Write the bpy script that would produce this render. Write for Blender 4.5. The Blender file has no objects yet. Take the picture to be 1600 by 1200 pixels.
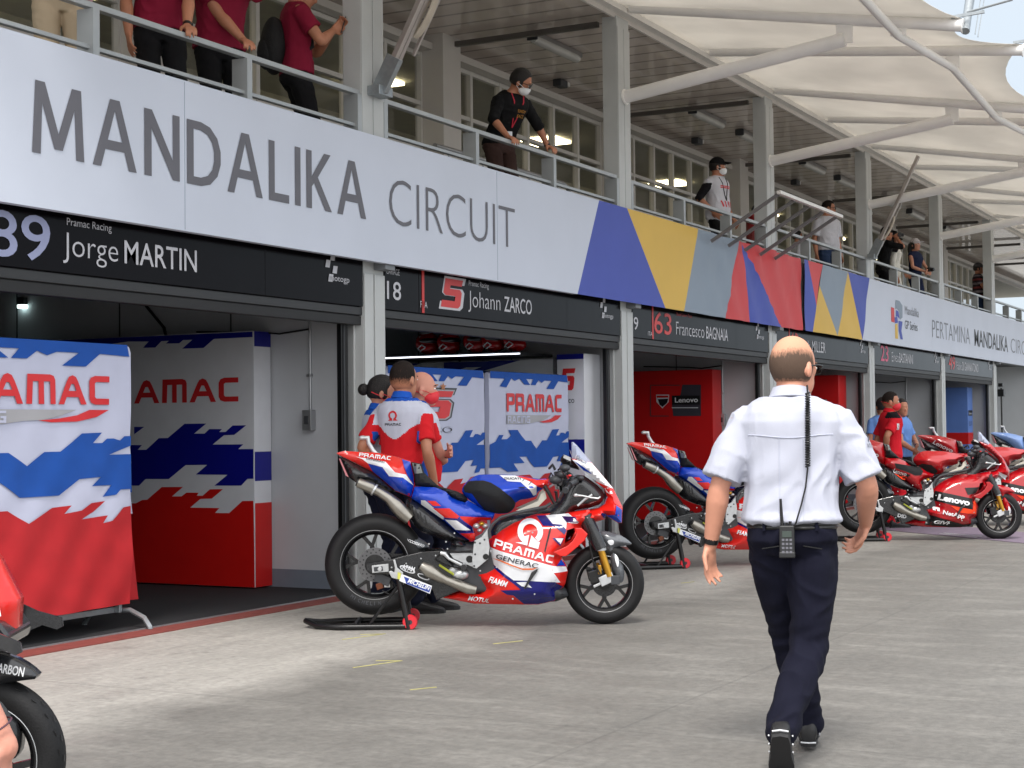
import bpy, bmesh, math, random
from mathutils import Vector, Matrix, Euler, noise
from mathutils.geometry import tessellate_polygon
random.seed(7)
R_ = math.radians
sc = bpy.context.scene
col = sc.collection
V = Vector
# ------------------------------------------------------------------ camera
F = 2500.0; H = 1.33; ROLL = 0.0105; AZ = math.atan(1319/2500); PI = math.pi
PT = math.atan((669-600)/F)
_f0 = V((math.cos(AZ), math.sin(AZ), 0)); _r0 = V((math.sin(AZ), -math.cos(AZ), 0)); _u0 = V((0, 0, 1))
FW = _f0*math.cos(PT)+_u0*math.sin(PT); _up = _u0*math.cos(PT)-_f0*math.sin(PT)
RT = _r0*math.cos(ROLL)-_up*math.sin(ROLL); UP = _up*math.cos(ROLL)+_r0*math.sin(ROLL)
CAM = V((0, 0, H))
cam = bpy.data.cameras.new('camera'); co = bpy.data.objects.new('camera', cam); col.objects.link(co)
cam.sensor_width = 36; cam.lens = 36*F/1600; cam.clip_start = .1; cam.clip_end = 3000
co.matrix_world = Matrix(((RT.x, UP.x, -FW.x, CAM.x), (RT.y, UP.y, -FW.y, CAM.y), (RT.z, UP.z, -FW.z, CAM.z), (0, 0, 0, 1)))
sc.camera = co
# ------------------------------------------------------------------ sky, sun, exposure (bright overcast)
w = bpy.data.worlds.new('World'); sc.world = w; w.use_nodes = True
nt = w.node_tree; nt.nodes.clear()
SUN_EL, SUN_AZ = R_(58), R_(200)      # azimuth measured from +X towards +Y
sky = nt.nodes.new('ShaderNodeTexSky'); sky.sky_type = 'NISHITA'; sky.sun_disc = False
sky.sun_elevation = SUN_EL; sky.sun_rotation = PI/2-SUN_AZ; sky.dust_density = 3.0; sky.air_density = 1.0
tc = nt.nodes.new('ShaderNodeTexCoord'); nz = nt.nodes.new('ShaderNodeTexNoise'); nz.inputs['Scale'].default_value = 2.2; nz.inputs['Detail'].default_value = 6
nt.links.new(tc.outputs['Generated'], nz.inputs['Vector'])
cr = nt.nodes.new('ShaderNodeValToRGB'); cr.color_ramp.elements[0].position = .35; cr.color_ramp.elements[1].position = .62
cr.color_ramp.elements[0].color = (.80, .80, .80, 1); cr.color_ramp.elements[1].color = (.93, .93, .93, 1)
nt.links.new(nz.outputs['Fac'], cr.inputs['Fac'])
mx = nt.nodes.new('ShaderNodeMixRGB'); mx.inputs['Color2'].default_value = (6.9, 7.15, 7.45, 1)
nt.links.new(cr.outputs['Color'], mx.inputs['Fac']); nt.links.new(sky.outputs['Color'], mx.inputs['Color1'])
# cloud deck is brighter on the sun's side of the sky
dt = nt.nodes.new('ShaderNodeVectorMath'); dt.operation = 'DOT_PRODUCT'; nt.links.new(tc.outputs['Generated'], dt.inputs[0])
dt.inputs[1].default_value = (math.cos(SUN_EL)*math.cos(SUN_AZ), math.cos(SUN_EL)*math.sin(SUN_AZ), math.sin(SUN_EL))
c2 = nt.nodes.new('ShaderNodeValToRGB'); nt.links.new(dt.outputs['Value'], c2.inputs['Fac']); c2.color_ramp.elements[0].position = .0; c2.color_ramp.elements[1].position = .6
c2.color_ramp.elements[0].color = (.36, .405, .45, 1); c2.color_ramp.elements[1].color = (.98, .98, .98, 1)
sc10 = nt.nodes.new('ShaderNodeVectorMath'); sc10.operation = 'SCALE'; sc10.inputs['Scale'].default_value = 10.0; nt.links.new(c2.outputs['Color'], sc10.inputs[0]); nt.links.new(sc10.outputs['Vector'], mx.inputs['Color2'])
bg = nt.nodes.new('ShaderNodeBackground'); bg.inputs['Strength'].default_value = .11
wo = nt.nodes.new('ShaderNodeOutputWorld')
nt.links.new(mx.outputs['Color'], bg.inputs['Color']); nt.links.new(bg.outputs['Background'], wo.inputs['Surface'])
sl = bpy.data.lights.new('sun', 'SUN'); sl.energy = 1.8; sl.angle = R_(14); sl.color = (1, .96, .9)
so = bpy.data.objects.new('sun', sl); col.objects.link(so)
sd = V((math.cos(SUN_EL)*math.cos(SUN_AZ), math.cos(SUN_EL)*math.sin(SUN_AZ), math.sin(SUN_EL)))
so.rotation_euler = sd.to_track_quat('Z', 'Y').to_euler()
sc.view_settings.view_transform = 'Standard'; sc.view_settings.look = 'None'
sc.view_settings.exposure = 1.0; sc.view_settings.gamma = 1; sc.view_settings.use_curve_mapping = False
sc.cycles.max_bounces = 8; sc.cycles.diffuse_bounces = 6; sc.cycles.glossy_bounces = 3; sc.cycles.transparent_max_bounces = 8

# ------------------------------------------------------------------ helpers
def onp(u, v, ax, val):
    d = FW + RT*((u-800)/F) + UP*((600-v)/F)
    return CAM + d*((val-CAM[ax])/d[ax])
def lin(c): return tuple(((x/255/12.92) if x/255 <= .04045 else ((x/255+.055)/1.055)**2.4) for x in c)
MATS = {}
def M(name, c=(128, 128, 128), rough=.5, metal=0., var=.06, vs=6., bump=0., bs=30., coat=0., emit=0., trans=0., spec=.5, sss=0., alpha=1., stretch=None):
    if name in MATS: return MATS[name]
    m = bpy.data.materials.new(name); m.use_nodes = True; MATS[name] = m
    n = m.node_tree; b = n.nodes['Principled BSDF']; L = lin(c)+(1,)
    b.inputs['Roughness'].default_value = rough; b.inputs['Metallic'].default_value = metal
    b.inputs['Specular IOR Level'].default_value = spec; b.inputs['Coat Weight'].default_value = coat; b.inputs['Coat Roughness'].default_value = .06
    b.inputs['Subsurface Weight'].default_value = sss; b.inputs['Subsurface Radius'].default_value = (.02, .008, .004)
    b.inputs['Transmission Weight'].default_value = trans; b.inputs['Alpha'].default_value = alpha
    if emit: b.inputs['Emission Color'].default_value = L; b.inputs['Emission Strength'].default_value = emit
    t = n.nodes.new('ShaderNodeTexCoord'); mp = n.nodes.new('ShaderNodeMapping'); n.links.new(t.outputs['Object'], mp.inputs['Vector'])
    if stretch: mp.inputs['Scale'].default_value = stretch
    no = n.nodes.new('ShaderNodeTexNoise'); no.inputs['Scale'].default_value = vs; no.inputs['Detail'].default_value = 5
    n.links.new(mp.outputs['Vector'], no.inputs['Vector'])
    r = n.nodes.new('ShaderNodeValToRGB'); n.links.new(no.outputs['Fac'], r.inputs['Fac'])
    r.color_ramp.elements[0].position = .3; r.color_ramp.elements[1].position = .7
    r.color_ramp.elements[0].color = tuple(x*(1-var) for x in L[:3])+(1,); r.color_ramp.elements[1].color = tuple(min(1, x*(1+var)) for x in L[:3])+(1,)
    n.links.new(r.outputs['Color'], b.inputs['Base Color'])
    if bump:
        n2 = n.nodes.new('ShaderNodeTexNoise'); n2.inputs['Scale'].default_value = bs; n2.inputs['Detail'].default_value = 4
        n.links.new(mp.outputs['Vector'], n2.inputs['Vector'])
        bp = n.nodes.new('ShaderNodeBump'); bp.inputs['Strength'].default_value = bump; bp.inputs['Distance'].default_value = .02
        n.links.new(n2.outputs['Fac'], bp.inputs['Height']); n.links.new(bp.outputs['Normal'], b.inputs['Normal'])
    return m
def tag(o, label=None, cat=None, group=None, kind=None):
    if label: o['label'] = label
    if cat: o['category'] = cat
    if group: o['group'] = group
    if kind: o['kind'] = kind
    return o
def empty(name, loc, label, cat, group=None, rz=0):
    o = bpy.data.objects.new(name, None); col.objects.link(o); o.location = loc; o.rotation_euler = (0, 0, rz); o.empty_display_size = .2
    return tag(o, label, cat, group)
_tx = {}
def text2d(s, bold=0.):
    k = (s, bold)
    if k in _tx: return _tx[k]
    c = bpy.data.curves.new('t', 'FONT'); c.body = s; c.size = 1; c.offset = bold; c.resolution_u = 4; c.fill_mode = 'FRONT'
    o = bpy.data.objects.new('t', c); col.objects.link(o); bpy.context.view_layer.update()
    me = o.evaluated_get(bpy.context.evaluated_depsgraph_get()).to_mesh()
    vs = [(v.co.x, v.co.y) for v in me.vertices]; fs = [tuple(p.vertices) for p in me.polygons]
    o.evaluated_get(bpy.context.evaluated_depsgraph_get()).to_mesh_clear(); bpy.data.objects.remove(o); bpy.data.curves.remove(c)
    x0 = min(v[0] for v in vs); x1 = max(v[0] for v in vs)
    vs = [((v[0]-x0), v[1]/.729) for v in vs]
    _tx[k] = (vs, fs, x1-x0); return _tx[k]
def pip(p, poly):
    x, y = p; c = False; n = len(poly); j = n-1
    for i in range(n):
        a, b = poly[i], poly[j]
        if (a[1] > y) != (b[1] > y) and x < (b[0]-a[0])*(y-a[1])/(b[1]-a[1])+a[0]: c = not c
        j = i
    return c
def pdist(p, poly):
    x, y = p; d = 1e9; n = len(poly)
    for i in range(n):
        ax, ay = poly[i]; bx, by = poly[(i+1) % n]
        vx, vy = bx-ax, by-ay; L = vx*vx+vy*vy or 1e-12
        t = max(0, min(1, ((x-ax)*vx+(y-ay)*vy)/L)); dx, dy = x-ax-t*vx, y-ay-t*vy
        d = min(d, dx*dx+dy*dy)
    return math.sqrt(d)
def round_poly(p, it=2):
    for _ in range(it):
        q = []
        for i in range(len(p)):
            a, b = p[i], p[(i+1) % len(p)]
            q.append((a[0]*.75+b[0]*.25, a[1]*.75+b[1]*.25)); q.append((a[0]*.25+b[0]*.75, a[1]*.25+b[1]*.75))
        p = q
    return p
def cut2d(loops, step):
    """triangulate loops (outer + holes) and cut on a square grid -> bmesh in xy plane"""
    bm = bmesh.new(); vs = [V((p[0], p[1], 0)) for l in loops for p in l]
    bv = [bm.verts.new(v) for v in vs]
    for t in tessellate_polygon([[V((p[0], p[1], 0)) for p in l] for l in loops]):
        try: bm.faces.new([bv[i] for i in t])
        except ValueError: pass
    grid_cut(bm, step); return bm
def grid_cut(bm, step):
    if not step or not bm.verts: return
    for ax in (0, 1):
        a = min(v.co[ax] for v in bm.verts); b = max(v.co[ax] for v in bm.verts)
        k = math.floor(a/step)+1
        while k*step < b-1e-6:
            no = V((1, 0, 0)) if ax == 0 else V((0, 1, 0))
            bmesh.ops.bisect_plane(bm, geom=bm.verts[:]+bm.edges[:]+bm.faces[:], plane_co=no*(k*step), plane_no=no, dist=1e-6)
            k += 1
class MB:
    def __init__(s): s.v = []; s.f = []; s.mi = []; s.ms = []
    def _m(s, m):
        if m not in s.ms: s.ms.append(m)
        return s.ms.index(m)
    def add(s, vs, fs, m):
        o = len(s.v); s.v += [tuple(v) for v in vs]; k = s._m(m)
        for f in fs: s.f.append(tuple(i+o for i in f)); s.mi.append(k)
        return s
    def obox(s, c, a, b, d, m):
        c, a, b, d = V(c), V(a), V(b), V(d)
        if a.cross(b).dot(d) < 0: d = -d
        vs = [c+a*i+b*j+d*k for k in (-1, 1) for j in (-1, 1) for i in (-1, 1)]
        return s.add(vs, [(0, 2, 3, 1), (4, 5, 7, 6), (0, 1, 5, 4), (2, 6, 7, 3), (0, 4, 6, 2), (1, 3, 7, 5)], m)
    def box(s, x0, x1, y0, y1, z0, z1, m):
        return s.obox(((x0+x1)/2, (y0+y1)/2, (z0+z1)/2), ((x1-x0)/2, 0, 0), (0, (y1-y0)/2, 0), (0, 0, (z1-z0)/2), m)
    def bar(s, p, q, w, h, m, up=(0, 0, 1)):
        p, q = V(p), V(q); d = (q-p); a = d/2; dn = d.normalized(); sx = dn.cross(V(up))
        if sx.length < 1e-4: sx = dn.cross(V((1, 0, 0)))
        sx.normalize(); uz = sx.cross(dn).normalized()
        return s.obox((p+q)/2, a, sx*w/2, uz*h/2, m)
    def tube(s, pts, r, m, n=10, caps=True, closed=False, flat=None):
        pts = [V(p) for p in pts]; k = len(pts); rs = r if isinstance(r, (list, tuple)) else [r]*k
        vs = []; fs = []; ref = None
        for i, p in enumerate(pts):
            a = pts[i-1] if (i > 0 or closed) else p; b = pts[(i+1) % k] if (i < k-1 or closed) else p
            t = (b-a).normalized()
            if ref is None: ref = t.orthogonal().normalized()
            ref = (ref-t*ref.dot(t)); ref = ref.normalized() if ref.length > 1e-5 else t.orthogonal().normalized()
            bn = t.cross(ref)
            for j in range(n):
                an = 2*PI*j/n; vs.append(p+(ref*math.cos(an)+bn*math.sin(an))*rs[i])
        for i in range(k if closed else k-1):
            for j in range(n):
                a = i*n+j; b = i*n+(j+1) % n; c = ((i+1) % k)*n+(j+1) % n; d = ((i+1) % k)*n+j
                fs.append((a, b, c, d))
        if caps and not closed: fs.append(tuple(range(n-1, -1, -1))); fs.append(tuple((k-1)*n+j for j in range(n)))
        return s.add(vs, fs, m)
    def lathe(s, prof, o, ax, m, n=24, closed=False):
        """prof (r, h) along ax"""
        o, ax = V(o), V(ax).normalized(); e = ax.orthogonal().normalized(); g = ax.cross(e); vs = []; fs = []; k = len(prof)
        for (r, h) in prof:
            for j in range(n):
                a = 2*PI*j/n; vs.append(o+ax*h+(e*math.cos(a)+g*math.sin(a))*r)
        for i in range(k if closed else k-1):
            for j in range(n):
                fs.append((i*n+j, i*n+(j+1) % n, ((i+1) % k)*n+(j+1) % n, ((i+1) % k)*n+j))
        if not closed: fs.append(tuple(range(n-1, -1, -1))); fs.append(tuple((k-1)*n+j for j in range(n)))
        return s.add(vs, fs, m)
    def ell(s, c, r, m, rot=None, nu=16, nv=10):
        c = V(c); rot = rot or Matrix.Identity(3); vs = []; fs = []
        for i in range(nv+1):
            ph = PI*i/nv
            for j in range(nu):
                th = 2*PI*j/nu
                vs.append(c+rot @ V((r[0]*math.sin(ph)*math.cos(th), r[1]*math.sin(ph)*math.sin(th), r[2]*math.cos(ph))))
        for i in range(nv):
            for j in range(nu):
                fs.append((i*nu+j, (i+1)*nu+j, (i+1)*nu+(j+1) % nu, i*nu+(j+1) % nu))
        return s.add(vs, fs, m)
    def poly(s, loops, fn, m, step=0, flip=False):
        if not isinstance(loops[0][0], (list, tuple)): loops = [loops]
        bm = cut2d(loops, step); s.bm(bm, fn, m, flip); bm.free(); return s
    def bm(s, bm, fn, m, flip=False):
        bm.verts.index_update(); vs = [fn(v.co.x, v.co.y) for v in bm.verts]; fs = [tuple(v.index for v in f.verts) for f in bm.faces]
        if flip: fs = [f[::-1] for f in fs]
        s.add(vs, fs, m)
    def slab(s, loops, fn, fn2, m, step=0, m2=None):
        """closed solid between two mapped copies of a 2d outline"""
        if not isinstance(loops[0][0], (list, tuple)): loops = [loops]
        bm = cut2d(loops, step); bm.verts.index_update(); n = len(bm.verts)
        a = [fn(v.co.x, v.co.y) for v in bm.verts]; b = [fn2(v.co.x, v.co.y) for v in bm.verts]
        fs = [tuple(v.index for v in f.verts) for f in bm.faces]
        bd = [(l.vert.index, l.link_loop_next.vert.index) for e in bm.edges if e.is_boundary for l in e.link_loops]
        s.add(a+b, fs+[tuple(i+n for i in f[::-1]) for f in fs]+[(q, p, p+n, q+n) for p, q in bd], m); bm.free(); return s
    def text(s, t, fn, x, z, h, m, bold=0., w=None, step=0, slant=0., angle=0.):
        vs, fs, tw = text2d(t, bold); sx = (w/tw) if w else h*.72/1.0
        bm = bmesh.new(); bv = [bm.verts.new((p[0]*sx+slant*p[1]*h, p[1]*h, 0)) for p in vs]
        for f in fs:
            try: bm.faces.new([bv[i] for i in f])
            except ValueError: pass
        ca, sa = math.cos(angle), math.sin(angle)
        for v in bm.verts: v.co = V((x+v.co.x*ca-v.co.y*sa, z+v.co.x*sa+v.co.y*ca, 0))
        grid_cut(bm, step); s.bm(bm, fn, m); bm.free(); return s
    def build(s, name, parent=None, smooth=False, bevel=0, label=None, **k):
        me = bpy.data.meshes.new(name); me.from_pydata(s.v, [], s.f)
        for m in s.ms: me.materials.append(m)
        me.polygons.foreach_set('material_index', s.mi)
        if smooth: me.polygons.foreach_set('use_smooth', [True]*len(me.polygons))
        me.validate(); me.update()
        o = bpy.data.objects.new(name, me); col.objects.link(o)
        if smooth: auto_smooth(me, 40 if smooth is True else smooth)
        if parent: o.parent = parent
        if bevel:
            b = o.modifiers.new('b', 'BEVEL'); b.width = bevel; b.segments = 2; b.limit_method = 'ANGLE'; b.harden_normals = False
        if label: o['label'] = label
        for kk, vv in k.items(): o[kk] = vv
        return o
def auto_smooth(me, deg):
    bm = bmesh.new(); bm.from_mesh(me); th = R_(deg)
    for e in bm.edges: e.smooth = not (len(e.link_faces) == 2 and e.calc_face_angle(0) > th)
    bm.to_mesh(me); bm.free()
def wpl(ax, val):
    """world plane: pixel of the photo -> point on the plane"""
    return lambda u, v: onp(u, -v, ax, val)
def fy(y): return lambda x, z: V((x, y, z))
def fx(x): return lambda y, z: V((x, -y, z))    # seen from -X, right is -Y
# techno capital letters (outlines, cap height 1)
G_ = {
 'P': (.8, [[(0, 0), (0, 1), (.65, 1), (.78, .93), (.8, .8), (.8, .55), (.77, .42), (.65, .36), (.2, .36), (.2, 0)], [(.2, .56), (.2, .8), (.6, .8), (.6, .56)]]),
 'R': (.84, [[(0, 0), (0, 1), (.66, 1), (.78, .93), (.8, .8), (.8, .56), (.74, .46), (.82, .36), (.84, 0), (.64, 0), (.62, .34), (.2, .34), (.2, 0)], [(.2, .54), (.2, .8), (.6, .8), (.6, .54)]]),
 'A': (.96, [[(0, 0), (.28, .78), (.36, .94), (.48, 1), (.6, .94), (.68, .78), (.96, 0), (.77, 0), (.69, .25), (.28, .25), (.19, 0)], [(.35, .46), (.62, .46), (.53, .7), (.44, .7)]]),
 'M': (.92, [[(0, 0), (.02, 1), (.75, 1), (.87, .95), (.92, .82), (.92, 0), (.75, 0), (.75, .76), (.55, .76), (.55, 0), (.38, 0), (.38, .76), (.2, .76), (.18, 0)]]),
 'C': (.7, [[(.7, 0), (.2, 0), (.06, .06), (0, .2), (0, .8), (.06, .94), (.2, 1), (.7, 1), (.7, .79), (.24, .79), (.19, .74), (.19, .27), (.24, .21), (.7, .21)]]),
 'I': (.19, [[(0, 0), (0, 1), (.19, 1), (.19, 0)]]),
 'N': (.82, [[(0, 0), (0, 1), (.65, 1), (.78, .93), (.82, .8), (.82, 0), (.62, 0), (.62, .79), (.2, .79), (.2, 0)]]),
 'G': (.82, [[(.82, 0), (.2, 0), (.06, .06), (0, .2), (0, .8), (.06, .94), (.2, 1), (.8, 1), (.8, .79), (.2, .79), (.2, .21), (.62, .21), (.62, .38), (.42, .38), (.42, .56), (.82, .56)]]),
 '5': (.9, [[(.1, .5), (.2, 1), (1.0, 1), (.93, .78), (.42, .78), (.4, .66), (.85, .66), (.93, .55), (.86, .1), (.75, 0), (-.02, 0), (.03, .24), (.6, .24), (.64, .42), (.2, .42)]]),
}
def techno(mb, s, fn, x, z, h, m, w=None, step=0, gap=.1, angle=0., slant=0.):
    tw = sum(G_[c][0]+gap for c in s)-gap; k = (w/(tw)) if w else h
    ca, sa = math.cos(angle), math.sin(angle); cx = 0
    for c in s:
        ls = []
        for l in G_[c][1]:
            q = []
            for (px, pz) in l:
                a = (cx+px)*k+slant*pz*h; b = pz*h; q.append((x+a*ca-b*sa, z+a*sa+b*ca))
            ls.append(q)
        mb.poly(ls, fn, m, step); cx += G_[c][0]+gap
    return tw*k
# shared colours
WHITE = M('white_paint', (205, 207, 210), .35, var=.03)
CLOTHW = M('white_cloth', (186, 190, 212), .8, var=.03, bump=.15, bs=300)
CLOTHB = M('blue_cloth', (10, 74, 160), .8, var=.08, bump=.15, bs=300)
CLOTHR = M('red_cloth', (176, 26, 34), .8, var=.08, bump=.15, bs=300)
PBLUE = M('dark_blue_print', (14, 18, 130), .3, var=.04)
PRED = M('red_print', (200, 24, 20), .3, var=.04)
PRED2 = M('red_lettering', (205, 40, 45), .4, var=.03)
PGREY = M('grey_print', (160, 160, 165), .5, var=.03)
PANELW = M('white_panel', (216, 218, 224), .3, var=.03)
STEEL = M('galvanised_steel', (150, 156, 160), .35, .6, var=.1, vs=25)
COLUMN = M('column_paint', (186, 189, 189), .45, var=.05, vs=3, bump=.05, bs=60)
BLACK = M('black_paint', (14, 14, 16), .35, var=.1)
DGREY = M('dark_grey', (58, 60, 64), .5, var=.08)
LETW = M('white_lettering', (215, 218, 224), .5, var=.02)
LETG = M('grey_lettering', (98, 98, 106), .5, var=.03)
RUBBER = M('tyre_rubber', (17, 17, 19), .6, spec=.35, var=.15, vs=40, bump=.1, bs=120)
def _root_inv(p):
    while p.parent: p = p.parent
    return (Matrix.Translation(p.location) @ Euler(p.rotation_euler).to_matrix().to_4x4()).inverted()
_ob = MB.build
def _build(s, name, parent=None, *a, **k):
    if parent:
        im = _root_inv(parent); s.v = [tuple(im @ V(v)) for v in s.v]
    return _ob(s, name, parent, *a, **k)
MB.build = _build
# ================================================================== GROUND
def ground_mat():
    m = bpy.data.materials.new('concrete_paving'); m.use_nodes = True; n = m.node_tree; b = n.nodes['Principled BSDF']; b.inputs['Roughness'].default_value = .75
    N = n.nodes.new; L = n.links.new
    g = N('ShaderNodeTexCoord'); sp = N('ShaderNodeSeparateXYZ'); L(g.outputs['Object'], sp.inputs[0])
    def noise_(s, d=6, st=None, ro=.6):
        x = N('ShaderNodeTexNoise'); x.inputs['Scale'].default_value = s; x.inputs['Detail'].default_value = d; x.inputs['Roughness'].default_value = ro
        if st: mp = N('ShaderNodeMapping'); mp.inputs['Scale'].default_value = st; mp.inputs['Rotation'].default_value = (0, 0, R_(12)); L(g.outputs['Object'], mp.inputs['Vector']); L(mp.outputs['Vector'], x.inputs['Vector'])
        else: L(g.outputs['Object'], x.inputs['Vector'])
        return x.outputs['Fac']
    def math_(op, a, c, d=None):
        x = N('ShaderNodeMath'); x.operation = op
        for i, q in enumerate((a, c, d)):
            if q is None: continue
            if isinstance(q, (int, float)): x.inputs[i].default_value = q
            else: L(q, x.inputs[i])
        return x.outputs[0]
    def ramp(f, a, c, ca=(0, 0, 0, 1), cb=(1, 1, 1, 1)):
        r = N('ShaderNodeValToRGB'); L(f, r.inputs[0]); r.color_ramp.elements[0].position = a; r.color_ramp.elements[1].position = c
        r.color_ramp.elements[0].color = ca; r.color_ramp.elements[1].color = cb; return r.outputs[0]
    def mix(f, a, c, t='MIX'):
        x = N('ShaderNodeMixRGB'); x.blend_type = t
        for i, q in enumerate((f, a, c)):
            if isinstance(q, (int, float)): x.inputs[i].default_value = q
            elif isinstance(q, tuple): x.inputs[i].default_value = q
            else: L(q, x.inputs[i])
        return x.outputs[0]
    # darker outer paving / paler apron in front of the garages
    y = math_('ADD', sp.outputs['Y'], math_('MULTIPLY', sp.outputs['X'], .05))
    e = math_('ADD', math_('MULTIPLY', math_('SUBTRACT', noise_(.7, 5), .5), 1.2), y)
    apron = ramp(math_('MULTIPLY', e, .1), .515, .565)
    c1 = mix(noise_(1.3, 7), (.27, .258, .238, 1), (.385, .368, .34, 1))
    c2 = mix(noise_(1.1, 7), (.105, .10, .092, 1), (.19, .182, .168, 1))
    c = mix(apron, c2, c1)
    # long brushed streaks
    c = mix(math_('MULTIPLY', ramp(noise_(3.0, 8, (.35, 2.2, 1), .7), .42, .72), .3), c, (.10, .098, .092, 1))
    c = mix(math_('MULTIPLY', ramp(noise_(2.2, 8, (1.8, .45, 1), .7), .5, .75), .3), c, (.40, .385, .355, 1))
    sw = ramp(noise_(22, 8), .3, .75); c = mix(.2, c, sw, 'OVERLAY')
    c = mix(math_('MULTIPLY', ramp(noise_(9, 4), .66, .74), .35), c, (.07, .068, .064, 1))
    wv_ = N('ShaderNodeTexWave'); wv_.wave_type = 'BANDS'; wv_.inputs['Scale'].default_value = .23; wv_.inputs['Distortion'].default_value = 7.0; wv_.inputs['Detail'].default_value = 1.0; wv_.inputs['Detail Scale'].default_value = .35; L(g.outputs['Object'], wv_.inputs['Vector'])
    tm = math_('MULTIPLY', ramp(wv_.outputs['Fac'], .955, .985), ramp(noise_(.8, 3), .48, .62)); c = mix(math_('MULTIPLY', tm, .14), c, (.06, .058, .055, 1))
    vo = N('ShaderNodeTexVoronoi'); vo.feature = 'DISTANCE_TO_EDGE'; vo.inputs['Scale'].default_value = .55; L(g.outputs['Object'], vo.inputs['Vector'])
    ck = math_('MULTIPLY', math_('LESS_THAN', vo.outputs['Distance'], .006), ramp(noise_(.6, 2), .5, .6)); c = mix(math_('MULTIPLY', ck, .0), c, (.06, .058, .055, 1))
    c = mix(math_('MULTIPLY', ramp(noise_(4.5, 5), .60, .68), .22), c, (.09, .088, .082, 1))
    # expansion joints every 5.1 m in X, 4.2 m in Y
    def joint(co_, per, off, wd):
        f = math_('FRACT', math_('DIVIDE', math_('ADD', co_, off), per), 0); f = math_('ABSOLUTE', math_('SUBTRACT', f, .5), 0)
        return math_('LESS_THAN', f, wd/per)
    j = math_('MAXIMUM', joint(sp.outputs['X'], 5.1, 1.2, .008), joint(sp.outputs['Y'], 4.2, 100.0, .008))
    c = mix(math_('MULTIPLY', j, .26), c, (.05, .05, .048, 1))
    L(c, b.inputs['Base Color'])
    bp = N('ShaderNodeBump'); bp.inputs['Strength'].default_value = .35; bp.inputs['Distance'].default_value = .01
    L(noise_(60, 6), bp.inputs['Height']); L(bp.outputs['Normal'], b.inputs['Normal'])
    L(ramp(noise_(2.0, 6), .3, .7, (.5, .5, .5, 1), (.85, .85, .85, 1)), b.inputs['Roughness'])
    return m
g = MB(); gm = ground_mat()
xs = [-900, -60, -10, 0, 10, 20, 30, 45, 80, 1200]; ys = [-900, -60, -10, 0, 7, 14, 40, 900]
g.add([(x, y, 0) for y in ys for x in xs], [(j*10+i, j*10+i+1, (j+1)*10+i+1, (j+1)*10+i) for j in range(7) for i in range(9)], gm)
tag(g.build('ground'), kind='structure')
STRIPE = M('red_brown_tile', (120, 58, 52), .7, var=.15, vs=14, bump=.1)
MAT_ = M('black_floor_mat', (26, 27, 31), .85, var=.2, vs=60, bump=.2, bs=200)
tag(MB().box(2, 60, 7.02, 7.24, -.05, .006, STRIPE).build('threshold_strip'), kind='structure')
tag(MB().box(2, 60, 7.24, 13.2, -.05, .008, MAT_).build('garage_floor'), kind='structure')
tag(MB().box(2, 60, 7.225, 7.243, -.05, .014, STEEL).build('threshold_edge'), kind='structure')
YEL = M('yellow_chalk', (168, 162, 108), .9, var=.3)
ym = MB()
for (a, b_) in (((7.52, 4.99), (7.86, 4.88)), ((7.86, 4.88), (7.80, 5.02)), ((7.0, 4.3), (7.13, 4.22)), ((8.7, 4.74), (8.9, 4.64)), ((8.5, 5.72), (8.85, 5.62)), ((8.85, 5.62), (8.75, 5.75)), ((12.7, 5.1), (12.85, 5.04))):
    ym.bar((a[0], a[1], .002), (b_[0], b_[1], .002), .009, .003, YEL)
tag(ym.build('floor_marking'), kind='structure')

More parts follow.
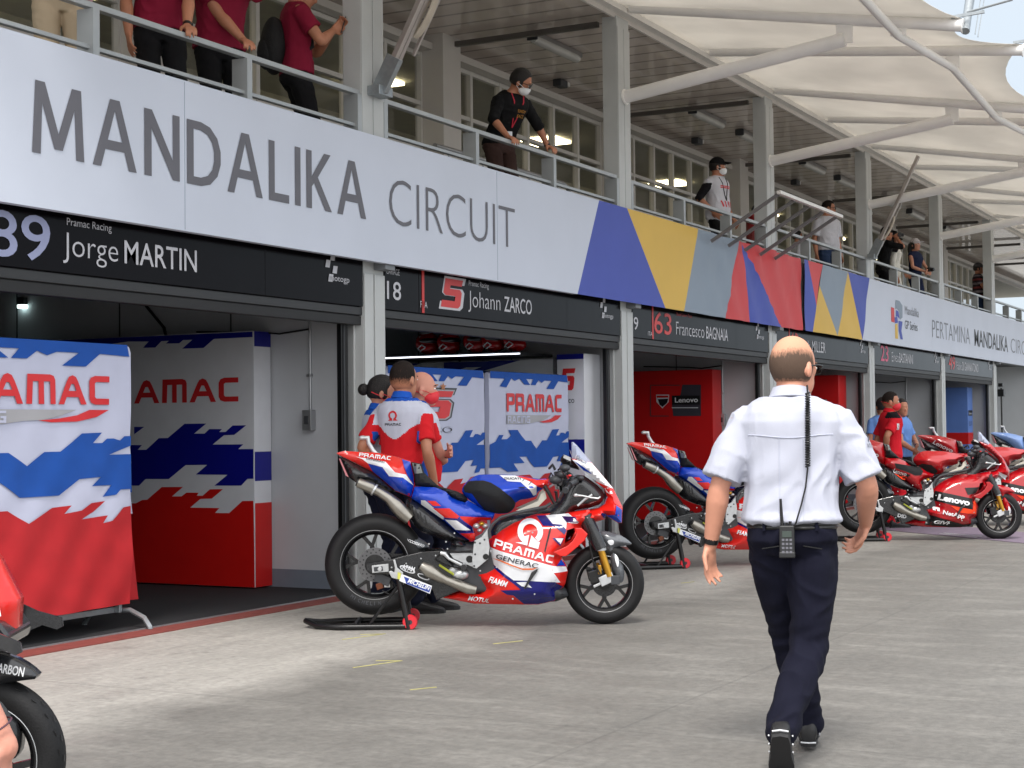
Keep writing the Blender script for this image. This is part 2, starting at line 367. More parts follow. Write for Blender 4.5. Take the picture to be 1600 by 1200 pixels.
# ================================================================== PIT BUILDING
XK = [6.1, 11.2, 16.4, 21.45, 26.6, 31.85, 36.95, 42.1, 47.2]
YB = 9.7
WALLG = M('garage_wall_paint', (192, 195, 200), .5, var=.04, vs=2)
BASEB = M('baseboard', (120, 128, 140), .5)
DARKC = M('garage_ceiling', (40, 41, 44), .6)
SLAB = M('slab_edge', (120, 124, 128), .6)
FRAMEW = M('window_frame_paint', (222, 220, 216), .4, var=.04)
PILA = M('upper_wall_paint', (214, 210, 205), .5, var=.05, vs=2)
def soffit_mat():
    m = bpy.data.materials.new('soffit_board'); m.use_nodes = True; n = m.node_tree; b = n.nodes['Principled BSDF']
    b.inputs['Base Color'].default_value = lin((222, 210, 201))+(1,); b.inputs['Roughness'].default_value = .2; b.inputs['Coat Weight'].default_value = .5
    g = n.nodes.new('ShaderNodeTexCoord'); w = n.nodes.new('ShaderNodeTexWave'); w.bands_direction = 'X'; w.inputs['Scale'].default_value = 3.2; w.inputs['Distortion'].default_value = .15
    w.wave_profile = 'SAW'; n.links.new(g.outputs['Object'], w.inputs['Vector'])
    nz = n.nodes.new('ShaderNodeTexNoise'); nz.inputs['Scale'].default_value = 1.2; n.links.new(g.outputs['Object'], nz.inputs['Vector'])
    b1 = n.nodes.new('ShaderNodeBump'); b1.inputs['Strength'].default_value = .5; b1.inputs['Distance'].default_value = .01; n.links.new(w.outputs['Fac'], b1.inputs['Height'])
    b2 = n.nodes.new('ShaderNodeBump'); b2.inputs['Strength'].default_value = .3; b2.inputs['Distance'].default_value = .06; n.links.new(nz.outputs['Fac'], b2.inputs['Height']); n.links.new(b1.outputs['Normal'], b2.inputs['Normal'])
    n.links.new(b2.outputs['Normal'], b.inputs['Normal'])
    w2 = n.nodes.new('ShaderNodeTexWave'); w2.bands_direction = 'X'; w2.inputs['Scale'].default_value = .78; w2.inputs['Distortion'].default_value = 0; n.links.new(g.outputs['Object'], w2.inputs['Vector'])
    cr_ = n.nodes.new('ShaderNodeValToRGB'); cr_.color_ramp.elements[0].position = .93; cr_.color_ramp.elements[1].position = .99; L_ = lin((222, 210, 201)); cr_.color_ramp.elements[0].color = L_+(1,); cr_.color_ramp.elements[1].color = tuple(x*.5 for x in L_)+(1,)
    n.links.new(w2.outputs['Fac'], cr_.inputs[0]); n.links.new(cr_.outputs[0], b.inputs['Base Color']); return m
SOFF = soffit_mat()
def glass_mat():
    m = bpy.data.materials.new('window_glass'); m.use_nodes = True; n = m.node_tree; b = n.nodes['Principled BSDF']
    b.inputs['Base Color'].default_value = (.08, .085, .075, 1); b.inputs['Roughness'].default_value = .03; b.inputs['Alpha'].default_value = .2; b.inputs['Specular IOR Level'].default_value = .9
    return m
GLASS = glass_mat()
LAMP = M('lamp_tube', (255, 240, 196), .4, emit=7.0)
LAMPOFF = M('diffuser_plastic', (190, 190, 186), .25)
bl = empty('pit_building', (6, 7.2, 0), 'two storey grey pit lane building with open garages below and glazed balcony above', 'building')
# ground floor columns
for x in XK:
    m = MB()
    m.box(x-.155, x+.155, 7.2, 7.38, 0, 2.73, COLUMN); m.box(x-.155, x-.02, 7.185, 7.2, 0, 2.62, COLUMN); m.box(x+.0, x+.155, 7.185, 7.2, 0, 2.62, COLUMN)
    m.box(x-.175, x-.155, 7.28, 7.30, 0, 2.73, COLUMN)
    m.build('column', bl, bevel=.006)
# partition walls, back wall, ceilings of garages
for i, x in enumerate(XK):
    m = MB(); m.box(x-.1, x+.1, 7.38, 13.2, 0, 2.76, WALLG)
    for yy in (8.6, 9.85, 11.1, 12.3): m.box(x-.106, x-.1, yy-.006, yy+.006, .15, 2.7, DGREY)
    m.box(x-.112, x-.1, 7.47, 13.2, 0, .16, BASEB)
    m.build('partition_wall', bl)
MB().box(37.2, 60, 8.7, 8.8, 0, 2.75, M('pale_wall_paint', (196, 202, 196), .6, var=.03)).build('partition_wall', bl)
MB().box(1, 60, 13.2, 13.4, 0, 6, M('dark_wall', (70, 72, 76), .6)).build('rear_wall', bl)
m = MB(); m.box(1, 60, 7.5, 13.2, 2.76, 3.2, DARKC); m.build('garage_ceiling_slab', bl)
m = MB(); m.box(1, 60, 7.12, 7.5, 2.74, 3.2, SLAB); m.box(1, 60, 7.5, 9.7, 3.2, 3.25, SLAB)
for x in XK: m.box(x-.0, x+.15, 7.08, 7.2, 2.655, 2.745, SLAB)
m.build('balcony_slab', bl, bevel=.005)
# lintel housings for the roller doors + guide rails
for i in range(6):
    a, b_ = XK[i]+.16, XK[i+1]-.16; m = MB()
    m.box(a, b_, 7.24, 7.5, 2.24, 2.74, M('housing_dark', (34, 34, 36), .5))
    m.box(a, b_, 7.21, 7.3, 2.27, 2.335, M('door_rail', (48, 49, 51), .5, .1)); m.box(a, b_, 7.22, 7.3, 2.19, 2.262, M('door_slat', (28, 28, 30), .6, .0))
    m.build('roller_door_housing', bl, bevel=.004)
    for (xa, xb) in ((b_-.18, b_-.08),):
        q = MB(); q.box(xa, xb, 7.30, 7.34, 0, 2.24, BLACK); q.box(xa+.03, xa+.045, 7.292, 7.30, 0, 2.24, DGREY); q.build('door_guide', bl)
# ceiling over the balcony
m = MB(); m.box(1, 62, 7.3, 9.75, 5.97, 6.05, SOFF); m.build('soffit', bl)
m = MB(); m.box(1, 62, 7.12, 7.3, 5.955, 6.02, FRAMEW); m.box(1, 62, 7.22, 7.25, 5.90, 5.955, PILA)
m.box(1, 62, 9.5, 9.66, 5.78, 5.86, PILA); m.build('edge_beam', bl)
for x in XK:
    m = MB(); m.box(x-.165, x+.165, 7.2, 7.38, 3.25, 5.92, COLUMN); m.box(x-.165, x-.005, 7.188, 7.2, 3.6, 5.8, COLUMN); m.box(x+.005, x+.165, 7.188, 7.2, 3.6, 5.8, COLUMN)
    m.build('upper_column', bl, bevel=.006)
    MB().box(x-.03, x+.03, 7.5, 9.5, 5.86, 5.92, M('tie_bar_paint', (96, 92, 88), .4)).build('tie_bar', bl)
    m = MB(); m.box(x-.3, x+.12, 9.36, 9.7, 3.25, 5.97, PILA); m.build('pilaster', bl, bevel=.006)
# glazed rear wall of the balcony
m = MB(); m.box(1, 60, 9.72, 9.78, 3.25, 3.62, PILA); m.box(1, 60, 9.72, 9.78, 5.76, 5.97, PILA); m.build('upper_wall', bl)
for i in range(len(XK)-1):
    a, b_ = XK[i]+.12, XK[i+1]-.3; n_ = 6; stp = (b_-a)/n_
    m = MB()
    for z in (3.62, 4.62, 5.14, 5.72): m.box(a, b_, 9.655, 9.73, z, z+.05, FRAMEW)
    for k in range(n_+1):
        x = a+k*stp; m.box(max(a, x-.03), min(b_, x+.03), 9.648, 9.73, 3.62, 5.77, FRAMEW)
    wf = m.build('window_frame', bl)
    MB().box(a, b_, 9.70, 9.71, 3.66, 5.74, GLASS).build('pane', wf)
m = MB(); m.box(1, 60, 9.8, 13.2, 5.9, 5.95, M('office_ceiling', (200, 198, 186), .7)); m.box(1, 60, 12.9, 13.1, 3.25, 5.9, M('office_wall', (190, 190, 176), .7))
m.box(1, 60, 9.8, 13.2, 3.2, 3.26, DGREY)
for z in range(14): m.box(1, 60, 12.86, 12.9, 3.5+z*.17, 3.53+z*.17, M('office_slat', (170, 172, 160), .6))
m.box(1, 60, 12.6, 12.85, 4.35, 4.5, BLACK)
m.build('upstairs_room', bl)
m = MB()
for x in XK:
    m.box(x+.9, x+1.5, 11.0, 11.6, 5.86, 5.9, LAMP)
m.build('ceiling_panel_lamp', bl)
# vertical conduits and switch boxes on the partition walls
CON = M('conduit_metal', (170, 172, 175), .3, .7)
for i in (1, 3, 5):
    x = XK[i]-.12; m = MB(); yy = 7.76 if i == 1 else 7.9
    m.tube([(x, yy, 1.5), (x, yy, 2.25)], .011, CON); m.box(x-.03, x+.012, yy-.02, yy+.02, 1.78, 1.8, CON)
    m.box(x-.06, x+.01, yy-.045, yy+.045, 1.33, 1.5, CON); m.box(x-.066, x-.06, yy-.02, yy+.02, 1.38, 1.45, DGREY)
    m.build('switch_box', bl, bevel=.004)
    m = MB(); m.tube([(x, yy, 2.18), (x-.02, yy+.3, 2.15), (x-.02, yy+.5, 2.17), (x, yy+1.2, 2.2)], .008, BLACK); m.build('cable', bl)
# black cable hanging at the mouth of garage 1 / 2
for x0 in (XK[1]-.1, XK[2]-.1):
    MB().tube([(x0, 9.6, 2.7), (x0-.05, 9.5, 2.45), (x0-.05, 9.3, 2.25), (x0-.04, 9.2, 1.9)], .014, BLACK, 8).build('cable', bl)

# ceiling light fittings, detectors
def ceil_light(x, y, length=1.25):
    t = empty('ceiling_light', (x, y, 5.9), 'long ceiling light fitting', 'ceiling light', 'tube lights under the balcony ceiling')
    m = MB(); m.box(x-length/2, x+length/2, y-.055, y+.055, 5.9, 5.965, M('fitting_grey', (120, 118, 116), .4)); m.box(x-length/2-.03, x-length/2, y-.07, y+.07, 5.86, 5.96, DGREY); m.build('housing', t, bevel=.01)
    m = MB(); m.lathe([(.0, 0), (.05, 0.01), (.06, .1), (.06, length-.15), (.05, length-.05), (0, length-.04)], (x-length/2, y, 5.885), (1, 0, 0), LAMPOFF, 12); m.build('diffuser', t, smooth=True)
    return t
seen = [(13.2, 'fourth from the right edge'), (17.2, 'between the second and third pillars'), (22.3, 'nearest above the capped man'), (24.3, ''), (27.5, ''), (29.6, ''), (32.9, ''), (35.0, ''), (38.2, '')]
nm = ['tube light on the balcony ceiling cut by the top edge above the coiled rope', 'large tube light on the balcony ceiling right of the leaning man in black', 'tube light on the balcony ceiling just left of the capped man in white', 'small tube light half hidden behind the pillar right of the capped man', 'tube light on the balcony ceiling above the man with glasses in white', 'tube light seen beside the pillar left of the shiny diagonal arm', 'tube light above the women on the balcony right of the diagonal arm', 'tiny tube light over the woman in the white cap', 'farthest tiny tube light above the man in the striped shirt']
for (x, _), l in zip(seen, nm): tag(ceil_light(x, 8.42), l)
dn = ['small dark detector box on the ceiling right of the leaning man in black', 'small dark detector box on the ceiling left of the capped man', 'small dark detector box on the ceiling left of the man with glasses', 'tiny far detector box on the ceiling near the striped shirt man']
for x, l in zip((19.1, 24.1, 29.2, 34.3), dn):
    t = empty('smoke_detector', (x, 9.3, 5.85), l, 'detector', 'detector boxes under the balcony ceiling')
    MB().box(x-.11, x+.11, 9.24, 9.36, 5.87, 5.965, DGREY).build('housing', t, bevel=.01); MB().box(x+.111, x+.22, 9.26, 9.34, 5.91, 5.965, FRAMEW).build('bracket', t)

# ================================================================== RAILINGS
RAIL = M('railing_paint', (168, 172, 174), .35, .3, var=.05)
rl = ['grey balcony railing at the far left with maroon shirted men behind it', 'grey balcony railing under the leaning man in black', 'grey balcony railing under the tilted frame beside the capped man', 'grey balcony railing under the man with glasses', 'grey balcony railing in front of the two women', 'grey balcony railing in front of the man in the striped shirt', 'farthest grey balcony railing at the right edge']
for i in range(7):
    a, b_ = XK[i]+.17, XK[i+1]-.17
    t = empty('balcony_railing', (a, 7.25, 3.7), rl[i], 'railing', 'railing bays along the balcony')
    MB().box(a, b_, 7.21, 7.27, 4.09, 4.13, RAIL).build('top_rail', t, bevel=.004)
    MB().box(a, b_, 7.22, 7.26, 3.82, 3.85, RAIL).build('lower_rail', t, bevel=.004)
    for x in (a+.03, a+1.62, a+3.25, b_-.03):
        m = MB(); m.box(x-.03, x+.03, 7.19, 7.205, 3.3, 4.088, RAIL); m.box(x-.03, x-.02, 7.205, 7.33, 3.3, 4.088, RAIL); m.box(x+.02, x+.03, 7.205, 7.33, 3.3, 4.088, RAIL)
        m.build('post', t)
t = empty('stair_railing', (16.4, 8.6, 3.25), 'shiny steel stair handrail behind the railing right of the leaning man', 'handrail')
m = MB(); m.tube([(14.6, 8.6, 4.34), (17.7, 8.6, 4.34), (17.85, 8.6, 4.3), (17.9, 8.6, 4.2), (17.9, 8.6, 3.3)], .03, CON); m.build('handrail', t, smooth=True)
for k in range(8): MB().tube([(14.9+k*.38, 8.6, 3.3), (14.9+k*.38, 8.6, 4.32)], .013, CON, 6).build('baluster', t, smooth=True)

# ================================================================== BANNERS along the balcony edge
BY = 7.05
BW = M('banner_white', (200, 207, 222), .6, var=.025, vs=1.5, bump=.35, bs=1.3)
BB = M('banner_blue', (66, 82, 172), .55, var=.04, vs=2); BYE = M('banner_yellow', (214, 176, 78), .55, var=.03, vs=2)
BG = M('banner_grey', (134, 148, 164), .55, var=.03, vs=2); BR = M('banner_red', (204, 66, 70), .55, var=.04, vs=2)
def bpx(zx, zy): p = onp(880+zx/2.2222, 300+zy/2.2222, 1, BY); return (p.x, p.z)
ZB, ZT = 2.70, 3.735
def fascia(name, x0, x1, label, cloth=False):
    t = empty(name, (x0, BY, 3.2), label, 'banner')
    return t
t1 = fascia('fascia_banner', 3, 15.2, 'long pale blue white banner reading MANDALIKA CIRCUIT in large grey letters')
xs_top = bpx(125, 40)[0]; xs_bot = bpx(50, 350)[0]
m = MB(); pl_ = [(2, ZB), (xs_bot, ZB), (xs_top, ZT), (2, ZT)]
m.slab(pl_, fy(BY), fy(BY+.06), BW); 
for x in (8.6, 13.1): m.box(x-.002, x+.002, BY-.0015, BY, ZB+.01, ZT-.01, BG)
m.build('panel', t1)
def wtext(mb, s, y, p0, p1, ptop, mat, bold=0., eps=.004, step=0, slant=0.):
    a = onp(*p0, 1, y); b_ = onp(*p1, 1, y); c = onp(*ptop, 1, y)
    mb.text(s, fy(y-eps), a.x, (a.z+b_.z)/2 if abs(a.z-b_.z) < .12 else a.z, c.z-a.z, mat, bold=bold, w=b_.x-a.x, step=step, slant=slant)
m = MB()
GB = {'M': (1.0, [[(0, 0), (.06, 1), (.24, 1), (.5, .32), (.76, 1), (.94, 1), (1, 0), (.84, 0), (.81, .7), (.58, .1), (.42, .1), (.19, .7), (.16, 0)]]),
 'A': (.92, [[(0, 0), (.36, 1), (.56, 1), (.92, 0), (.75, 0), (.66, .26), (.26, .26), (.17, 0)], [(.31, .4), (.61, .4), (.46, .84)]]),
 'N': (.8, [[(0, 0), (0, 1), (.17, 1), (.64, .3), (.64, 1), (.8, 1), (.8, 0), (.64, 0), (.16, .72), (.16, 0)]]),
 'D': (.82, [[(0, 0), (0, 1), (.34, 1), (.56, .95), (.74, .8), (.82, .6), (.82, .4), (.74, .2), (.56, .05), (.34, 0)], [(.16, .13), (.33, .13), (.5, .18), (.61, .29), (.655, .43), (.655, .57), (.61, .71), (.5, .82), (.33, .87), (.16, .87)]]),
 'L': (.56, [[(0, 0), (0, 1), (.16, 1), (.16, .14), (.56, .14), (.56, 0)]]), 'I': (.16, [[(0, 0), (0, 1), (.16, 1), (.16, 0)]]),
 'K': (.76, [[(0, 0), (0, 1), (.16, 1), (.16, .56), (.53, 1), (.73, 1), (.34, .56), (.76, 0), (.56, 0), (.23, .45), (.16, .38), (.16, 0)]])}
G_SAVE = G_; gl = dict(G_); G_.update(GB)
techno(m, 'MANDALIKA', fy(BY-.004), 7.17, 3.03, .445, LETG, w=3.69, gap=.17)
G_.update({k: v for k, v in gl.items()}); [G_.pop(k, None) for k in ('D', 'L', 'K')]
m.build('lettering', t1); m = MB()
m.text('CIRCUIT', fy(BY-.004), 11.21, 3.03, .42, LETG, bold=-.016, w=2.24)
m.build('lettering', t1)
# cloth section with coloured triangles
t2 = fascia('fascia_banner', 15, 25.9, 'colourful banner of blue yellow grey and red triangles with puckered cloth')
def wav(x, z):
    k = max(0., min(1., (x-18.1)/.8)); pull = 0
    for hx in (18.64, 19.5, 20.4, 21.07): d = math.hypot((x-hx)*1.2, (z-3.74)*.8); pull += .05*math.exp(-d*d/.05)
    return BY-k*(pull+.012*math.sin(x*9+z*7)+.009*math.sin(x*23-z*9)*(z-2.7)+.006*math.sin(x*41+z*16))+.02*k
def fw_(e=0.): return lambda x, z: V((x, wav(x, z)-e, z))
def bl2(pts):
    return [bpx(*p) for p in pts]
def zfix(ps): return [(x, ZT if z > 3.6 else (ZB if z < 2.78 else z)) for x, z in ps]
tri = [(BB, [(125, 40), (222, 70), (355, 400), (50, 350)]), (BYE, [(222, 70), (470, 140), (420, 412), (355, 400)]), (BG, [(470, 140), (612, 185), (572, 440), (420, 412)]),
       (BR, [(612, 185), (625, 190), (655, 455), (572, 440)]), (BB, [(625, 190), (765, 470), (655, 455)]), (BR, [(625, 190), (830, 250), (834, 482), (765, 470)])]
m = MB()
for mt, ps in tri: m.poly(zfix(bl2(ps)), fw_(), mt, .12)
m.build('triangle_cloth', t2, smooth=True)
MB().box(xs_top, bpx(1060, 315)[0]-.5, BY+.06, BY+.09, ZB+.02, ZT-.04, SLAB).build('backing', t2)
t2b = fascia('fascia_banner', 22, 25.9, 'shorter triangle banner panel with yellow grey and blue wedges left of the logo banner')
tri2 = [(BB, [(834, 252), (848, 256), (875, 395), (866, 487), (838, 482)]), (BR, [(848, 256), (898, 268), (875, 395)]), (BYE, [(889, 325), (952, 500), (866, 487), (875, 395)]), (BG, [(898, 268), (985, 292), (952, 500), (889, 325)]),
        (BYE, [(985, 292), (1038, 517), (952, 500)]), (BB, [(985, 292), (1060, 315), (1038, 517)])]
def wv2(e=0.): return lambda x, z: V((x, BY-.012-e-.008*math.sin(x*5+z*6), z))
m = MB()
for mt, ps in tri2: m.poly(zfix(bl2(ps)), wv2(), mt, .15)
m.build('triangle_cloth', t2b, smooth=True)
MB().box(bpx(840, 252)[0], bpx(1030, 315)[0], BY+.05, BY+.09, ZB+.02, ZT-.04, SLAB).build('backing', t2b)
t3 = fascia('fascia_banner', 25.9, 58, 'distant white banner with small colourful monogram and PERTAMINA MANDALIKA CIRCUIT lettering')
xa, xb = bpx(1038, 517)[0], bpx(1060, 315)[0]
m = MB(); m.slab([(xa, ZB), (58, ZB), (58, ZT), (xb, ZT)], fy(BY), fy(BY+.06), BW); m.build('panel', t3)
def z6(zx, zy): p = onp(1320+zx/4.2857, 440+zy/4.2857, 1, BY); return (p.x, p.z)
m = MB(); e = fy(BY-.004); LETT = M('thin_lettering', (120, 124, 134), .5)
m2_=None; a = z6(585, 375); b_ = z6(838, 415); m.text('PERTAMINA', e, a[0], 2.96, .36, LETT, bold=-.012, w=b_[0]-a[0])
a2 = z6(868, 425); b2 = z6(1092, 468); m.text('MANDALIKA', e, a2[0], 2.96, .36, DGREY, bold=.012, w=b2[0]-a2[0])
a3 = z6(1112, 475); m.text('CIRCUIT', e, a3[0], 2.96, .36, LETT, bold=-.012, w=3.2)
a4 = z6(402, 265); b4 = z6(495, 268); m.text('Mandalika', e, a4[0], 3.28, .16, LETT, w=b4[0]-a4[0]); a5 = z6(402, 345); m.text('GP Series', e, a5[0], 3.02, .16, DGREY, w=b4[0]-a4[0]-.1)
m.build('lettering', t3)
m = MB()
def q(mb, pts, mt, e_=.004): mb.poly([z6(*p) for p in pts], fy(BY-e_), mt)
q(m, [(308, 170), (330, 178), (332, 275), (310, 268)], BR); q(m, [(332, 240), (350, 235), (355, 275), (335, 280)], BB)
q(m, [(338, 122), (365, 130), (385, 160), (385, 240), (370, 255), (362, 200), (345, 180), (336, 185)], BG)
q(m, [(335, 285), (352, 280), (356, 384), (336, 380)], BYE); q(m, [(358, 262), (385, 268), (378, 330), (388, 388), (372, 386), (360, 330)], BB, .004); q(m, [(340, 190), (358, 200), (366, 250), (350, 232), (340, 236)], BB, .004)
m.build('monogram', t3)

# ================================================================== GARAGE NAME BOARDS
GLB = M('gloss_black_board', (12, 9, 13), .16, var=.05, spec=.1, bump=.15, bs=1.6); NRED = M('number_red', (200, 46, 44), .4); NW = M('board_lettering', (190, 190, 196), .4)
SY = 7.195
def board(i, label, txt, extra):
    a, b_ = XK[i]+.165, XK[i+1]-.165
    t = empty('name_board', (a, SY, 2.5), label, 'sign', 'rider name boards over the garages')
    m = MB(); mid = a+(b_-a)*.72
    m.box(a, a+.55, SY, SY+.04, 2.34, 2.735, GLB); m.box(a+.556, mid, SY, SY+.04, 2.34, 2.735, GLB); m.box(mid+.004, b_, SY+.002, SY+.04, 2.34, 2.735, GLB); m.build('board', t, bevel=.003)
    m = MB(); e = fy(SY-.004)
    for (s_, u0, u1, z, h, mt, bd) in txt:
        xx0, xx1 = onp(u0, 450, 1, SY).x, onp(u1, 450, 1, SY).x; x = xx0-a; w_ = xx1-xx0; mm = MB(); mm.text(s_, e, a+x, z, h, mt, bold=min(bd, .006), w=w_); mm.build('lettering', t)
    # chequered race mark
    x0 = b_-.55
    for (dx, dz) in ((0, .06), (.07, .12), (.1, .02), (.04, -.05)): m.poly([(x0+dx, 2.56+dz), (x0+dx+.06, 2.56+dz), (x0+dx+.075, 2.62+dz), (x0+dx+.015, 2.62+dz)], e, NW)
    m.text('motogp', e, x0+.06, 2.52, .05, NW, w=.28)
    if extra: extra(m, a, e)
    m.build('race_mark', t); return t
m5 = lambda m, a, e: (techno(m, '5', e, a+.93, 2.42, .26, NRED, w=.36), techno(m, '5', fy(SY-.002), a+.9, 2.40, .3, NW, w=.44), m.box(a+.60, a+.64, SY-.004, SY-.001, 2.345, 2.73, NRED))
N89 = M('number_blue_grey', (150, 156, 190), .35)
board(0, 'black name board reading Jorge MARTIN with number 89', [('89', -22, 78, 2.40, .29, N89, .03), ('Pramac Racing', 104, 174, 2.645, .05, NW, 0), ('Jorge', 98, 184, 2.45, .16, NW, -.01), ('MARTIN', 194, 307, 2.45, .16, NW, .03)], None)
board(1, 'black name board reading Johann ZARCO with red number 5 and garage 18', [('GARAGE', 603, 624, 2.64, .055, NW, 0), ('18', 604, 626, 2.43, .16, NW, .03), ('FRA', 656, 667, 2.39, .06, NW, 0), ('Pramac Racing', 732, 763, 2.645, .05, NW, 0), ('Johann', 731, 781, 2.45, .16, NW, -.01), ('ZARCO', 787, 830, 2.45, .15, NW, .03)], m5)
rb = lambda m, a, e: m.box(a+.56, a+.6, SY-.004, SY-.001, 2.345, 2.73, NRED)
board(2, 'black name board reading Francesco BAGNAIA with red number 63', [('9', 989, 996, 2.43, .15, NW, .03), ('63', 1021, 1048, 2.42, .26, NRED, .05), ('ITA', 1011, 1018, 2.38, .05, NW, 0), ('Ducati Lenovo Team', 1056, 1080, 2.66, .04, NRED, 0), ('Francesco', 1055, 1099, 2.43, .17, NW, -.01), ('BAGNAIA', 1102, 1136, 2.43, .16, NW, .03)], rb)
board(3, 'black name board reading MILLER behind the bald walking man', [('43', 1232, 1246, 2.42, .26, NRED, .05), ('Jack', 1250, 1264, 2.43, .17, NW, -.01), ('MILLER', 1267, 1288, 2.43, .17, NW, .03)], rb)
board(4, 'black name board reading Enea BASTIANINI with pink number 23', [('23', 1374, 1386, 2.42, .28, M('number_pink', (210, 70, 110), .4), .05), ('Enea', 1391, 1402, 2.43, .18, NW, -.01), ('BASTIANINI', 1403, 1424, 2.43, .18, NW, .03)], None)
board(5, 'farthest black name board reading DI GIANNANTONIO with number 49', [('49', 1480, 1490, 2.42, .28, NRED, .05), ('Fabio', 1492, 1500, 2.43, .17, NW, -.01), ('DI GIANNANTONIO', 1501, 1526, 2.43, .18, NW, .03)], None)

# ================================================================== FABRIC CANOPY
TUBE = M('white_tube_paint', (240, 238, 236), .3, var=.03)
def membrane_mat():
    m = bpy.data.materials.new('canopy_membrane'); m.use_nodes = True; n = m.node_tree; n.nodes.clear()
    o = n.nodes.new('ShaderNodeOutputMaterial'); d = n.nodes.new('ShaderNodeBsdfDiffuse'); t = n.nodes.new('ShaderNodeBsdfTranslucent'); x = n.nodes.new('ShaderNodeMixShader')
    d.inputs['Color'].default_value = (.8, .76, .70, 1); t.inputs['Color'].default_value = (.66, .60, .53, 1); x.inputs[0].default_value = .4
    nz = n.nodes.new('ShaderNodeTexNoise'); nz.inputs['Scale'].default_value = .9; nz.inputs['Detail'].default_value = 4
    g = n.nodes.new('ShaderNodeTexCoord'); n.links.new(g.outputs['Object'], nz.inputs['Vector'])
    for s_, c in ((d, (.82, .80, .765)), (t, (.84, .81, .76))):
        r = n.nodes.new('ShaderNodeValToRGB'); r.color_ramp.elements[0].position = .35; r.color_ramp.elements[1].position = .65
        r.color_ramp.elements[0].color = tuple(k*.93 for k in c)+(1,); r.color_ramp.elements[1].color = tuple(min(1, k*1.05) for k in c)+(1,)
        n.links.new(nz.outputs['Fac'], r.inputs[0]); n.links.new(r.outputs[0], s_.inputs['Color'])
    n.links.new(d.outputs[0], x.inputs[1]); n.links.new(t.outputs[0], x.inputs[2]); n.links.new(x.outputs[0], o.inputs[0]); return m
MEMB = membrane_mat()
cp = empty('fabric_canopy', (16.4, 7.1, 6), 'stretched off white fabric canopy on white tubes above the pit lane', 'canopy')
ribs = []
for i, x in enumerate(XK):
    ribs.append((x, 3.45, 5.36, 6.03, 1))
    if i < len(XK)-1: ribs.append(((x+XK[i+1])/2, 3.3, 5.61, 6.05, 0))
for (x, y1, z1, z0, odd) in ribs:
    m = MB(); m.tube([(x, 7.1, z0), (x, y1, z1)], .062, TUBE, 14); m.lathe([(.0, 0), (.075, 0), (.075, .012), (0, .012)], (x, y1, z1), (0, -1, -.15), TUBE, 14)
    m.bar((x-.04, y1+.1, z1+.09), (x+.02, y1-.22, z1+.12), .03, .03, STEEL); m.tube([(x, y1-.05, z1+.13), (x, y1-.5, z1+.2)], .012, STEEL, 6)
    m.build('roof_tube', cp, smooth=True)
    if odd:
        m = MB(); m.tube([(x, 7.19, 5.03), (x, 4.66, 5.37)], .075, TUBE, 14); m.box(x-.015, x+.015, 4.58, 4.75, 5.33, 5.56, TUBE); m.lathe([(0, 0), (.09, 0), (.09, .02), (0, .02)], (x, 7.19, 5.03), (0, -1, .13), TUBE, 14)
        m.build('strut', cp, smooth=True)
m = MB(); pts = [(x, 4.1, (5.34 if odd else 5.50)) for (x, y1, z1, z0, odd) in ribs]
m.tube(pts, .045, TUBE, 12)
for (x, y, z), r_ in zip(pts, ribs): m.box(x-.012, x+.012, 4.02, 4.18, z, z+.14, TUBE)
m.build('edge_tube', cp, smooth=True)
m = MB(); NU, NV = 10, 12
for a, b_ in zip(ribs, ribs[1:]):
    vs = []; fs = []
    for j in range(NV+1):
        for i in range(NU+1):
            u = i/NU; v = j/NV; x = a[0]+(b_[0]-a[0])*u
            y1 = a[1]*(1-u)+b_[1]*u+.34*math.sin(PI*u)**.8; z1 = a[2]*(1-u)+b_[2]*u; yy = 7.27+(y1-7.27)*v
            ya = 7.1+(a[1]*(1-u)+b_[1]*u-7.1)*v
            z = (a[3]*(1-u)+b_[3]*u)*(1-v)+z1*v+.068-.03*(1-v)-.05*math.sin(PI*u)*math.sin(PI*v*.9)
            vs.append((x, yy, z))
    for j in range(NV):
        for i in range(NU): fs.append((j*(NU+1)+i, j*(NU+1)+i+1, (j+1)*(NU+1)+i+1, (j+1)*(NU+1)+i))
    m.add(vs, fs, MEMB)
mo = m.build('membrane', cp, smooth=60)
so_ = mo.modifiers.new('s', 'SOLIDIFY'); so_.thickness = .004
# upper roof sheet that rises behind the front edge, with its eave line
m = MB()
m.box(1, 62, 7.3, 14, 6.16, 6.22, COLUMN)
m.build('roof_deck', bl)
t = empty('canopy_mast', (16.45, 3.4, 5.4), 'thin raking mast with two stay cables at the top right against the sky', 'mast')
m = MB(); m.tube([(16.40, 3.42, 5.30), (17.9, 3.5, 7.2)], [.045, .04], STEEL, 10); m.tube([(16.52, 3.42, 5.35), (17.75, 3.42, 7.0)], .02, STEEL, 6); m.build('pole', t, smooth=True)
for dx in (.28, .42): MB().tube([(16.5+dx, 3.4, 5.35), (17.9+dx*1.5, 3.45, 7.2)], .006, STEEL, 5).build('cable', t)
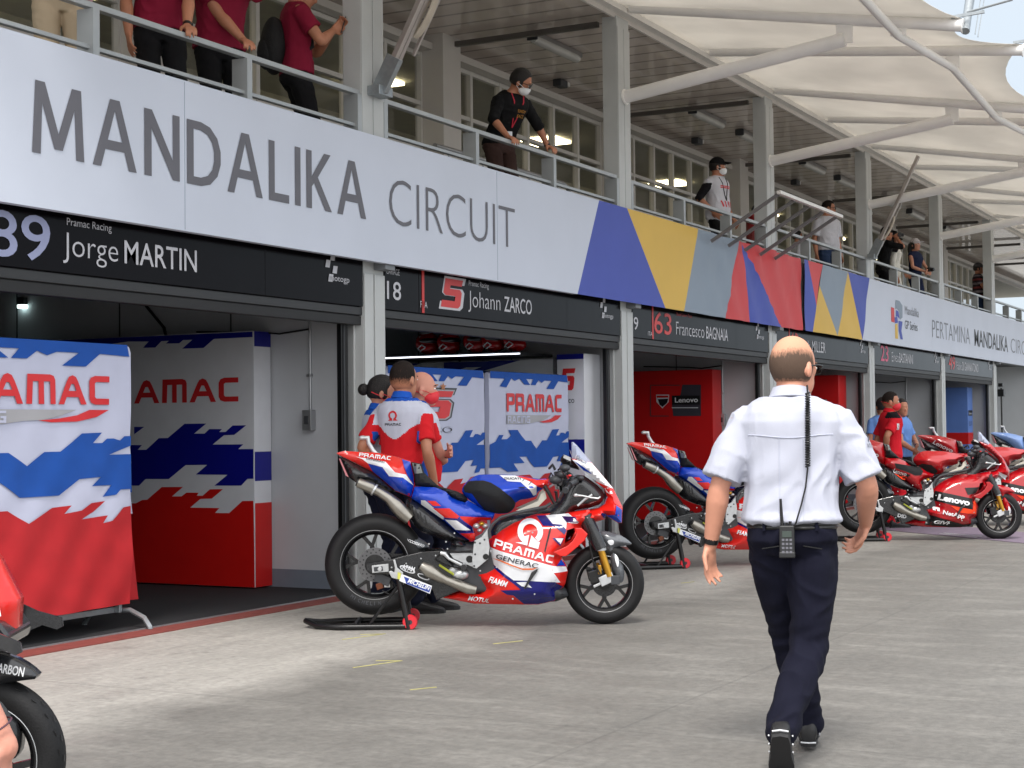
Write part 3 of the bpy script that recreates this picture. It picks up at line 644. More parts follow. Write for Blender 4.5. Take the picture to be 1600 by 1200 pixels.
# folded awning arms on the pillars
def arm(x, label, y1, z1, rope):
    t = empty('awning_arm', (x, 7.15, 4.15), label, 'awning arm', 'folding awning arms hinged on the balcony pillars')
    m = MB(); GAL = M('anodised_aluminium', (176, 168, 164), .3, .6)
    a, b_ = V((x, 7.12, 4.15)), V((x, y1, z1)); d = (b_-a).normalized(); n = V((1, 0, 0))
    m.bar(a, b_, .05, .05, GAL, up=n); m.bar(a+n*.07, b_+n*.07, .03, .05, GAL, up=n); m.bar(a+n*.035, b_+n*.035, .02, .03, BLACK, up=n); m.build('profile', t, bevel=.004)
    m = MB(); m.box(x-.09, x+.12, 7.07, 7.19, 4.1, 4.18, STEEL); m.bar(a, a+d*.3, .14, .06, STEEL, up=n); m.build('hinge', t, bevel=.004)
    if rope:
        m = MB(); c = a+(b_-a)*rope; 
        for k in range(5): m.tube([c+n*(.12+.014*k)+d*(.0+.2*math.cos(w_)) + V((0, .05*math.sin(w_), .0)) for w_ in [2*PI*q_/14 for q_ in range(14)]], .012, M('rope', (190, 180, 165), .8), 6, closed=True)
        m.build('coiled_rope', t, smooth=True)
        m = MB(); m.bar(c+n*.24-d*.35, c+n*.24+d*.6, .025, .025, GAL, up=n); m.build('side_bar', t)
arm(11.2, 'shiny folding arm with coiled white rope on the near left pillar', 6.55, 5.15, .62)
arm(26.5, 'long shiny diagonal arm beside the women on the balcony', 6.33, 5.77, .3)
t = empty('tilted_frame', (19.8, 7.0, 3.6), 'grey metal frame of parallel bars leaning out over the red triangle banner', 'metal frame')
m = MB(); FR = M('frame_grey', (118, 116, 118), .4, .3)
m.bar((18.5, 6.1, 4.14), (21.15, 6.1, 4.14), .05, .04, FRAMEW); m.build('top_bar', t)
for k in range(5):
    x = 18.58+k*.61; MB().bar((x, 7.0, 3.61), (x, 6.13, 4.125), .035, .04, FR).build('bar', t)
# ================================================================== RACING MOTORCYCLES
# outlines were measured on the nearest motorcycle and turned into metres (x from the rear hub, z from the ground)
def T(u, v): return ((u-587.6)/230., (975.4+.0105*(943-u)-v)/230.)
def cv(ou, ov, s): return lambda *p: [T(ou+a/s, ov+b/s) for a, b in p]
zA = cv(520, 690, 10.); zB = cv(660, 720, 8.889); zC = cv(740, 780, 7.06); zD = cv(840, 680, 7.06); zE = cv(860, 820, 7.5)
zF = cv(510, 800, 6.667); zG = cv(640, 820, 9.23); zH = cv(470, 880, 6.957)
def zL(*p): return [(1.545+(1320+a/5.714-1559.8)/146., (843-660-b/5.714)/146.) for a, b in p]
CARB = M('carbon_fibre', (34, 35, 38), .25, var=.25, vs=90, coat=.4); CARBG = M('carbon_fender', (92, 95, 100), .25, var=.15, vs=60, coat=.5)
MRED = M('gloss_red', (222, 32, 24), .25, var=.02, coat=.6); MBLUE = M('gloss_blue', (18, 66, 190), .22, .1, var=.04, coat=.6); MNAVY = M('gloss_navy', (14, 18, 110), .25, coat=.6, var=.03)
MWHT = M('gloss_white', (232, 234, 238), .3, var=.02, coat=.4); LRED = M('deep_gloss_red', (164, 8, 20), .22, var=.03, coat=.7); ORNG = M('fluo_orange', (250, 70, 30), .4, var=.02)
ALU = M('machined_aluminium', (196, 198, 200), .35, .6, var=.08, vs=30); TI = M('titanium', (150, 146, 138), .3, .85, var=.12, vs=18); GOLD = M('gold_fork', (190, 142, 50), .28, .75)
SEAT = M('seat_foam', (26, 27, 30), .9, var=.1, bump=.15, bs=250); LBL = M('pale_blue_paint', (120, 150, 205), .35, coat=.4, var=.03); RIMB = M('rim_black', (20, 20, 22), .25, coat=.3)
DISC = M('brake_disc_steel', (110, 110, 112), .35, .8, var=.1); SCR = M('screen_plastic', (190, 200, 222), .12, alpha=.62, var=.02); COPP = M('caliper_bronze', (110, 62, 40), .45, .5); REDW = M('wheel_red_rubber', (205, 34, 48), .5)
def Wf(outline, W0, R, wmin=.012):
    f = W0 if callable(W0) else (lambda x, z: W0)
    def g(x, z):
        d = pdist((x, z), outline); w0 = f(x, z)
        return wmin+(w0-wmin)*math.sin(PI/2*min(1., d/R))
    return g
def shell(name, outline, W0, R, mat, root, decals=(), texts=(), step=.022, wmin=.012, holes=(), bevel_round=1, extra=None):
    o = round_poly(outline, bevel_round) if bevel_round else outline
    W = Wf(o, W0, R, wmin); m = MB()
    m.slab([o]+list(holes), lambda x, z: V((x, -W(x, z), z)), lambda x, z: V((x, W(x, z), z)), mat, step)
    for k, (ps, mt) in enumerate(decals):
        e = .003+.0012*k
        m.poly(ps, lambda x, z: V((x, -W(x, z)-e, z)), mt, step); m.poly(ps, lambda x, z: V((x, W(x, z)+e, z)), mt, step)
    for tx in texts:
        fnt, s, (x, z), h, wd, ang, mt = tx[:7]; sl_ = tx[7] if len(tx) > 7 else 0; bd = tx[8] if len(tx) > 8 else .02
        xc = x+wd*.5*math.cos(ang)
        for side in (-1, 1):
            fn = (lambda a, b: V((a, -W(a, b)-.012, b))) if side < 0 else (lambda a, b: V((2*xc-a, W(2*xc-a, b)+.012, b+ (2*(a-xc))*math.tan(-ang))))
            if fnt == 't': techno(m, s, fn, x, z, h, mt, w=wd, step=.04, angle=ang, slant=sl_)
            else: m.text(s, fn, x, z, h, mt, bold=bd, w=wd, step=.05, angle=ang, slant=sl_)
    if extra: extra(m, W)
    return m.build(name, root, smooth=50)
def plate(m, ps, y0, y1, mt):
    for s in (-1, 1): m.slab(ps, lambda x, z: V((x, s*y0, z)), lambda x, z: V((x, s*y1, z)), mt)
def wheel(root, cx, cz, R, Rr, hw, nsp, disc_r, phase, rear):
    w_ = MB(); w_.lathe([(Rr*.93, -hw*.72), (Rr, -hw*.86), (Rr+(R-Rr)*.35, -hw), (Rr+(R-Rr)*.65, -hw*.93), (Rr+(R-Rr)*.85, -hw*.66), (R-.004, -hw*.33), (R, 0), (R-.004, hw*.33), (Rr+(R-Rr)*.85, hw*.66), (Rr+(R-Rr)*.65, hw*.93), (Rr+(R-Rr)*.35, hw), (Rr, hw*.86), (Rr*.93, hw*.72)], (cx, 0, cz), (0, 1, 0), RUBBER, 64, closed=True)
    root_w = MB(); root_w.lathe([(.022, -.05), (.04, -.045), (.045, 0), (.04, .045), (.022, .05)], (cx, 0, cz), (0, 1, 0), RIMB, 20)
    hub = root_w.build('wheel', root, smooth=True)
    w_.build('tyre', hub, smooth=40)
    r = MB(); r.lathe([(Rr*.97, -hw*.78), (Rr*1.0, -hw*.82), (Rr*1.0, -hw*.7), (Rr*.88, -hw*.35), (Rr*.88, hw*.35), (Rr*1.0, hw*.7), (Rr*1.0, hw*.82), (Rr*.97, hw*.78), (Rr*.85, hw*.35), (Rr*.85, -hw*.35)], (cx, 0, cz), (0, 1, 0), RIMB, 56, closed=True)
    for side in (-1, 1): r.lathe([(Rr*1.0, side*(hw*.83)), (Rr*.985, side*(hw*.86)), (Rr*.975, side*(hw*.83))], (cx, 0, cz), (0, 1, 0), ALU, 56, closed=True)
    for k in range(nsp):
        a = phase+2*PI*k/nsp; d = V((math.cos(a), 0, math.sin(a))); c = V((cx, 0, cz)); tn = V((-math.sin(a), 0, math.cos(a)))
        mid = c+d*Rr*.52
        r.bar(c+d*.035, mid, .03, .03, RIMB, up=(0, 1, 0))
        for sg in (-1, 1):
            a2 = a+sg*.24; r.bar(mid, c+V((math.cos(a2), 0, math.sin(a2)))*Rr*.9, .022, .024, RIMB, up=(0, 1, 0))
    r.build('rim', hub, smooth=30)
    dm = MB()
    for side in ((-1, 1) if not rear else (-1,)):
        y = side*hw*.62
        dm.lathe([(disc_r*.55, y-.003), (disc_r, y-.003), (disc_r, y+.003), (disc_r*.55, y+.003)], (cx, 0, cz), (0, 1, 0), DISC if rear else CARB, 40, closed=True)
        for k in range(30):
            a = 2*PI*k/30; rr = disc_r*(.72 if k % 2 else .88); dm.lathe([(.0, -.0042), (.006, -.0042), (.006, .0042), (0, .0042)], (cx+rr*math.cos(a), y, cz+rr*math.sin(a)), (0, 1, 0), BLACK, 6)
        dm.lathe([(disc_r*.2, y-.006), (disc_r*.6, y-.005), (disc_r*.6, y+.005), (disc_r*.2, y+.006)], (cx, 0, cz), (0, 1, 0), RIMB, 20, closed=True)
    dm.build('brake_disc', hub, smooth=30)
    return hub
LIV = {
 'A': dict(tail=MRED, side=MBLUE, tank=MBLUE, fair=MRED, nose=MRED, fender=CARBG),
 'B': dict(tail=LRED, side=LRED, tank=LRED, fair=LRED, nose=LRED, fender=LRED),
 'C': dict(tail=LBL, side=LBL, tank=MRED, fair=LBL, nose=LBL, fender=LBL),
 'D': dict(tail=MRED, side=CARB, tank=CARB, fair=CARB, nose=MRED, fender=CARB)}
def bike(label, kind, loc, yaw, sc_=1., low=False):
    Lv = LIV[kind]; A_ = kind == 'A'
    t = empty('racing_motorcycle', (0, 0, 0), label, 'motorcycle', 'racing motorcycles parked in the pit lane')
    hx, hz = T(587.6, 881.5)[0], .422; fxx, fz = T(943, 914)
    wheel(t, 0, hz, .343, .235, .098, 5, .115, .5, True)
    wheel(t, fxx, .273, .273, .192, .062, 5, .085, -PI/2, False)
    m = MB()
    for k, ch in enumerate('MICHELIN'):
        a = R_(232+k*6.2); rr = .268; m.text(ch, lambda x, z: V((x, -.1005+.0*x, z)), rr*math.cos(a), hz+rr*math.sin(a), .026, M('tyre_print', (70, 72, 78), .6), w=.004 if ch == 'I' else .017, angle=a+PI/2)
    m.build('tyre_lettering', t)
    # tail
    tw = lambda x, z: .035+.1*min(1, max(0, (x+.27)/.45))
    dec = []; tx = []
    if A_:
        dec = [(zA((390, 250), (480, 270), (560, 275), (860, 330), (1010, 490), (1175, 525), (1285, 700), (1270, 700), (1130, 570), (910, 550), (810, 410), (580, 355), (500, 290)), MWHT),
               (zA((582, 357), (808, 412), (908, 552), (1128, 572), (1285, 700), (1240, 870), (1000, 780), (780, 590), (645, 480)), MBLUE),
               (zA((1105, 290), (1230, 330), (1280, 560), (1290, 700), (1190, 530)), MBLUE)]
        p0 = zA((360, 215))[0]; tx = [('t', 'PRAMAC', (zA((440, 245))[0]), .025, .215, -.13, MWHT), ('f', 'GENERAC', (zA((550, 290))[0]), .013, .13, -.2, DGREY)]
    if kind == 'B': tx = [('f', 'Lenovo', zA((520, 420))[0], .05, .26, -.5, MWHT)]
    if kind == 'B': dec = [(zA((1500, 0), (1501, 0), (1500, 1)), MWHT)]; dec = []
    shell('tail_cowl', zA((85, 195), (200, 165), (700, 190), (1000, 250), (1235, 320), (1290, 560), (1305, 720), (1250, 890), (1000, 790), (920, 720), (780, 590), (640, 485), (100, 210)), tw, .09, Lv['tail'], t, dec, tx, wmin=.02, bevel_round=0)
    def tl(m, W):
        m.poly(zA((130, 280), (150, 285), (280, 570), (235, 545)), lambda x, z: V((x, -.05, z)), M('tail_light', (190, 120, 126), .3)); m.poly(zA((130, 280), (150, 285), (280, 570), (235, 545)), lambda x, z: V((x, .05, z)), M('tail_light'))
    shell('undertray', zA((110, 225), (640, 488), (780, 595), (930, 725), (1010, 800), (900, 800), (700, 700), (560, 640), (400, 665), (330, 620), (260, 565), (150, 285)), .085, .06, CARB, t, extra=tl, bevel_round=0)
    shell('seat_back', zA((1240, 335), (1400, 365), (1445, 505), (1640, 690), (1700, 730), (1500, 730), (1310, 700), (1285, 520)), .1, .04, SEAT, t, [(zA((1262, 350), (1385, 372), (1425, 505), (1300, 515)), M('grey_pad', (120, 124, 122), .6))], bevel_round=0)
    m = MB(); p = [T(569, 686), T(577, 686), T(578, 694), T(585, 706), T(592, 714)]; m.tube([(a, -.0, b) for a, b in p], [.014, .018, .015, .016, .02], ALU, 10); m.ell((p[0][0], 0, p[0][1]), (.03, .022, .016), ALU); m.build('tail_camera', t, smooth=True)
    # side panel
    sp = [T(650, 762)]+zB((0, 370), (200, 380), (340, 440), (420, 520), (600, 590), (640, 560), (780, 640), (880, 700), (1010, 740), (1000, 780), (970, 830), (820, 830), (730, 890), (700, 930), (740, 1100), (690, 1130), (520, 1020), (300, 830), (0, 620))+[T(645, 779)]
    dec = []; tx = []
    if A_:
        dec = [(zB((0, 552), (60, 552), (300, 760), (320, 815), (290, 815), (0, 612)), MWHT), (zB((85, 557), (200, 560), (275, 628), (170, 628)), MRED), (zB((165, 660), (390, 660), (528, 770), (500, 800), (325, 790)), MRED),
               (zB((530, 768), (965, 792), (960, 825), (820, 826), (730, 885), (700, 920), (545, 800)), MRED), (zB((325, 818), (490, 826), (680, 962), (470, 960)), MWHT), (zB((300, 795), (520, 800), (700, 930), (706, 990), (520, 995), (470, 965), (690, 970), (490, 822), (320, 812)), MNAVY), (zB((522, 1006), (735, 1002), (738, 1090), (690, 1125)), MRED)]
    if kind == 'B':
        dec = [(zL((350, 365), (520, 420), (470, 470), (360, 400)), BLACK), (zL((370, 405), (490, 440), (475, 470), (440, 460)), ORNG)]; tx = [('f', 'Lenovo', zL((362, 395))[0], .045, .145, -.32, MWHT)]; dec.append((zL((372, 308), (470, 325), (620, 345), (645, 385), (620, 425), (560, 425), (520, 405), (470, 385), (385, 355)), SEAT))
    shell('side_panel', sp, lambda x, z: .13, .06, Lv['side'], t, dec, tx, bevel_round=0, wmin=.07)
    shell('seat_pad', zB((-130, 260), (100, 330), (300, 385), (560, 460), (650, 560), (620, 592), (500, 572), (400, 505), (330, 445), (150, 380), (-60, 345)), .12, .04, SEAT, t)
    # tank
    tk = zB((560, 460), (565, 380), (640, 290), (760, 215), (860, 203), (1080, 206), (1320, 215), (1600, 270))+zD((130, 490), (130, 575), (60, 600), (0, 650))+zB((1600, 500), (1530, 530), (1310, 570), (1290, 660), (1220, 735), (1100, 750), (1000, 745), (880, 700), (780, 640), (640, 545))
    kg = zB((580, 385), (645, 300), (760, 285), (860, 282), (960, 310), (1080, 380), (1250, 520), (1303, 600), (1285, 660), (1215, 728), (1100, 742), (1015, 735), (880, 700), (790, 600), (700, 465), (595, 445))
    if kind == 'B': kg = [zL(*q_)[0] for q_ in [[(600, 340)], [(640, 315)], [(720, 330)], [(780, 380)], [(790, 400)], [(740, 440)], [(700, 430)], [(640, 380)]]]
    dec = [(kg, SEAT)]
    tx = []
    if A_:
        dec += [(zB((1080, 212), (1300, 218), (1500, 300), (1590, 360), (1590, 480), (1550, 500), (1500, 420), (1370, 305), (1190, 292)), MWHT), (zB((1310, 220), (1450, 243), (1600, 278))+zD((125, 497), (125, 570), (60, 595))+zB((1600, 365), (1500, 298)), MRED)]
        tx = [('f', 'DUCATI', zB((1150, 268))[0], .014, .11, -.02, DGREY)]
    def tkx(m, W):
        for ps in (zB((1330, 372), (1420, 366), (1435, 380), (1350, 382)), zB((1420, 262), (1428, 266), (1400, 295), (1394, 290)), zB((1520, 295), (1528, 300), (1482, 345), (1476, 340))): 
            m.poly(ps, lambda x, z: V((x, -W(x, z)-.009, z)), BLACK, 0)
    shell('fuel_tank', tk, lambda x, z: .165, .13, Lv['tank'], t, dec, tx, extra=tkx if A_ else None, wmin=.02)
    # inner dark mass: airbox, engine, radiator
    shell('airbox', zC((165, 440), (170, 330), (240, 230), (340, 175), (640, 140), (900, 90))+zD((330, 500), (480, 430), (640, 540), (740, 640), (745, 720), (660, 800), (330, 855))+zC((1150, 330), (900, 600), (500, 700), (250, 560)), .115, .05, CARB, t)
    shell('engine', zG((480, 380), (600, 340), (600, 220), (700, 170), (850, 250), (930, 260), (1150, 200), (1400, 500), (1900, 700), (2400, 1000), (2000, 1150), (1200, 1050), (700, 990), (400, 1000), (340, 880), (560, 700), (560, 500)), .13, .05, DGREY, t)
    # main fairing
    fo = zC((165, 520), (175, 440), (300, 330), (450, 240), (640, 180), (700, 166), (1050, 150), (1271, 118), (1271, 262), (1165, 296), (1232, 365), (1200, 430), (1100, 510), (1000, 600), (965, 645), (1010, 720), (1030, 790), (1000, 920), (980, 960), (905, 1005), (905, 1060), (880, 1110), (700, 1150), (530, 1150), (0, 1140))+zG((460, 1030), (500, 1005), (600, 998), (720, 950), (900, 990), (1010, 980), (1070, 900), (1000, 780), (930, 685))+zC((130, 782), (208, 745), (195, 690), (165, 570))
    hole = zC((1015, 330), (1100, 310), (1105, 350), (1060, 440), (985, 480), (1000, 390))
    fwd = lambda x, z: .205+.045*max(0, 1-abs(z-.42)/.3)-.10*max(0, (z-.62)/.2)*0
    dec = []; tx = []; fx_ = None
    if A_:
        dec = [(zC((168, 518), (870, 716), (1008, 736), (1024, 785), (865, 787), (940, 898), (630, 876), (450, 880), (205, 698), (172, 580)), MWHT),
               (zC((205, 702), (430, 866), (560, 870), (650, 876), (880, 890), (970, 955), (900, 1008), (900, 1058), (876, 1106), (700, 1144), (545, 1142), (430, 1035), (360, 1025), (290, 976), (510, 970), (440, 910), (208, 738)), MNAVY),
               (zC((690, 182), (790, 177), (862, 268), (960, 272), (1010, 335), (985, 375), (880, 288), (760, 282)), MNAVY), (zC((792, 177), (965, 165), (1040, 157), (1150, 252), (1130, 268), (1015, 248), (1003, 318), (962, 272), (862, 264)), MWHT),
               (zC((965, 186), (1110, 192), (1146, 254), (1012, 246)), M('purple_navy', (52, 24, 84), .3, coat=.4)), (zC((855, 412), (985, 412), (940, 502)), MNAVY), (zC((885, 416), (975, 416), (942, 482)), MWHT), (zC((460, 886), (570, 882), (628, 946), (520, 930)), MWHT),
               (zC((900, 712), (955, 655), (1000, 722)), MBLUE)]
        def ring(m, W):
            c = zC((618, 345))[0]; s_ = 1/7.06/230; fn = lambda x, z: V((x, -W(x, z)-.015, z)); fn2 = lambda x, z: V((x, W(x, z)+.015, z))
            n_ = 30; a0, a1 = R_(-52), R_(232); out = [(c[0]+137*s_*math.cos(a0+(a1-a0)*k/n_), c[1]+137*s_*math.sin(a0+(a1-a0)*k/n_)) for k in range(n_+1)]; inn = [(c[0]+80*s_*math.cos(a1+(a0-a1)*k/n_), c[1]+80*s_*math.sin(a1+(a0-a1)*k/n_)) for k in range(n_+1)]
            ft1 = zC((455, 458), (534, 455), (534, 400), (605, 378), (582, 492)); ft2 = zC((632, 382), (672, 412), (705, 452), (706, 530), (590, 498))
            ft2 = zC((630, 384), (702, 455), (720, 452), (700, 528), (596, 500))
            for f_ in (fn, fn2):
                m.poly(out+inn, f_, MWHT, .03)
                for p_ in (ft1, ft2): m.poly(p_, (lambda f_: lambda x, z: f_(x, z)+V((0, -.001 if f_ is fn else .001, 0)))(f_), MWHT, .03)
            m.poly(zC((828, 300), (846, 306), (776, 562), (764, 556)), lambda x, z: V((x, -W(x, z)-.012, z)), BLACK, .03)
            m.poly(zC((205, 640), (300, 650), (520, 735), (640, 735), (700, 722), (640, 752), (530, 752), (300, 668)), lambda x, z: V((x, -W(x, z)-.012, z)), M('orange_swoosh', (225, 110, 50), .4), .03)
        fx_ = ring
        tx = [('t', 'PRAMAC', zC((218, 508))[0], .052, .405, -.282, MWHT), ('f', 'GENERAC', zC((238, 632))[0], .032, .285, -.235, DGREY, .1), ('f', 'FIAMM', zC((158, 888))[0], .04, .12, -.26, MWHT, .2), ('f', 'MOTUL', zG((838, 1062))[0], .03, .14, -.13, MWHT, .3)]
    if kind == 'B':
        dec = [(zL((745, 572), (1090, 650), (1075, 752), (722, 662)), BLACK), (zL((1095, 680), (1125, 665), (1128, 798), (960, 778), (870, 712), (1080, 752)), ORNG), (zL((690, 800), (1000, 895), (1105, 888), (1100, 918), (900, 922), (640, 895)), BLACK), (zL((1010, 545), (1150, 540), (1110, 600), (1035, 610)), BLACK)]
        tx = [('f', 'Lenovo', zL((758, 652))[0], .065, .35, -.205, MWHT, 0, .04), ('f', 'NetApp', zL((795, 788))[0], .045, .25, -.22, MWHT, 0, .03), ('f', 'GIVI', zL((715, 880))[0], .04, .17, -.1, MWHT, .3, .04)]
        fx_ = lambda m, W: m.poly(zL((722, 720), (775, 732), (772, 765), (752, 760), (752, 745), (740, 742), (740, 757), (718, 752)), lambda x, z: V((x, -W(x, z)-.012, z)), MWHT)
    if kind == 'D':
        dec = [(zC((165, 520), (870, 716), (1024, 785), (940, 898), (450, 880), (205, 698)), MWHT)]
    shell('fairing', fo, fwd, .11, Lv['fair'], t, dec, tx, holes=[hole], extra=fx_, bevel_round=0, wmin=.1, step=.025)
    for s in (-1, 1):
        m = MB(); q_ = zC((695, 735), (690, 765), (605, 880), (555, 962), (538, 948), (590, 850), (625, 775)); m.slab(q_, lambda x, z: V((x, s*.262, z)), lambda x, z: V((x, s*.252, z)), CARB)
        wl = zC((1095, 300), (1165, 300), (1232, 365), (1200, 430), (1100, 520), (1000, 602), (930, 600), (860, 560), (1000, 500), (1070, 440), (1115, 360)); m.slab(wl, lambda x, z: V((x, s*.285, z)), lambda x, z: V((x, s*.245, z)), Lv['fair'])
        m.build('side_wing', t, bevel=.008)
    # nose and screen
    no_ = zD((600, 312), (830, 590), (935, 800), (925, 975), (880, 975), (740, 890), (740, 935), (560, 992), (480, 1003), (440, 962), (335, 962), (330, 862), (560, 832), (680, 808), (740, 770), (775, 690), (740, 600), (650, 512), (500, 402), (385, 272))
    dec = []; tx = []
    if A_: dec = [(zD((388, 280), (600, 316), (830, 592), (870, 700), (760, 640), (735, 590), (650, 515), (500, 408)), MWHT), (zD((640, 520), (835, 600), (925, 800), (840, 760), (790, 650), (740, 600)), MRED), (zD((855, 775), (925, 830), (920, 970), (884, 970), (750, 892), (840, 880)), MBLUE), (zD((395, 285), (560, 400), (600, 440), (500, 395)), MBLUE), (zD((700, 855), (760, 880), (730, 930), (690, 870)), MNAVY), (zD((480, 870), (510, 872), (590, 962), (560, 968)), MWHT)]
    if kind == 'D': dec = [(zD((388, 280), (500, 330), (700, 560), (720, 620), (650, 515), (500, 408)), CARB)]
    if kind == 'B': dec = [(zL((1360, 400), (1440, 440), (1425, 480), (1370, 430)), MWHT)]
    nwf = lambda x, z: .155-.075*max(0, min(1, (z-.8)/.4))
    shell('nose_cowl', no_, nwf, .07, Lv['nose'], t, dec, tx, bevel_round=0, wmin=.05)
    shell('windscreen', zD((385, 92), (405, 88), (440, 120), (605, 312), (660, 430), (560, 400), (470, 350), (388, 268)), .09, .06, SCR, t, (), [('f', 'WITHU', zD((400, 262))[0], .03, .13, -.7, MWHT)] if A_ else (), bevel_round=0, wmin=.02)
    shell('dashboard', zD((250, 290), (300, 220), (385, 262), (480, 400), (440, 390), (300, 345)), .09, .04, BLACK, t, [(zD((300, 225), (380, 262), (370, 300), (290, 262)), M('dash_sticker', (170, 170, 172), .4))])
    # frame and footrest hanger
    m = MB(); plate(m, zG((1145, 30), (1130, 110), (1155, 300), (1135, 470), (970, 605), (915, 590), (908, 480), (932, 270), (945, 215), (1040, 165)), .165, .185, ALU)
    plate(m, zG((590, 398), (915, 395), (912, 590), (840, 560), (640, 470)), .13, .15, ALU); plate(m, zB((1300, 690), (1600, 560), (1640, 470), (1700, 420), (1720, 520), (1600, 640), (1440, 700)), .15, .17, M('frame_silver', (196, 192, 180), .35, .3))
    for (a, b) in ((950, 240), (1085, 200), (950, 405), (935, 570), (1020, 250)):
        x, z = zG((a, b))[0]; m.lathe([(0, 0), (.007, 0), (.007, .006), (0, .006)], (x, -.184, z), (0, -1, 0), DGREY, 8)
    x, z = zG((1100, 440))[0]; m.lathe([(0, 0), (.02, 0), (.02, .004), (0, .004)], (x, -.186, z), (0, -1, 0), BLACK, 12)
    x, z = zG((870, 480))[0]; m.lathe([(0, 0), (.024, 0), (.024, .004), (0, .004)], (x, -.151, z), (0, -1, 0), BLACK, 12)
    m.build('frame', t, bevel=.003)
    m = MB(); r3 = lambda ps, y: [(a, y, b) for a, b in ps]
    m.tube(r3(zG((460, 385), (520, 400), (580, 470), (760, 560)), -.175), [.012, .016, .01, .01], ALU, 8); m.tube(r3(zG((760, 575), (830, 590)), -.17), .016, CARB, 8); m.lathe([(0, 0), (.02, 0), (.02, .13), (0, .13)], (*[zG((790, 570))[0][0]], -.17, zG((790, 570))[0][1]), (0, -1, 0), CARB, 10); m.build('footrest', t, smooth=True)
    m = MB(); m.ell((zG((740, 700))[0][0], -.15, zG((740, 700))[0][1]), (.055, .03, .035), ALU); m.ell((zG((640, 640))[0][0], -.13, zG((640, 640))[0][1]), (.045, .03, .03), ALU)
    for (a, b, r) in ((760, 900, .022), (830, 870, .02), (800, 960, .016), (880, 900, .02)): x, z = zB((a, b))[0]; m.ell((x, -.135, z), (r, .03, r*.8), ALU if a != 830 else GOLD)
    m.tube(r3(zG((440, 560), (560, 640), (650, 700)), -.16), .008, M('yellow_green_spring', (170, 176, 60), .4), 6)
    m.build('rear_shock', t, smooth=True)
    shell('clutch_cover', zG((595, 250), (640, 190), (720, 175), (800, 220), (870, 300), (850, 350), (600, 355)), .17, .04, CARB, t)
    # swingarm, hugger
    m = MB(); plate(m, zF((430, 530), (650, 495), (800, 450), (1000, 405), (1200, 395), (1330, 560), (1400, 800), (1150, 900), (1110, 790), (900, 700), (700, 640), (500, 630), (440, 600)), .105, .15, CARB)
    m.build('swingarm', t, bevel=.01)
    def both(m_, ps, y0, mt): 
        for s in (-1, 1): m_.slab(ps, lambda x, z: V((x, s*y0, z)), lambda x, z: V((x, s*(y0+.006), z)), mt)
    m = MB(); both(m, zF((495, 545), (665, 525), (668, 605), (500, 620)), .151, ALU); both(m, zF((515, 560), (605, 550), (612, 595), (520, 605)), .158, DGREY); x, z = zF((580, 575))[0]; m.lathe([(0, -.2), (.014, -.2), (.014, .2), (0, .2)], (x, 0, z), (0, 1, 0), ALU, 12)
    m.build('axle_block', t, bevel=.002)
    m = MB(); fnS = lambda e: (lambda x, z: V((x, -.151-e, z)))
    rr_ = lambda ps, mt, e: m.slab(round_poly(ps, 2), fnS(e), fnS(0), mt)
    if A_: rr_(zF((775, 530), (930, 570), (940, 640), (790, 590)), MWHT, .002); rr_(zF((790, 545), (915, 580), (922, 625), (800, 580)), BLACK, .004); m.text('AFAM', fnS(.006), *zF((800, 580))[0], .035, MWHT, w=.085, angle=-.25, bold=.02)
    if A_: rr_(zF((960, 610), (1085, 655), (1080, 705), (965, 665)), MWHT, .002); rr_(zF((970, 625), (1072, 660), (1068, 690), (975, 655)), BLACK, .004)
    if A_ : m.build('sticker', t)
    elif kind == 'B': m.text('DID', fnS(.004), *zL((385, 815))[0], .04, MWHT, w=.1, angle=-.2, bold=.04); m.build('sticker', t)
    shell('rear_hugger', zF((800, 420), (805, 330), (830, 200), (900, 230), (1060, 330), (1085, 385), (960, 415), (880, 430)), .085, .03, CARBG, t, [] , [('f', 'ACCOSSATO', zF((835, 295))[0], .018, .13, -.38, MWHT, .2)] if A_ else [])
    # exhausts
    m = MB(); ps = r3(zA((430, 650), (640, 740), (690, 770), (760, 800), (900, 890), (1010, 1000), (1100, 1100), (1230, 1210)), -.075); m.tube(ps, [.033, .04, .03, .031, .036, .048, .05, .046], TI, 16)
    m.lathe([(0, 0), (.028, 0), (.028, .01), (0, .01)], ps[0], V(ps[0])-V(ps[1]), BLACK, 14); m.tube([(V(ps[1])+V(ps[2]))/2, V(ps[2])], .042, ALU, 16); m.build('upper_exhaust', t, smooth=45)
    m = MB(); ps = r3(zG((185, 560), (300, 640), (450, 730), (540, 770), (700, 830), (850, 890), (960, 910)), -.19); m.tube(ps, [.03, .047, .034, .027, .033, .036, .026], TI, 16)
    m.lathe([(0, 0), (.024, 0), (.024, .01), (0, .01)], ps[0], V(ps[0])-V(ps[1]), BLACK, 14); m.build('lower_exhaust', t, smooth=45)
    shell('heat_shield', [T(634, 781), T(648, 780), T(672, 795), T(714, 831), T(738, 842), T(728, 852), T(700, 847), T(672, 838), T(652, 828), T(640, 809)], .125, .05, CARB, t, [(zA((1240+70*k, 990+50*k), (1258+70*k, 1000+50*k), (1290+70*k, 1160+50*k), (1270+70*k, 1150+50*k)), BLACK) for k in range(4)])
    # front end
    for s in (-1, 1):
        m = MB(); a = T(913, 806); b = T(936.5, 857); c = T(950, 900); m.tube([(a[0], s*.1, a[1]), (b[0], s*.1, b[1])], [.048, .046], CARB, 16); m.tube([(b[0], s*.1, b[1]+.005), (b[0]+.001, s*.1, b[1]-.012)], .038, ALU, 14); m.tube([(b[0], s*.1, b[1]), (c[0], s*.1, c[1])], .024, GOLD, 14)
        m.build('fork_leg', t, smooth=45)
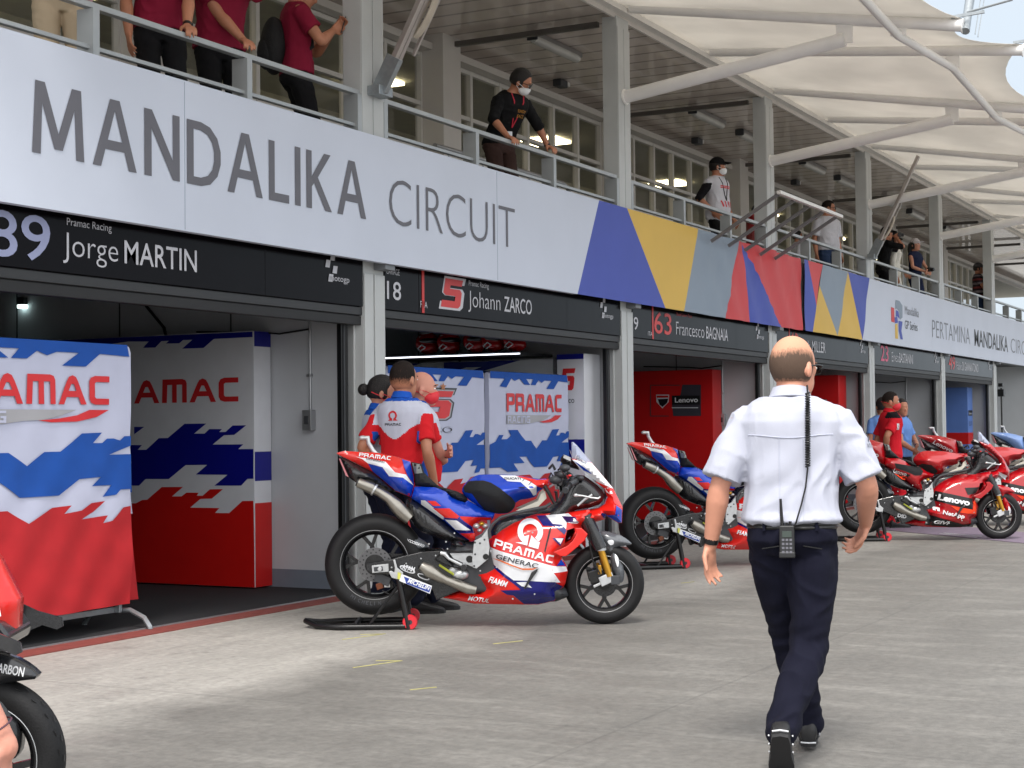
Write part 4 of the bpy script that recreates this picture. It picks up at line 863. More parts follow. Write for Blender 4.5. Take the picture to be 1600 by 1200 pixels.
    for s in (-1, 1):
        m = MB(); x, z = zE((640, 630))[0]; m.obox((x, s*.1, z), (.045, 0, .02), (0, .016, 0), (-.012, 0, .03), ALU); x, z = zE((740, 640))[0]; m.obox((x, s*.1, z), (.03, 0, .0), (0, .018, 0), (0, 0, .03), DGREY); x, z = zE((560, 520))[0]; m.obox((x, s*.105, z), (.012, 0, 0), (0, .015, 0), (0, 0, .03), GOLD)
        x, z = zE((500, 600))[0]; m.obox((x, s*.09, z), (.035, 0, .01), (0, .02, 0), (-.01, 0, .04), RIMB); x, z = zE((590, 700))[0]; m.bar((x-.06, s*.1, z-.01), (x+.07, s*.1, z+.05), .018, .018, ALU)
        m.build('brake_caliper', t, bevel=.004)
    fd = zE((560, 92), (640, 84), (800, 120), (900, 180), (960, 240), (860, 250), (760, 265), (740, 290), (800, 370), (855, 520), (852, 640), (820, 692), (775, 660), (735, 560), (690, 400), (640, 280), (600, 200))
    dec = [(round_poly(zE((650, 185), (730, 175), (735, 235), (680, 240)), 1), MWHT), (round_poly(zE((735, 350), (770, 330), (790, 420), (780, 500), (760, 480)), 1), MWHT)] if A_ else ([(zE((800, 500), (850, 560), (850, 640), (820, 690), (780, 655)), MWHT)] if kind == 'B' else [])
    shell('front_fender', fd, .078, .05, Lv['fender'], t, dec, (('f', 'CARBON', zE((740, 170))[0], .03, .12, -.2, MWHT),) if 0 else (), wmin=.04)
    if kind == 'D':
        m = MB(); x_, z_ = zE((720, 165))[0]; m.text('CARBON', lambda x, z: V((x, -.088, z)), x_, z_-.01, .03, MWHT, w=.1, bold=.02, angle=-.2)
        for s in ():
            m.slab(round_poly(zD((740, 900), (925, 1000), (1010, 1130), (960, 1250), (820, 1180), (560, 1040)), 1), lambda x, z: V((x, s*.2, z)), lambda x, z: V((x, s*.17, z)), CARB); m.tube([(zD((1000, 1180))[0][0], s*.13, zD((1000, 1180))[0][1]), (zD((1010, 1190))[0][0], s*.24, zD((1010, 1190))[0][1]-.02)], [.05, .03], CARB, 12)
        m.build('fender_sticker', t)
        m = MB()
        for k in range(26):
            a = 2*PI*k/26
            for (y_, rr, sl2) in ((-.022, .2715, .5), (-.044, .2605, -.4)):
                a2 = a+(.09 if y_ < -.03 else 0); d0 = V((math.cos(a2), 0, math.sin(a2))); tn = V((-math.sin(a2), 0, math.cos(a2))); c = V((1.545, y_, .273))+d0*rr
                m.obox(c, tn*.010+V((0, sl2*.007, 0)), d0*.0008, V((0, .0012, 0)), BLACK)
        m.build('tread_groove', t); zN = lambda *p: [(1.545+(a+18)/482., (1318-b)/482.) for a, b in p]
        for s in (-1, 1):
            m = MB(); wp = zN((-60, 930), (-10, 940), (12, 955), (40, 972), (78, 986), (80, 1000), (70, 1005), (48, 996), (28, 1004), (0, 1022), (-60, 1050)); fo_ = lambda e: (lambda x, z: V((x, s*(.17+.10*max(0, min(1, (1.08-z)/.35))+.05*max(0, min(1, (x-1.62)/.12))+e), z)))
            m.slab(wp, fo_(.012), fo_(0), CARB, .03)
            if s < 0:
                m.poly(round_poly(zN((-30, 962), (2, 962), (18, 972), (24, 984), (18, 996), (0, 1008), (-30, 1016)), 1)+[], fo_(.015), MWHT, .03); m.poly(round_poly(zN((-30, 974), (0, 974), (10, 984), (4, 994), (-30, 1004)), 1), fo_(.017), CARB, .03)
            m.build('winglet', t, smooth=40)
        m = MB(); m.slab(zN((-70, 962), (10, 957), (30, 966), (44, 985), (40, 1004), (10, 1012), (-70, 1016)), lambda x, z: V((x, -.168, z)), lambda x, z: V((x, .168, z)), CARB); m.build('nose_underside', t, bevel=.012)
        m = MB(); fn_ = lambda x, z: V((x, -.165+.03*(z-.8), z))
        for ps in (zN((-2, 868), (6, 868), (12, 950), (2, 952)), zN((14, 895), (20, 893), (32, 955), (8, 962), (8, 954), (24, 948))): m.poly(ps, fn_, MWHT, .03)
        m.poly(zN((0, 905), (16, 915), (10, 935), (0, 938)), fn_, BLACK, .03); m.build('nose_number', t)
    # cockpit: clip-ons, levers, hoses
    m = MB(); gx, gz = zD((375, 545))[0]
    for s in (-1, 1):
        m.tube([(gx+.03, s*.13, gz+.02), (gx-.02, s*.22, gz)], .02, DGREY, 12); m.tube([(gx-.02, s*.2, gz), (gx-.05, s*.31, gz-.03)], .019, BLACK, 14); m.tube([(gx-.05, s*.31, gz-.03), (gx-.055, s*.325, gz-.035)], .022, DGREY, 12)
    m.build('handlebar', t, smooth=45)
    m = MB()
    for s in (-1, 1):
        lv = zD((400, 655), (470, 660), (560, 680), (640, 690), (665, 670)); m.tube([(a, s*.3, b) for a, b in lv], [.008, .006, .006, .006, .005], ALU, 8); m.ell((lv[0][0], s*.3, lv[0][1]), (.016, .014, .012), ALU); l2 = zD((420, 770), (500, 700), (580, 650)); m.tube([(a, s*.27, b) for a, b in l2], .008, ALU, 8)
    m.build('brake_lever', t, smooth=True)
    rnd = random.Random(3); m = MB()
    for k in range(16):
        a, b = rnd.uniform(130, 420), rnd.uniform(380, 640); p0 = zD((a, b))[0]; p1 = zD((a+rnd.uniform(-60, 120), b+rnd.uniform(-30, 160)))[0]; pm = ((p0[0]+p1[0])/2, (p0[1]+p1[1])/2+.03); y = rnd.uniform(-.2, .12)
        m.tube([(p0[0], y, p0[1]), (pm[0], y-.03, pm[1]), (p1[0], y+rnd.uniform(-.06, .06), p1[1])], rnd.choice((.006, .009, .014)), rnd.choice((BLACK, DGREY, DGREY, ALU, CARB)), 7)
    for (a, b, r) in ((300, 370, .025), (200, 500, .03), (260, 440, .025), (470, 480, .016), (360, 450, .012)): x, z = zD((a, b))[0]; m.ell((x, -.12, z), (r*1.5, .05, r), DGREY)
    x, z = zD((350, 450))[0]; m.ell((x, -.17, z), (.012, .012, .008), MRED)
    m.tube([(a, -.19, b) for a, b in zC((185, 420), (175, 340), (215, 265), (300, 195), (450, 150), (640, 110), (790, 80), (850, 40))], .011, DGREY, 8); m.tube([(a, -.185, b) for a, b in zC((195, 300), (260, 225), (400, 165), (640, 130), (800, 95))], .009, CARB, 8)
    m.tube([(a, -.2, b) for a, b in zD((70, 560), (120, 640), (180, 755))], [.014, .013, .01], BLACK, 8)
    m.build('hoses', t, smooth=True)
    m = MB()   # fasteners on fairing, swingarm and tail
    for (a, b) in zC((190, 548), (655, 1010), (700, 740), (640, 350), (880, 860), (420, 1060), (250, 720))+zF((700, 560), (850, 520), (1000, 470), (1150, 440), (1040, 780))+zG((540, 230), (660, 110), (560, 330), (300, 260), (1020, 640)): 
        m.lathe([(0, 0), (.006, 0), (.005, .003), (0, .003)], (a, -.262 if a > .75 else -.176, b), (0, -1, 0), ALU, 8)
    m.tube([(a, -.17, b) for a, b in zG((470, 400), (380, 480), (520, 560), (700, 600), (850, 640))], .006, BLACK, 6); m.tube([(a, -.16, b) for a, b in zG((560, 350), (700, 380), (900, 360))], .005, BLACK, 6)
    m.tube([(a, -.14, b) for a, b in zE((470, 0), (440, 200), (480, 420), (560, 560))], .006, BLACK, 6); m.tube([(a, -.16, b) for a, b in zF((700, 700), (760, 780), (700, 850), (600, 800))], .005, BLACK, 6)
    m.build('fasteners', t, smooth=40)
    m = MB(); x0, z0 = zF((560, 575))[0]; x1, z1 = zG((700, 480))[0]
    for dz in (.045, -.04): m.bar((x0, .125, z0+dz), (x1, .125, z1+dz*.6), .012, .014, DGREY)
    m.build('chain', t)
    x, z = zF((600, 690))[0]; m = MB(); m.obox((x, -.1, z), (.05, 0, -.02), (0, .02, 0), (.01, 0, .03), DGREY); m.obox((x-.02, -.1, z-.045), (.022, 0, .008), (0, .02, 0), (-.006, 0, .02), COPP); m.obox((x+.03, -.1, z-.04), (.02, 0, 0), (0, .015, 0), (0, 0, .015), ALU); m.build('rear_caliper', t, bevel=.004)
    t.location = loc; t.rotation_euler = (0, 0, yaw); t.scale = (sc_,)*3
    return t
def stand(label, loc, yaw, michelin=True):
    t = empty('paddock_stand', (0, 0, 0), label, 'bike stand', 'rear stands holding the motorcycles')
    m = MB(); W_ = .19
    for s in (-1, 1):
        ps = zH((60, 625), (200, 660), (450, 705), (600, 720), (900, 722), (1150, 718)); k = [.0, .6, 1, 1, 1, 1]
        m.tube([(a, s*W_*kk, max(b, .022)) for (a, b), kk in zip(ps, k)], [.02]*6, BLACK, 10)
    a, b = zH((620, 720))[0]; m.tube([(a, -W_, .03), (a, W_, .03)], .018, BLACK, 10)
    m.build('base_frame', t, smooth=True)
    for s in (-1, 1):
        m = MB(); lo = zH((1185, 680))[0]; up_ = zH((1085, 150))[0]; m.tube([(lo[0], s*W_, lo[1]+.0), (up_[0], s*W_, up_[1]), (up_[0]-.01, s*(W_-.03), up_[1]+.02)], [.022, .02, .012], BLACK, 10)
        p, q_ = zH((725, 695), (1065, 235)); m.tube([(p[0], s*W_, p[1]), (q_[0], s*W_, q_[1])], .009, BLACK, 8); m.build('upright', t, smooth=True)
        m = MB(); c = zH((1200, 660))[0]; m.lathe([(.016, -.017), (.045, -.017), (.05, -.01), (.05, .01), (.045, .017), (.016, .017)], (c[0], s*(W_+.0), .05), (0, 1, 0), REDW, 28, closed=True); m.lathe([(0, -.012), (.018, -.012), (.018, .012), (0, .012)], (c[0], s*W_, .05), (0, 1, 0), DGREY, 12)
        m.build('castor', t, smooth=45)
        m = MB(); m.slab(zF((720, 480), (740, 478), (760, 560), (820, 610), (800, 690), (700, 660), (672, 600), (700, 590), (730, 610), (735, 560)), lambda x, z: V((x, s*(W_+.0), z)), lambda x, z: V((x, s*(W_+.015), z)), ALU); m.build('hook', t, bevel=.003)
    if michelin:
        m = MB(); f0 = lambda x, z: V((x, -W_-.03, z)); f1 = lambda x, z: V((x, -W_-.022, z)); BPL = M('plate_blue', (32, 62, 150), .4)
        m.slab(zF((805, 622), (1112, 742), (1090, 822), (780, 690)), f0, f1, MWHT); m.poly(zF((825, 645), (1102, 752), (1085, 810), (850, 718), (840, 680)), lambda x, z: V((x, -W_-.032, z)), BPL)
        m.slab(zF((765, 602), (800, 615), (785, 680), (762, 668)), f0, f1, M('yellow_tip', (200, 200, 90), .5))
        m.text('MICHELIN', lambda x, z: V((x, -W_-.034, z)), *zF((862, 705))[0], .03, MWHT, w=.15, angle=-.36, bold=.03, slant=.2); m.build('name_plate', t)
    t.location = loc; t.rotation_euler = (0, 0, yaw); return t
def copy_tree(o, parent=None):
    c = o.copy(); col.objects.link(c); c.parent = parent
    for ch in [x for x in bpy.data.objects if x.parent is o]: copy_tree(ch, c)
    return c
def gp(u, v):
    p = onp(u, v, 2, 0); return (p.x, p.y, 0)
YAW = math.atan2(-math.cos(R_(28.7)), math.sin(R_(28.7)))
rear1 = V(gp(587.6, 979))
b1 = bike('red white and blue racing motorcycle, fully visible, on its black stand before the second garage', 'A', rear1, YAW)
s1 = stand('black paddock stand with red wheels under the nearest red white and blue motorcycle', rear1, YAW)
rear2 = V(gp(1022, 887)); YAW2 = YAW+R_(14)
b2 = copy_tree(b1); b2.location = rear2; b2.rotation_euler.z = YAW2; b2['label'] = 'second red white and blue motorcycle, its front hidden behind the walking man'
s2 = copy_tree(s1); s2.location = rear2; s2.rotation_euler.z = YAW2; s2['label'] = 'paddock stand under the second motorcycle just left of the walking man'
YAW3 = YAW+R_(-2)
fr3 = V(gp(1560, 842.5)); rear3 = fr3-V((math.cos(YAW3), math.sin(YAW3), 0))*1.545
b3 = bike('all red motorcycle with black Lenovo lettering block right of the walking man', 'B', rear3, YAW3)
s3 = stand('paddock stand under the all red motorcycle behind the walking man\'s right hand', rear3, YAW3, False)
d_ = V((math.cos(YAW3), math.sin(YAW3), 0)); r4 = V((21.3, 5.3, 0)); r4 = V(gp(1424+.27*120+10, 660+1.33*2500/20.6))
b4 = copy_tree(b3); b4.location = r4; b4.rotation_euler.z = YAW3; b4['label'] = 'farther all red motorcycle whose tail shows above the nearer red tank'
s4 = copy_tree(s3); s4.location = r4; s4.rotation_euler.z = YAW3; s4['label'] = 'paddock stand under the farther all red motorcycle, mostly hidden'
r5 = V(gp(1575, 660+1.33*2500/25)); b5 = bike('motorcycle with pale blue tail farthest away at the right edge', 'C', r5, YAW3)
fr0 = V(gp(-30, 1318)); YAW0 = YAW+R_(4); r0_ = fr0-V((math.cos(YAW0), math.sin(YAW0), 0))*1.545
b0 = bike('black and red motorcycle cut by the left edge with only wheel and nose showing', 'D', r0_, YAW0)
b0.location = r0_
# display mats under the red motorcycles
m = MB(); MATP = M('purple_grey_mat', (112, 100, 116), .75, var=.12, vs=8)
p_ = [V(gp(1355, 826)), V(gp(1640, 853)), V(gp(1660, 838)), V(gp(1420, 815))]
m.add([tuple(p+V((0, 0, .006))) for p in p_]+[tuple(p+V((0, 0, 0))) for p in p_], [(0, 1, 2, 3), (0, 4, 5, 1), (1, 5, 6, 2), (2, 6, 7, 3), (3, 7, 4, 0)], MATP)
a_, b_ = p_[0].lerp(p_[1], .42), p_[0].lerp(p_[1], .62); off = (p_[3]-p_[0])*.2
for k in (.15, .32): m.bar(a_+off*k*5*.6+V((0, 0, .008)), b_+off*k*5*.6+V((0, 0, .008)), .03, .002, MWHT)
tag(m.build('floor_mat'), 'purple grey printed mat on the ground under the front red motorcycle', 'mat')
# ================================================================== PEOPLE
from mathutils.bvhtree import BVHTree
SKINS = {'fair': M('skin_fair', (196, 138, 114), .55, sss=.0, var=.06, vs=14, bump=.08, bs=160), 'tan': M('skin_tan', (178, 120, 92), .5, sss=.0, var=.06, vs=14), 'pink': M('skin_pink', (204, 142, 122), .55, sss=.0, var=.06, vs=14, bump=.08, bs=160)}
HAIRD = M('hair_dark', (22, 18, 17), .55, var=.3, vs=60, bump=.5, bs=160); HAIRB = M('hair_brown', (58, 42, 34), .6, var=.3, vs=70, bump=.5, bs=160); HAIRG = M('hair_greying', (80, 60, 48), .85, var=.45, vs=70, bump=.3, bs=240)
SHOE = M('shoe_black', (20, 20, 22), .5, var=.1); SOLE = M('shoe_sole', (34, 34, 36), .7)
LENS = M('dark_lens', (16, 14, 16), .08); EYEW = M('eye_white', (225, 220, 214), .2); IRIS = M('iris_dark', (30, 20, 16), .2); LIP = M('lip', (150, 80, 72), .5)
def scalp(name, hair_c, skin_c):
    m = M(name, hair_c, .8, spec=.2); n = m.node_tree; b = n.nodes['Principled BSDF']; N = n.nodes.new; L = n.links.new
    at = N('ShaderNodeAttribute'); at.attribute_name = 'dens'; t_ = N('ShaderNodeTexCoord'); mp = N('ShaderNodeMapping'); mp.inputs['Scale'].default_value = (1, 1, .35); L(t_.outputs['Object'], mp.inputs['Vector'])
    nz_ = N('ShaderNodeTexNoise'); nz_.inputs['Scale'].default_value = 150; nz_.inputs['Detail'].default_value = 4; L(mp.outputs['Vector'], nz_.inputs['Vector'])
    a = N('ShaderNodeMath'); a.operation = 'MULTIPLY_ADD'; L(nz_.outputs['Fac'], a.inputs[0]); a.inputs[1].default_value = .9; a.inputs[2].default_value = -.45
    s_ = N('ShaderNodeMath'); s_.operation = 'ADD'; L(a.outputs[0], s_.inputs[0]); L(at.outputs['Fac'], s_.inputs[1])
    r = N('ShaderNodeValToRGB'); r.color_ramp.elements[0].position = .3; r.color_ramp.elements[1].position = 1.05 if 0 else .98; r.color_ramp.elements[0].color = lin(skin_c)+(1,); r.color_ramp.elements[1].color = lin(hair_c)+(1,); L(s_.outputs[0], r.inputs[0]); L(r.outputs[0], b.inputs['Base Color'])
    bp = N('ShaderNodeBump'); bp.inputs['Strength'].default_value = .35; bp.inputs['Distance'].default_value = .004; L(nz_.outputs['Fac'], bp.inputs['Height']); L(bp.outputs['Normal'], b.inputs['Normal']); return m
SCALP = scalp('balding_scalp', (84, 68, 58), (198, 146, 120)); SCALPD = scalp('short_fade_scalp', (30, 23, 20), (178, 120, 92))
def fabric(name, c=(128, 128, 128), rough=.85, v=.05): return M(name, c, rough, var=v, vs=5, bump=.25, bs=420, spec=.2)
def mat3(yaw=0, pitch=0, roll=0): return (Matrix.Rotation(R_(yaw), 3, 'Z') @ Matrix.Rotation(R_(pitch), 3, 'Y') @ Matrix.Rotation(R_(roll), 3, 'X'))
def ik(a, b, l1, l2, pole):
    a, b = V(a), V(b); d = b-a; L = d.length
    if L > (l1+l2)*.995: d = d*((l1+l2)*.995/L); b = a+d; L = d.length
    u = d/L; k = (l1*l1-l2*l2+L*L)/(2*L); h = math.sqrt(max(0, l1*l1-k*k)); p = V(pole); p = (p-u*p.dot(u)); p = p.normalized() if p.length > 1e-4 else u.orthogonal().normalized()
    return a+u*k+p*h, b
def loft(m, rings, mt, n=24, e=2.4):
    """rings: (centre, rx, ry, Matrix3) elliptic sections"""
    vs = []; fs = []; k = len(rings)
    for c, rx, ry, R in rings:
        for j in range(n):
            a = 2*PI*j/n; ca, sa = math.cos(a), math.sin(a)
            x = math.copysign(abs(ca)**(2/e), ca)*rx; y = math.copysign(abs(sa)**(2/e), sa)*ry
            vs.append(V(c)+R @ V((x, y, 0)))
    for i in range(k-1):
        for j in range(n): fs.append((i*n+j, i*n+(j+1) % n, (i+1)*n+(j+1) % n, (i+1)*n+j))
    fs.append(tuple(range(n-1, -1, -1))); fs.append(tuple((k-1)*n+j for j in range(n))); m.add(vs, fs, mt)
def chain(m, pts, rs, mt, n=14, sub=3):
    """smooth tapered limb through joints"""
    P = []; Rr = []
    for i in range(len(pts)-1):
        p0 = V(pts[max(0, i-1)]); p1 = V(pts[i]); p2 = V(pts[i+1]); p3 = V(pts[min(len(pts)-1, i+2)])
        for k in range(sub):
            t = k/sub; t2, t3 = t*t, t*t*t; h = .5
            P.append(p1*(2*t3-3*t2+1)+p2*(-2*t3+3*t2)+(p2-p0)*h*(t3-2*t2+t)+(p3-p1)*h*(t3-t2)); Rr.append(rs[i]*(1-t)+rs[i+1]*t)
    P.append(V(pts[-1])); Rr.append(rs[-1]); m.tube(P, Rr, mt, n)
    m.ell(P[0], (rs[0],)*3, mt, nu=n, nv=8); m.ell(P[-1], (rs[-1],)*3, mt, nu=n, nv=8)
def organic(m, name, parent, voxel, matfn=None, mats=None, smooth=4, wr=0., wrf=9., wrs=(1, 1, .35), wfn=None, keep=None):
    me = bpy.data.meshes.new(name); me.from_pydata(m.v, [], m.f); o = bpy.data.objects.new(name, me); col.objects.link(o)
    r = o.modifiers.new('r', 'REMESH'); r.mode = 'VOXEL'; r.voxel_size = voxel; s_ = o.modifiers.new('s', 'SMOOTH'); s_.iterations = smooth; s_.factor = .6
    dg = bpy.context.evaluated_depsgraph_get(); me2 = bpy.data.meshes.new_from_object(o.evaluated_get(dg)); bpy.data.objects.remove(o); bpy.data.meshes.remove(me)
    me2.name = name
    if wr or wfn:
        me2.update()
        nrm = [v.normal.copy() for v in me2.vertices]
        for v, n in zip(me2.vertices, nrm):
            p = v.co; d = 0
            if wr:
                q = V((p.x*wrs[0], p.y*wrs[1], p.z*wrs[2]))*wrf; w_ = V((noise.noise(p*4), noise.noise(p*4+V((9, 1, 3))), noise.noise(p*4+V((2, 8, 5)))))*.9
                f = noise.noise(q+w_*2.); d += wr*((1-abs(f)*2.2)-.5)+wr*.5*noise.noise(q*2.3)
            if wfn: d += wfn(p)
            v.co = p+n*d
    me2.materials.clear()
    for t_ in (mats or m.ms[:1]): me2.materials.append(t_)
    for p in me2.polygons:
        p.use_smooth = True; p.material_index = matfn(p.center, p.normal) if matfn else 0
    o = bpy.data.objects.new(name, me2); col.objects.link(o); o.parent = parent; return o
def hand(m, wrist, d, palm, side, s, mt, curl=.5, spread=.12, n=8):
    """wrist point, d = pointing direction, palm = palm normal, side: +1 thumb on left of (d x palm)"""
    d = V(d).normalized(); pn = V(palm); pn = (pn-d*pn.dot(d)).normalized(); sx = d.cross(pn)*side
    w = V(wrist); r = Matrix((d, sx, pn)).transposed()
    m.ell(w+d*.045*s, (.052*s, .040*s, .017*s), mt, r, 14, 8); m.ell(w+d*.07*s, (.03*s, .041*s, .014*s), mt, r, 14, 8)
    for k, (off, ln) in enumerate(((.030, .078), (.010, .086), (-.011, .080), (-.031, .063))):
        b = w+d*(.085*s)+sx*off*s; a = 0; p = [b-d*.02*s, b]; dd = d+sx*(off/.03)*spread; dd.normalize()
        for j, f in enumerate((.45, .3, .25)):
            a += curl*(.55, .9, .6)[j]*(1+.12*k); v = (dd*math.cos(a)+pn*math.sin(a)); p.append(p[-1]+v*ln*f*s)
        m.tube(p, [.010*s, .0105*s, .0095*s, .0088*s, .007*s], mt, n); m.ell(p[-1], (.0072*s,)*3, mt, nu=8, nv=6)
    tb = w+d*.022*s+sx*.03*s; td = (d*.7+sx*.75+pn*.3).normalized(); t2 = (d*.95+sx*.25+pn*(.25+curl*.5)).normalized()
    p = [tb-td*.012*s, tb+td*.03*s, tb+td*.03*s+t2*.032*s, tb+td*.03*s+t2*.056*s]; m.tube(p, [.014*s, .0125*s, .0105*s, .008*s], mt, n); m.ell(p[-1], (.008*s,)*3, mt, nu=8, nv=6)
TORSO = [(.85, 0, .10, .150), (.93, -.005, .118, .170), (1.02, 0, .108, .160), (1.12, .0, .100, .147), (1.22, .0, .108, .157), (1.32, .005, .117, .176), (1.38, 0, .112, .182), (1.42, -.004, .098, .168), (1.455, -.008, .078, .135), (1.48, -.01, .064, .095), (1.51, -.012, .056, .062)]
def person(label, loc, yaw, h=1.75, skin='tan', lean=0, side=0, twist=0, L=None, Rh=None, Lp=(-1, .4, -.3), Rp=(-1, -.4, -.3), LF=(0, .1, .085), RF=(0, -.1, .085), LK=(1, 0, 0), RK=(1, 0, 0), hyaw=0, hpitch=0, hroll=0,
           shirt=None, shirt_fn=None, shirt_mats=None, sleeve='s', pants=None, belt=None, shoes=SHOE, hair='short', hairm=HAIRD, mask=None, specs=False, cap=None, build_=1., belly=0., vox=.009, Lh=None, Rhh=None, tuck=False, group=None,
           bun=False, extras=None, wr=.006, footp=(0, 0), collar=None, female=False, hands=(True, True), shirt_len=.9, sleeve_t=.62, face=True, hair_fn=None, sleeve_r=0., legw=0., lfy=0, rfy=0):
    t = empty('person', (0, 0, 0), label, 'person', group); s = h/1.75; sk = SKINS[skin]
    pel = V((0, 0, .93)); RU = mat3(twist, lean, side)
    def tf(p, k=1.):
        p = V(p); kk = max(0, min(1, (p.z-.93)/.2))*k; R = mat3(twist*kk, lean*kk, side*kk); return (pel+R @ (p-pel))
    def S(p): return V(p)*s
    sh = {1: tf((0, .168*build_, 1.385)), -1: tf((0, -.168*build_, 1.385))}
    if L is None: L = (sh[1].x+.03, sh[1].y+.06, .86)
    if Rh is None: Rh = (sh[-1].x+.03, sh[-1].y-.06, .86)
    wr_ = {1: V(L), -1: V(Rh)}; el = {}
    for k, po in ((1, Lp), (-1, Rp)): el[k], wr_[k] = ik(sh[k], wr_[k], .285, .255, po)
    hip = {1: V((0, .088, .90)), -1: V((0, -.088, .90))}; kn = {}; an = {1: V(LF), -1: V(RF)}
    for k, po in ((1, LK), (-1, RK)): kn[k], an[k] = ik(hip[k], an[k], .43, .42, po)
    def rings(infl, z0, z1, bl=0, m_=1.):
        out = []
        for z, cx, rx, ry in TORSO:
            if z < z0-.001 or z > z1+.001: continue
            kk = max(0, min(1, (z-.93)/.2)); b = belly*math.exp(-((z-1.08)/.12)**2); f = (1-.12*math.exp(-((z-1.12)/.09)**2)) if female else 1.
            bu = .03*math.exp(-((z-1.3)/.06)**2) if female else 0
            out.append((S(tf((cx+b*.5+bu*.5, 0, z))), (rx*build_*.5+rx*.5+b+infl+bu*.5)*s, (ry*build_*f+infl*1.1+b*.4)*s, mat3(twist*kk, lean*kk, side*kk)))
        return out
    # ---- body
    m = MB(); loft(m, [(c_, a_*(.72 if i_ < 3 else 1), b__*(.8 if i_ < 3 else 1), R__) for i_, (c_, a_, b__, R__) in enumerate(rings(-.012, .85, 1.51))], sk)
    hc0 = tf((.015, 0, 1.635)); Hm = RU @ mat3(hyaw, hpitch, hroll); nb = tf((-.012, 0, 1.47)); hc = nb+(hc0-nb)*.10+(Hm @ V((.02, 0, .115)))
    hs = s*1.08
    def HP(x, y, z): return S(hc)+Hm @ V((x, y, z))*hs
    chain(m, [S(nb-(RU @ V((0, 0, .05)))), S(nb+(RU @ V((0, 0, .03)))), HP(-.012, 0, -.045)], [.064*s*build_, .054*s*build_, .056*s], sk)
    m.ell(HP(-.006, 0, .022), (.098*hs, .077*hs, .103*hs), sk, Hm, 24, 16); m.ell(HP(.035, 0, -.045), (.062*hs, .056*hs, .068*hs), sk, Hm, 18, 12); m.ell(HP(.072, 0, -.088), (.022*hs, .026*hs, .02*hs), sk, Hm, 10, 8)
    m.ell(HP(.06, 0, .0), (.036*hs, .058*hs, .045*hs), sk, Hm, 14, 10); m.ell(HP(.098, 0, -.022), (.017*hs, .012*hs, .02*hs), sk, Hm, 8, 8); m.ell(HP(.088, 0, .03), (.012*hs, .042*hs, .008*hs), sk, Hm, 8, 8)
    for k in (1, -1): m.ell(HP(-.004, k*.08, -.008), (.019*hs, .009*hs, .031*hs), sk, Hm @ mat3(k*-18, 8), 10, 8)
    for k in (1, -1):
        a, b, c = S(sh[k]), S(el[k]), S(wr_[k]); u = (b-a); v = (c-b); bb = build_
        chain(m, [a, a+u*.35, a+u*.75, b, b+v*.25, b+v*.65, c, c+v.normalized()*.012*s], [.052*s*bb, .048*s*bb, .042*s*bb, .037*s*bb, .042*s*bb, .033*s*bb, .025*s*bb, .025*s], sk)
        hk = (Lh if k == 1 else Rhh) or {}
        if hands[0 if k == 1 else 1]: hand(m, c, hk.get('d', v), hk.get('palm', (0, -k, 0)), hk.get('side', k*-1 if False else k), s*hk.get('s', 1.0), sk, hk.get('curl', .35), hk.get('spread', .12))
        a, b, c = S(hip[k]), S(kn[k]), S(an[k]); u = (b-a); v = (c-b)
        if shoes is None or True: chain(m, [a, a+u*.5, b, b+v*.3, b+v*.7, c], [.06*s, .06*s, .048*s, .05*s, .036*s, .032*s], sk)
    organic(m, 'body', t, vox*.85 if vox > .008 else vox, smooth=3)
    o_body = t
    # ---- shirt
    m = MB(); sm = (shirt_mats or [shirt])
    zc = 1.485; rg = rings(.012, .93 if tuck else shirt_len, zc); 
    if not tuck and shirt_len < .9: pass
    if tuck: rg = rings(.016, 1.02, zc); R0 = mat3(0, 0, 0); rg = [(S(tf((0, 0, .965))), (.112*build_+belly*.6)*s, (.163*build_)*s, R0), (S(tf((0, 0, .985))), (.125*build_+belly)*s, (.178*build_+belly*.4)*s, R0)]+rg
    loft(m, rg, sm[0])
    for k in (1, -1):
        a, b, c = S(sh[k]), S(el[k]), S(wr_[k]); u = (b-a); v = (c-b); q = sleeve_r*s
        m.ell(a-V((0, k*.014, -.004))*s, (.068*s, .062*s, .062*s), sm[0])
        if sleeve == 's': chain(m, [a-V((0, k*.02, 0))*s, a+u*.2, a+u*sleeve_t], [.070*s*build_, .066*s*build_+q*.5, .061*s*build_+q], sm[0]) if False else m.tube([a-V((0, k*.03, .0))*s, a+u*.02, a+u*.2, a+u*.45, a+u*sleeve_t], [.05*s, .062*s*build_, .062*s*build_+q*.2, .06*s*build_+q*.6, .06*s*build_+q], sm[0], 20)
        elif sleeve == 'l': chain(m, [a, a+u*.4, b, b+v*.3, b+v*.9], [.068*s*build_, .06*s*build_, .050*s, .052*s, .036*s], sm[0])
        elif sleeve == '34': m.tube([a, a+u*.2, a+u*.6, b, b+v*.18], [.068*s, .066*s, .058*s, .056*s, .054*s], sm[0], 18)
        elif sleeve == '0': m.ell(a-V((0, k*.03, 0))*s, (.05*s, .04*s, .05*s), sm[0])
    inv = lambda p: p/s
    shirt_o = organic(m, 'shirt', t, vox, (lambda c, n: shirt_fn(inv(c), n)) if shirt_fn else None, sm, smooth=3, wr=wr*s, wrf=8, wrs=(1, 1, .45))
    if collar:
        m = MB(); cc = S(nb+(RU @ V((.0, 0, .0)))); 
        m.lathe([(.060*s*build_, -.02*s), (.063*s*build_, .0), (.061*s*build_, .046*s), (.064*s*build_, .047*s), (.080*s*build_, .004*s), (.077*s*build_, .0), (.057*s*build_, .05*s), (.055*s*build_, .03*s)], cc+RU @ V((0, 0, .005)), RU @ V((.12, 0, 1)), collar, 24)
        m.build('collar', t, smooth=50)
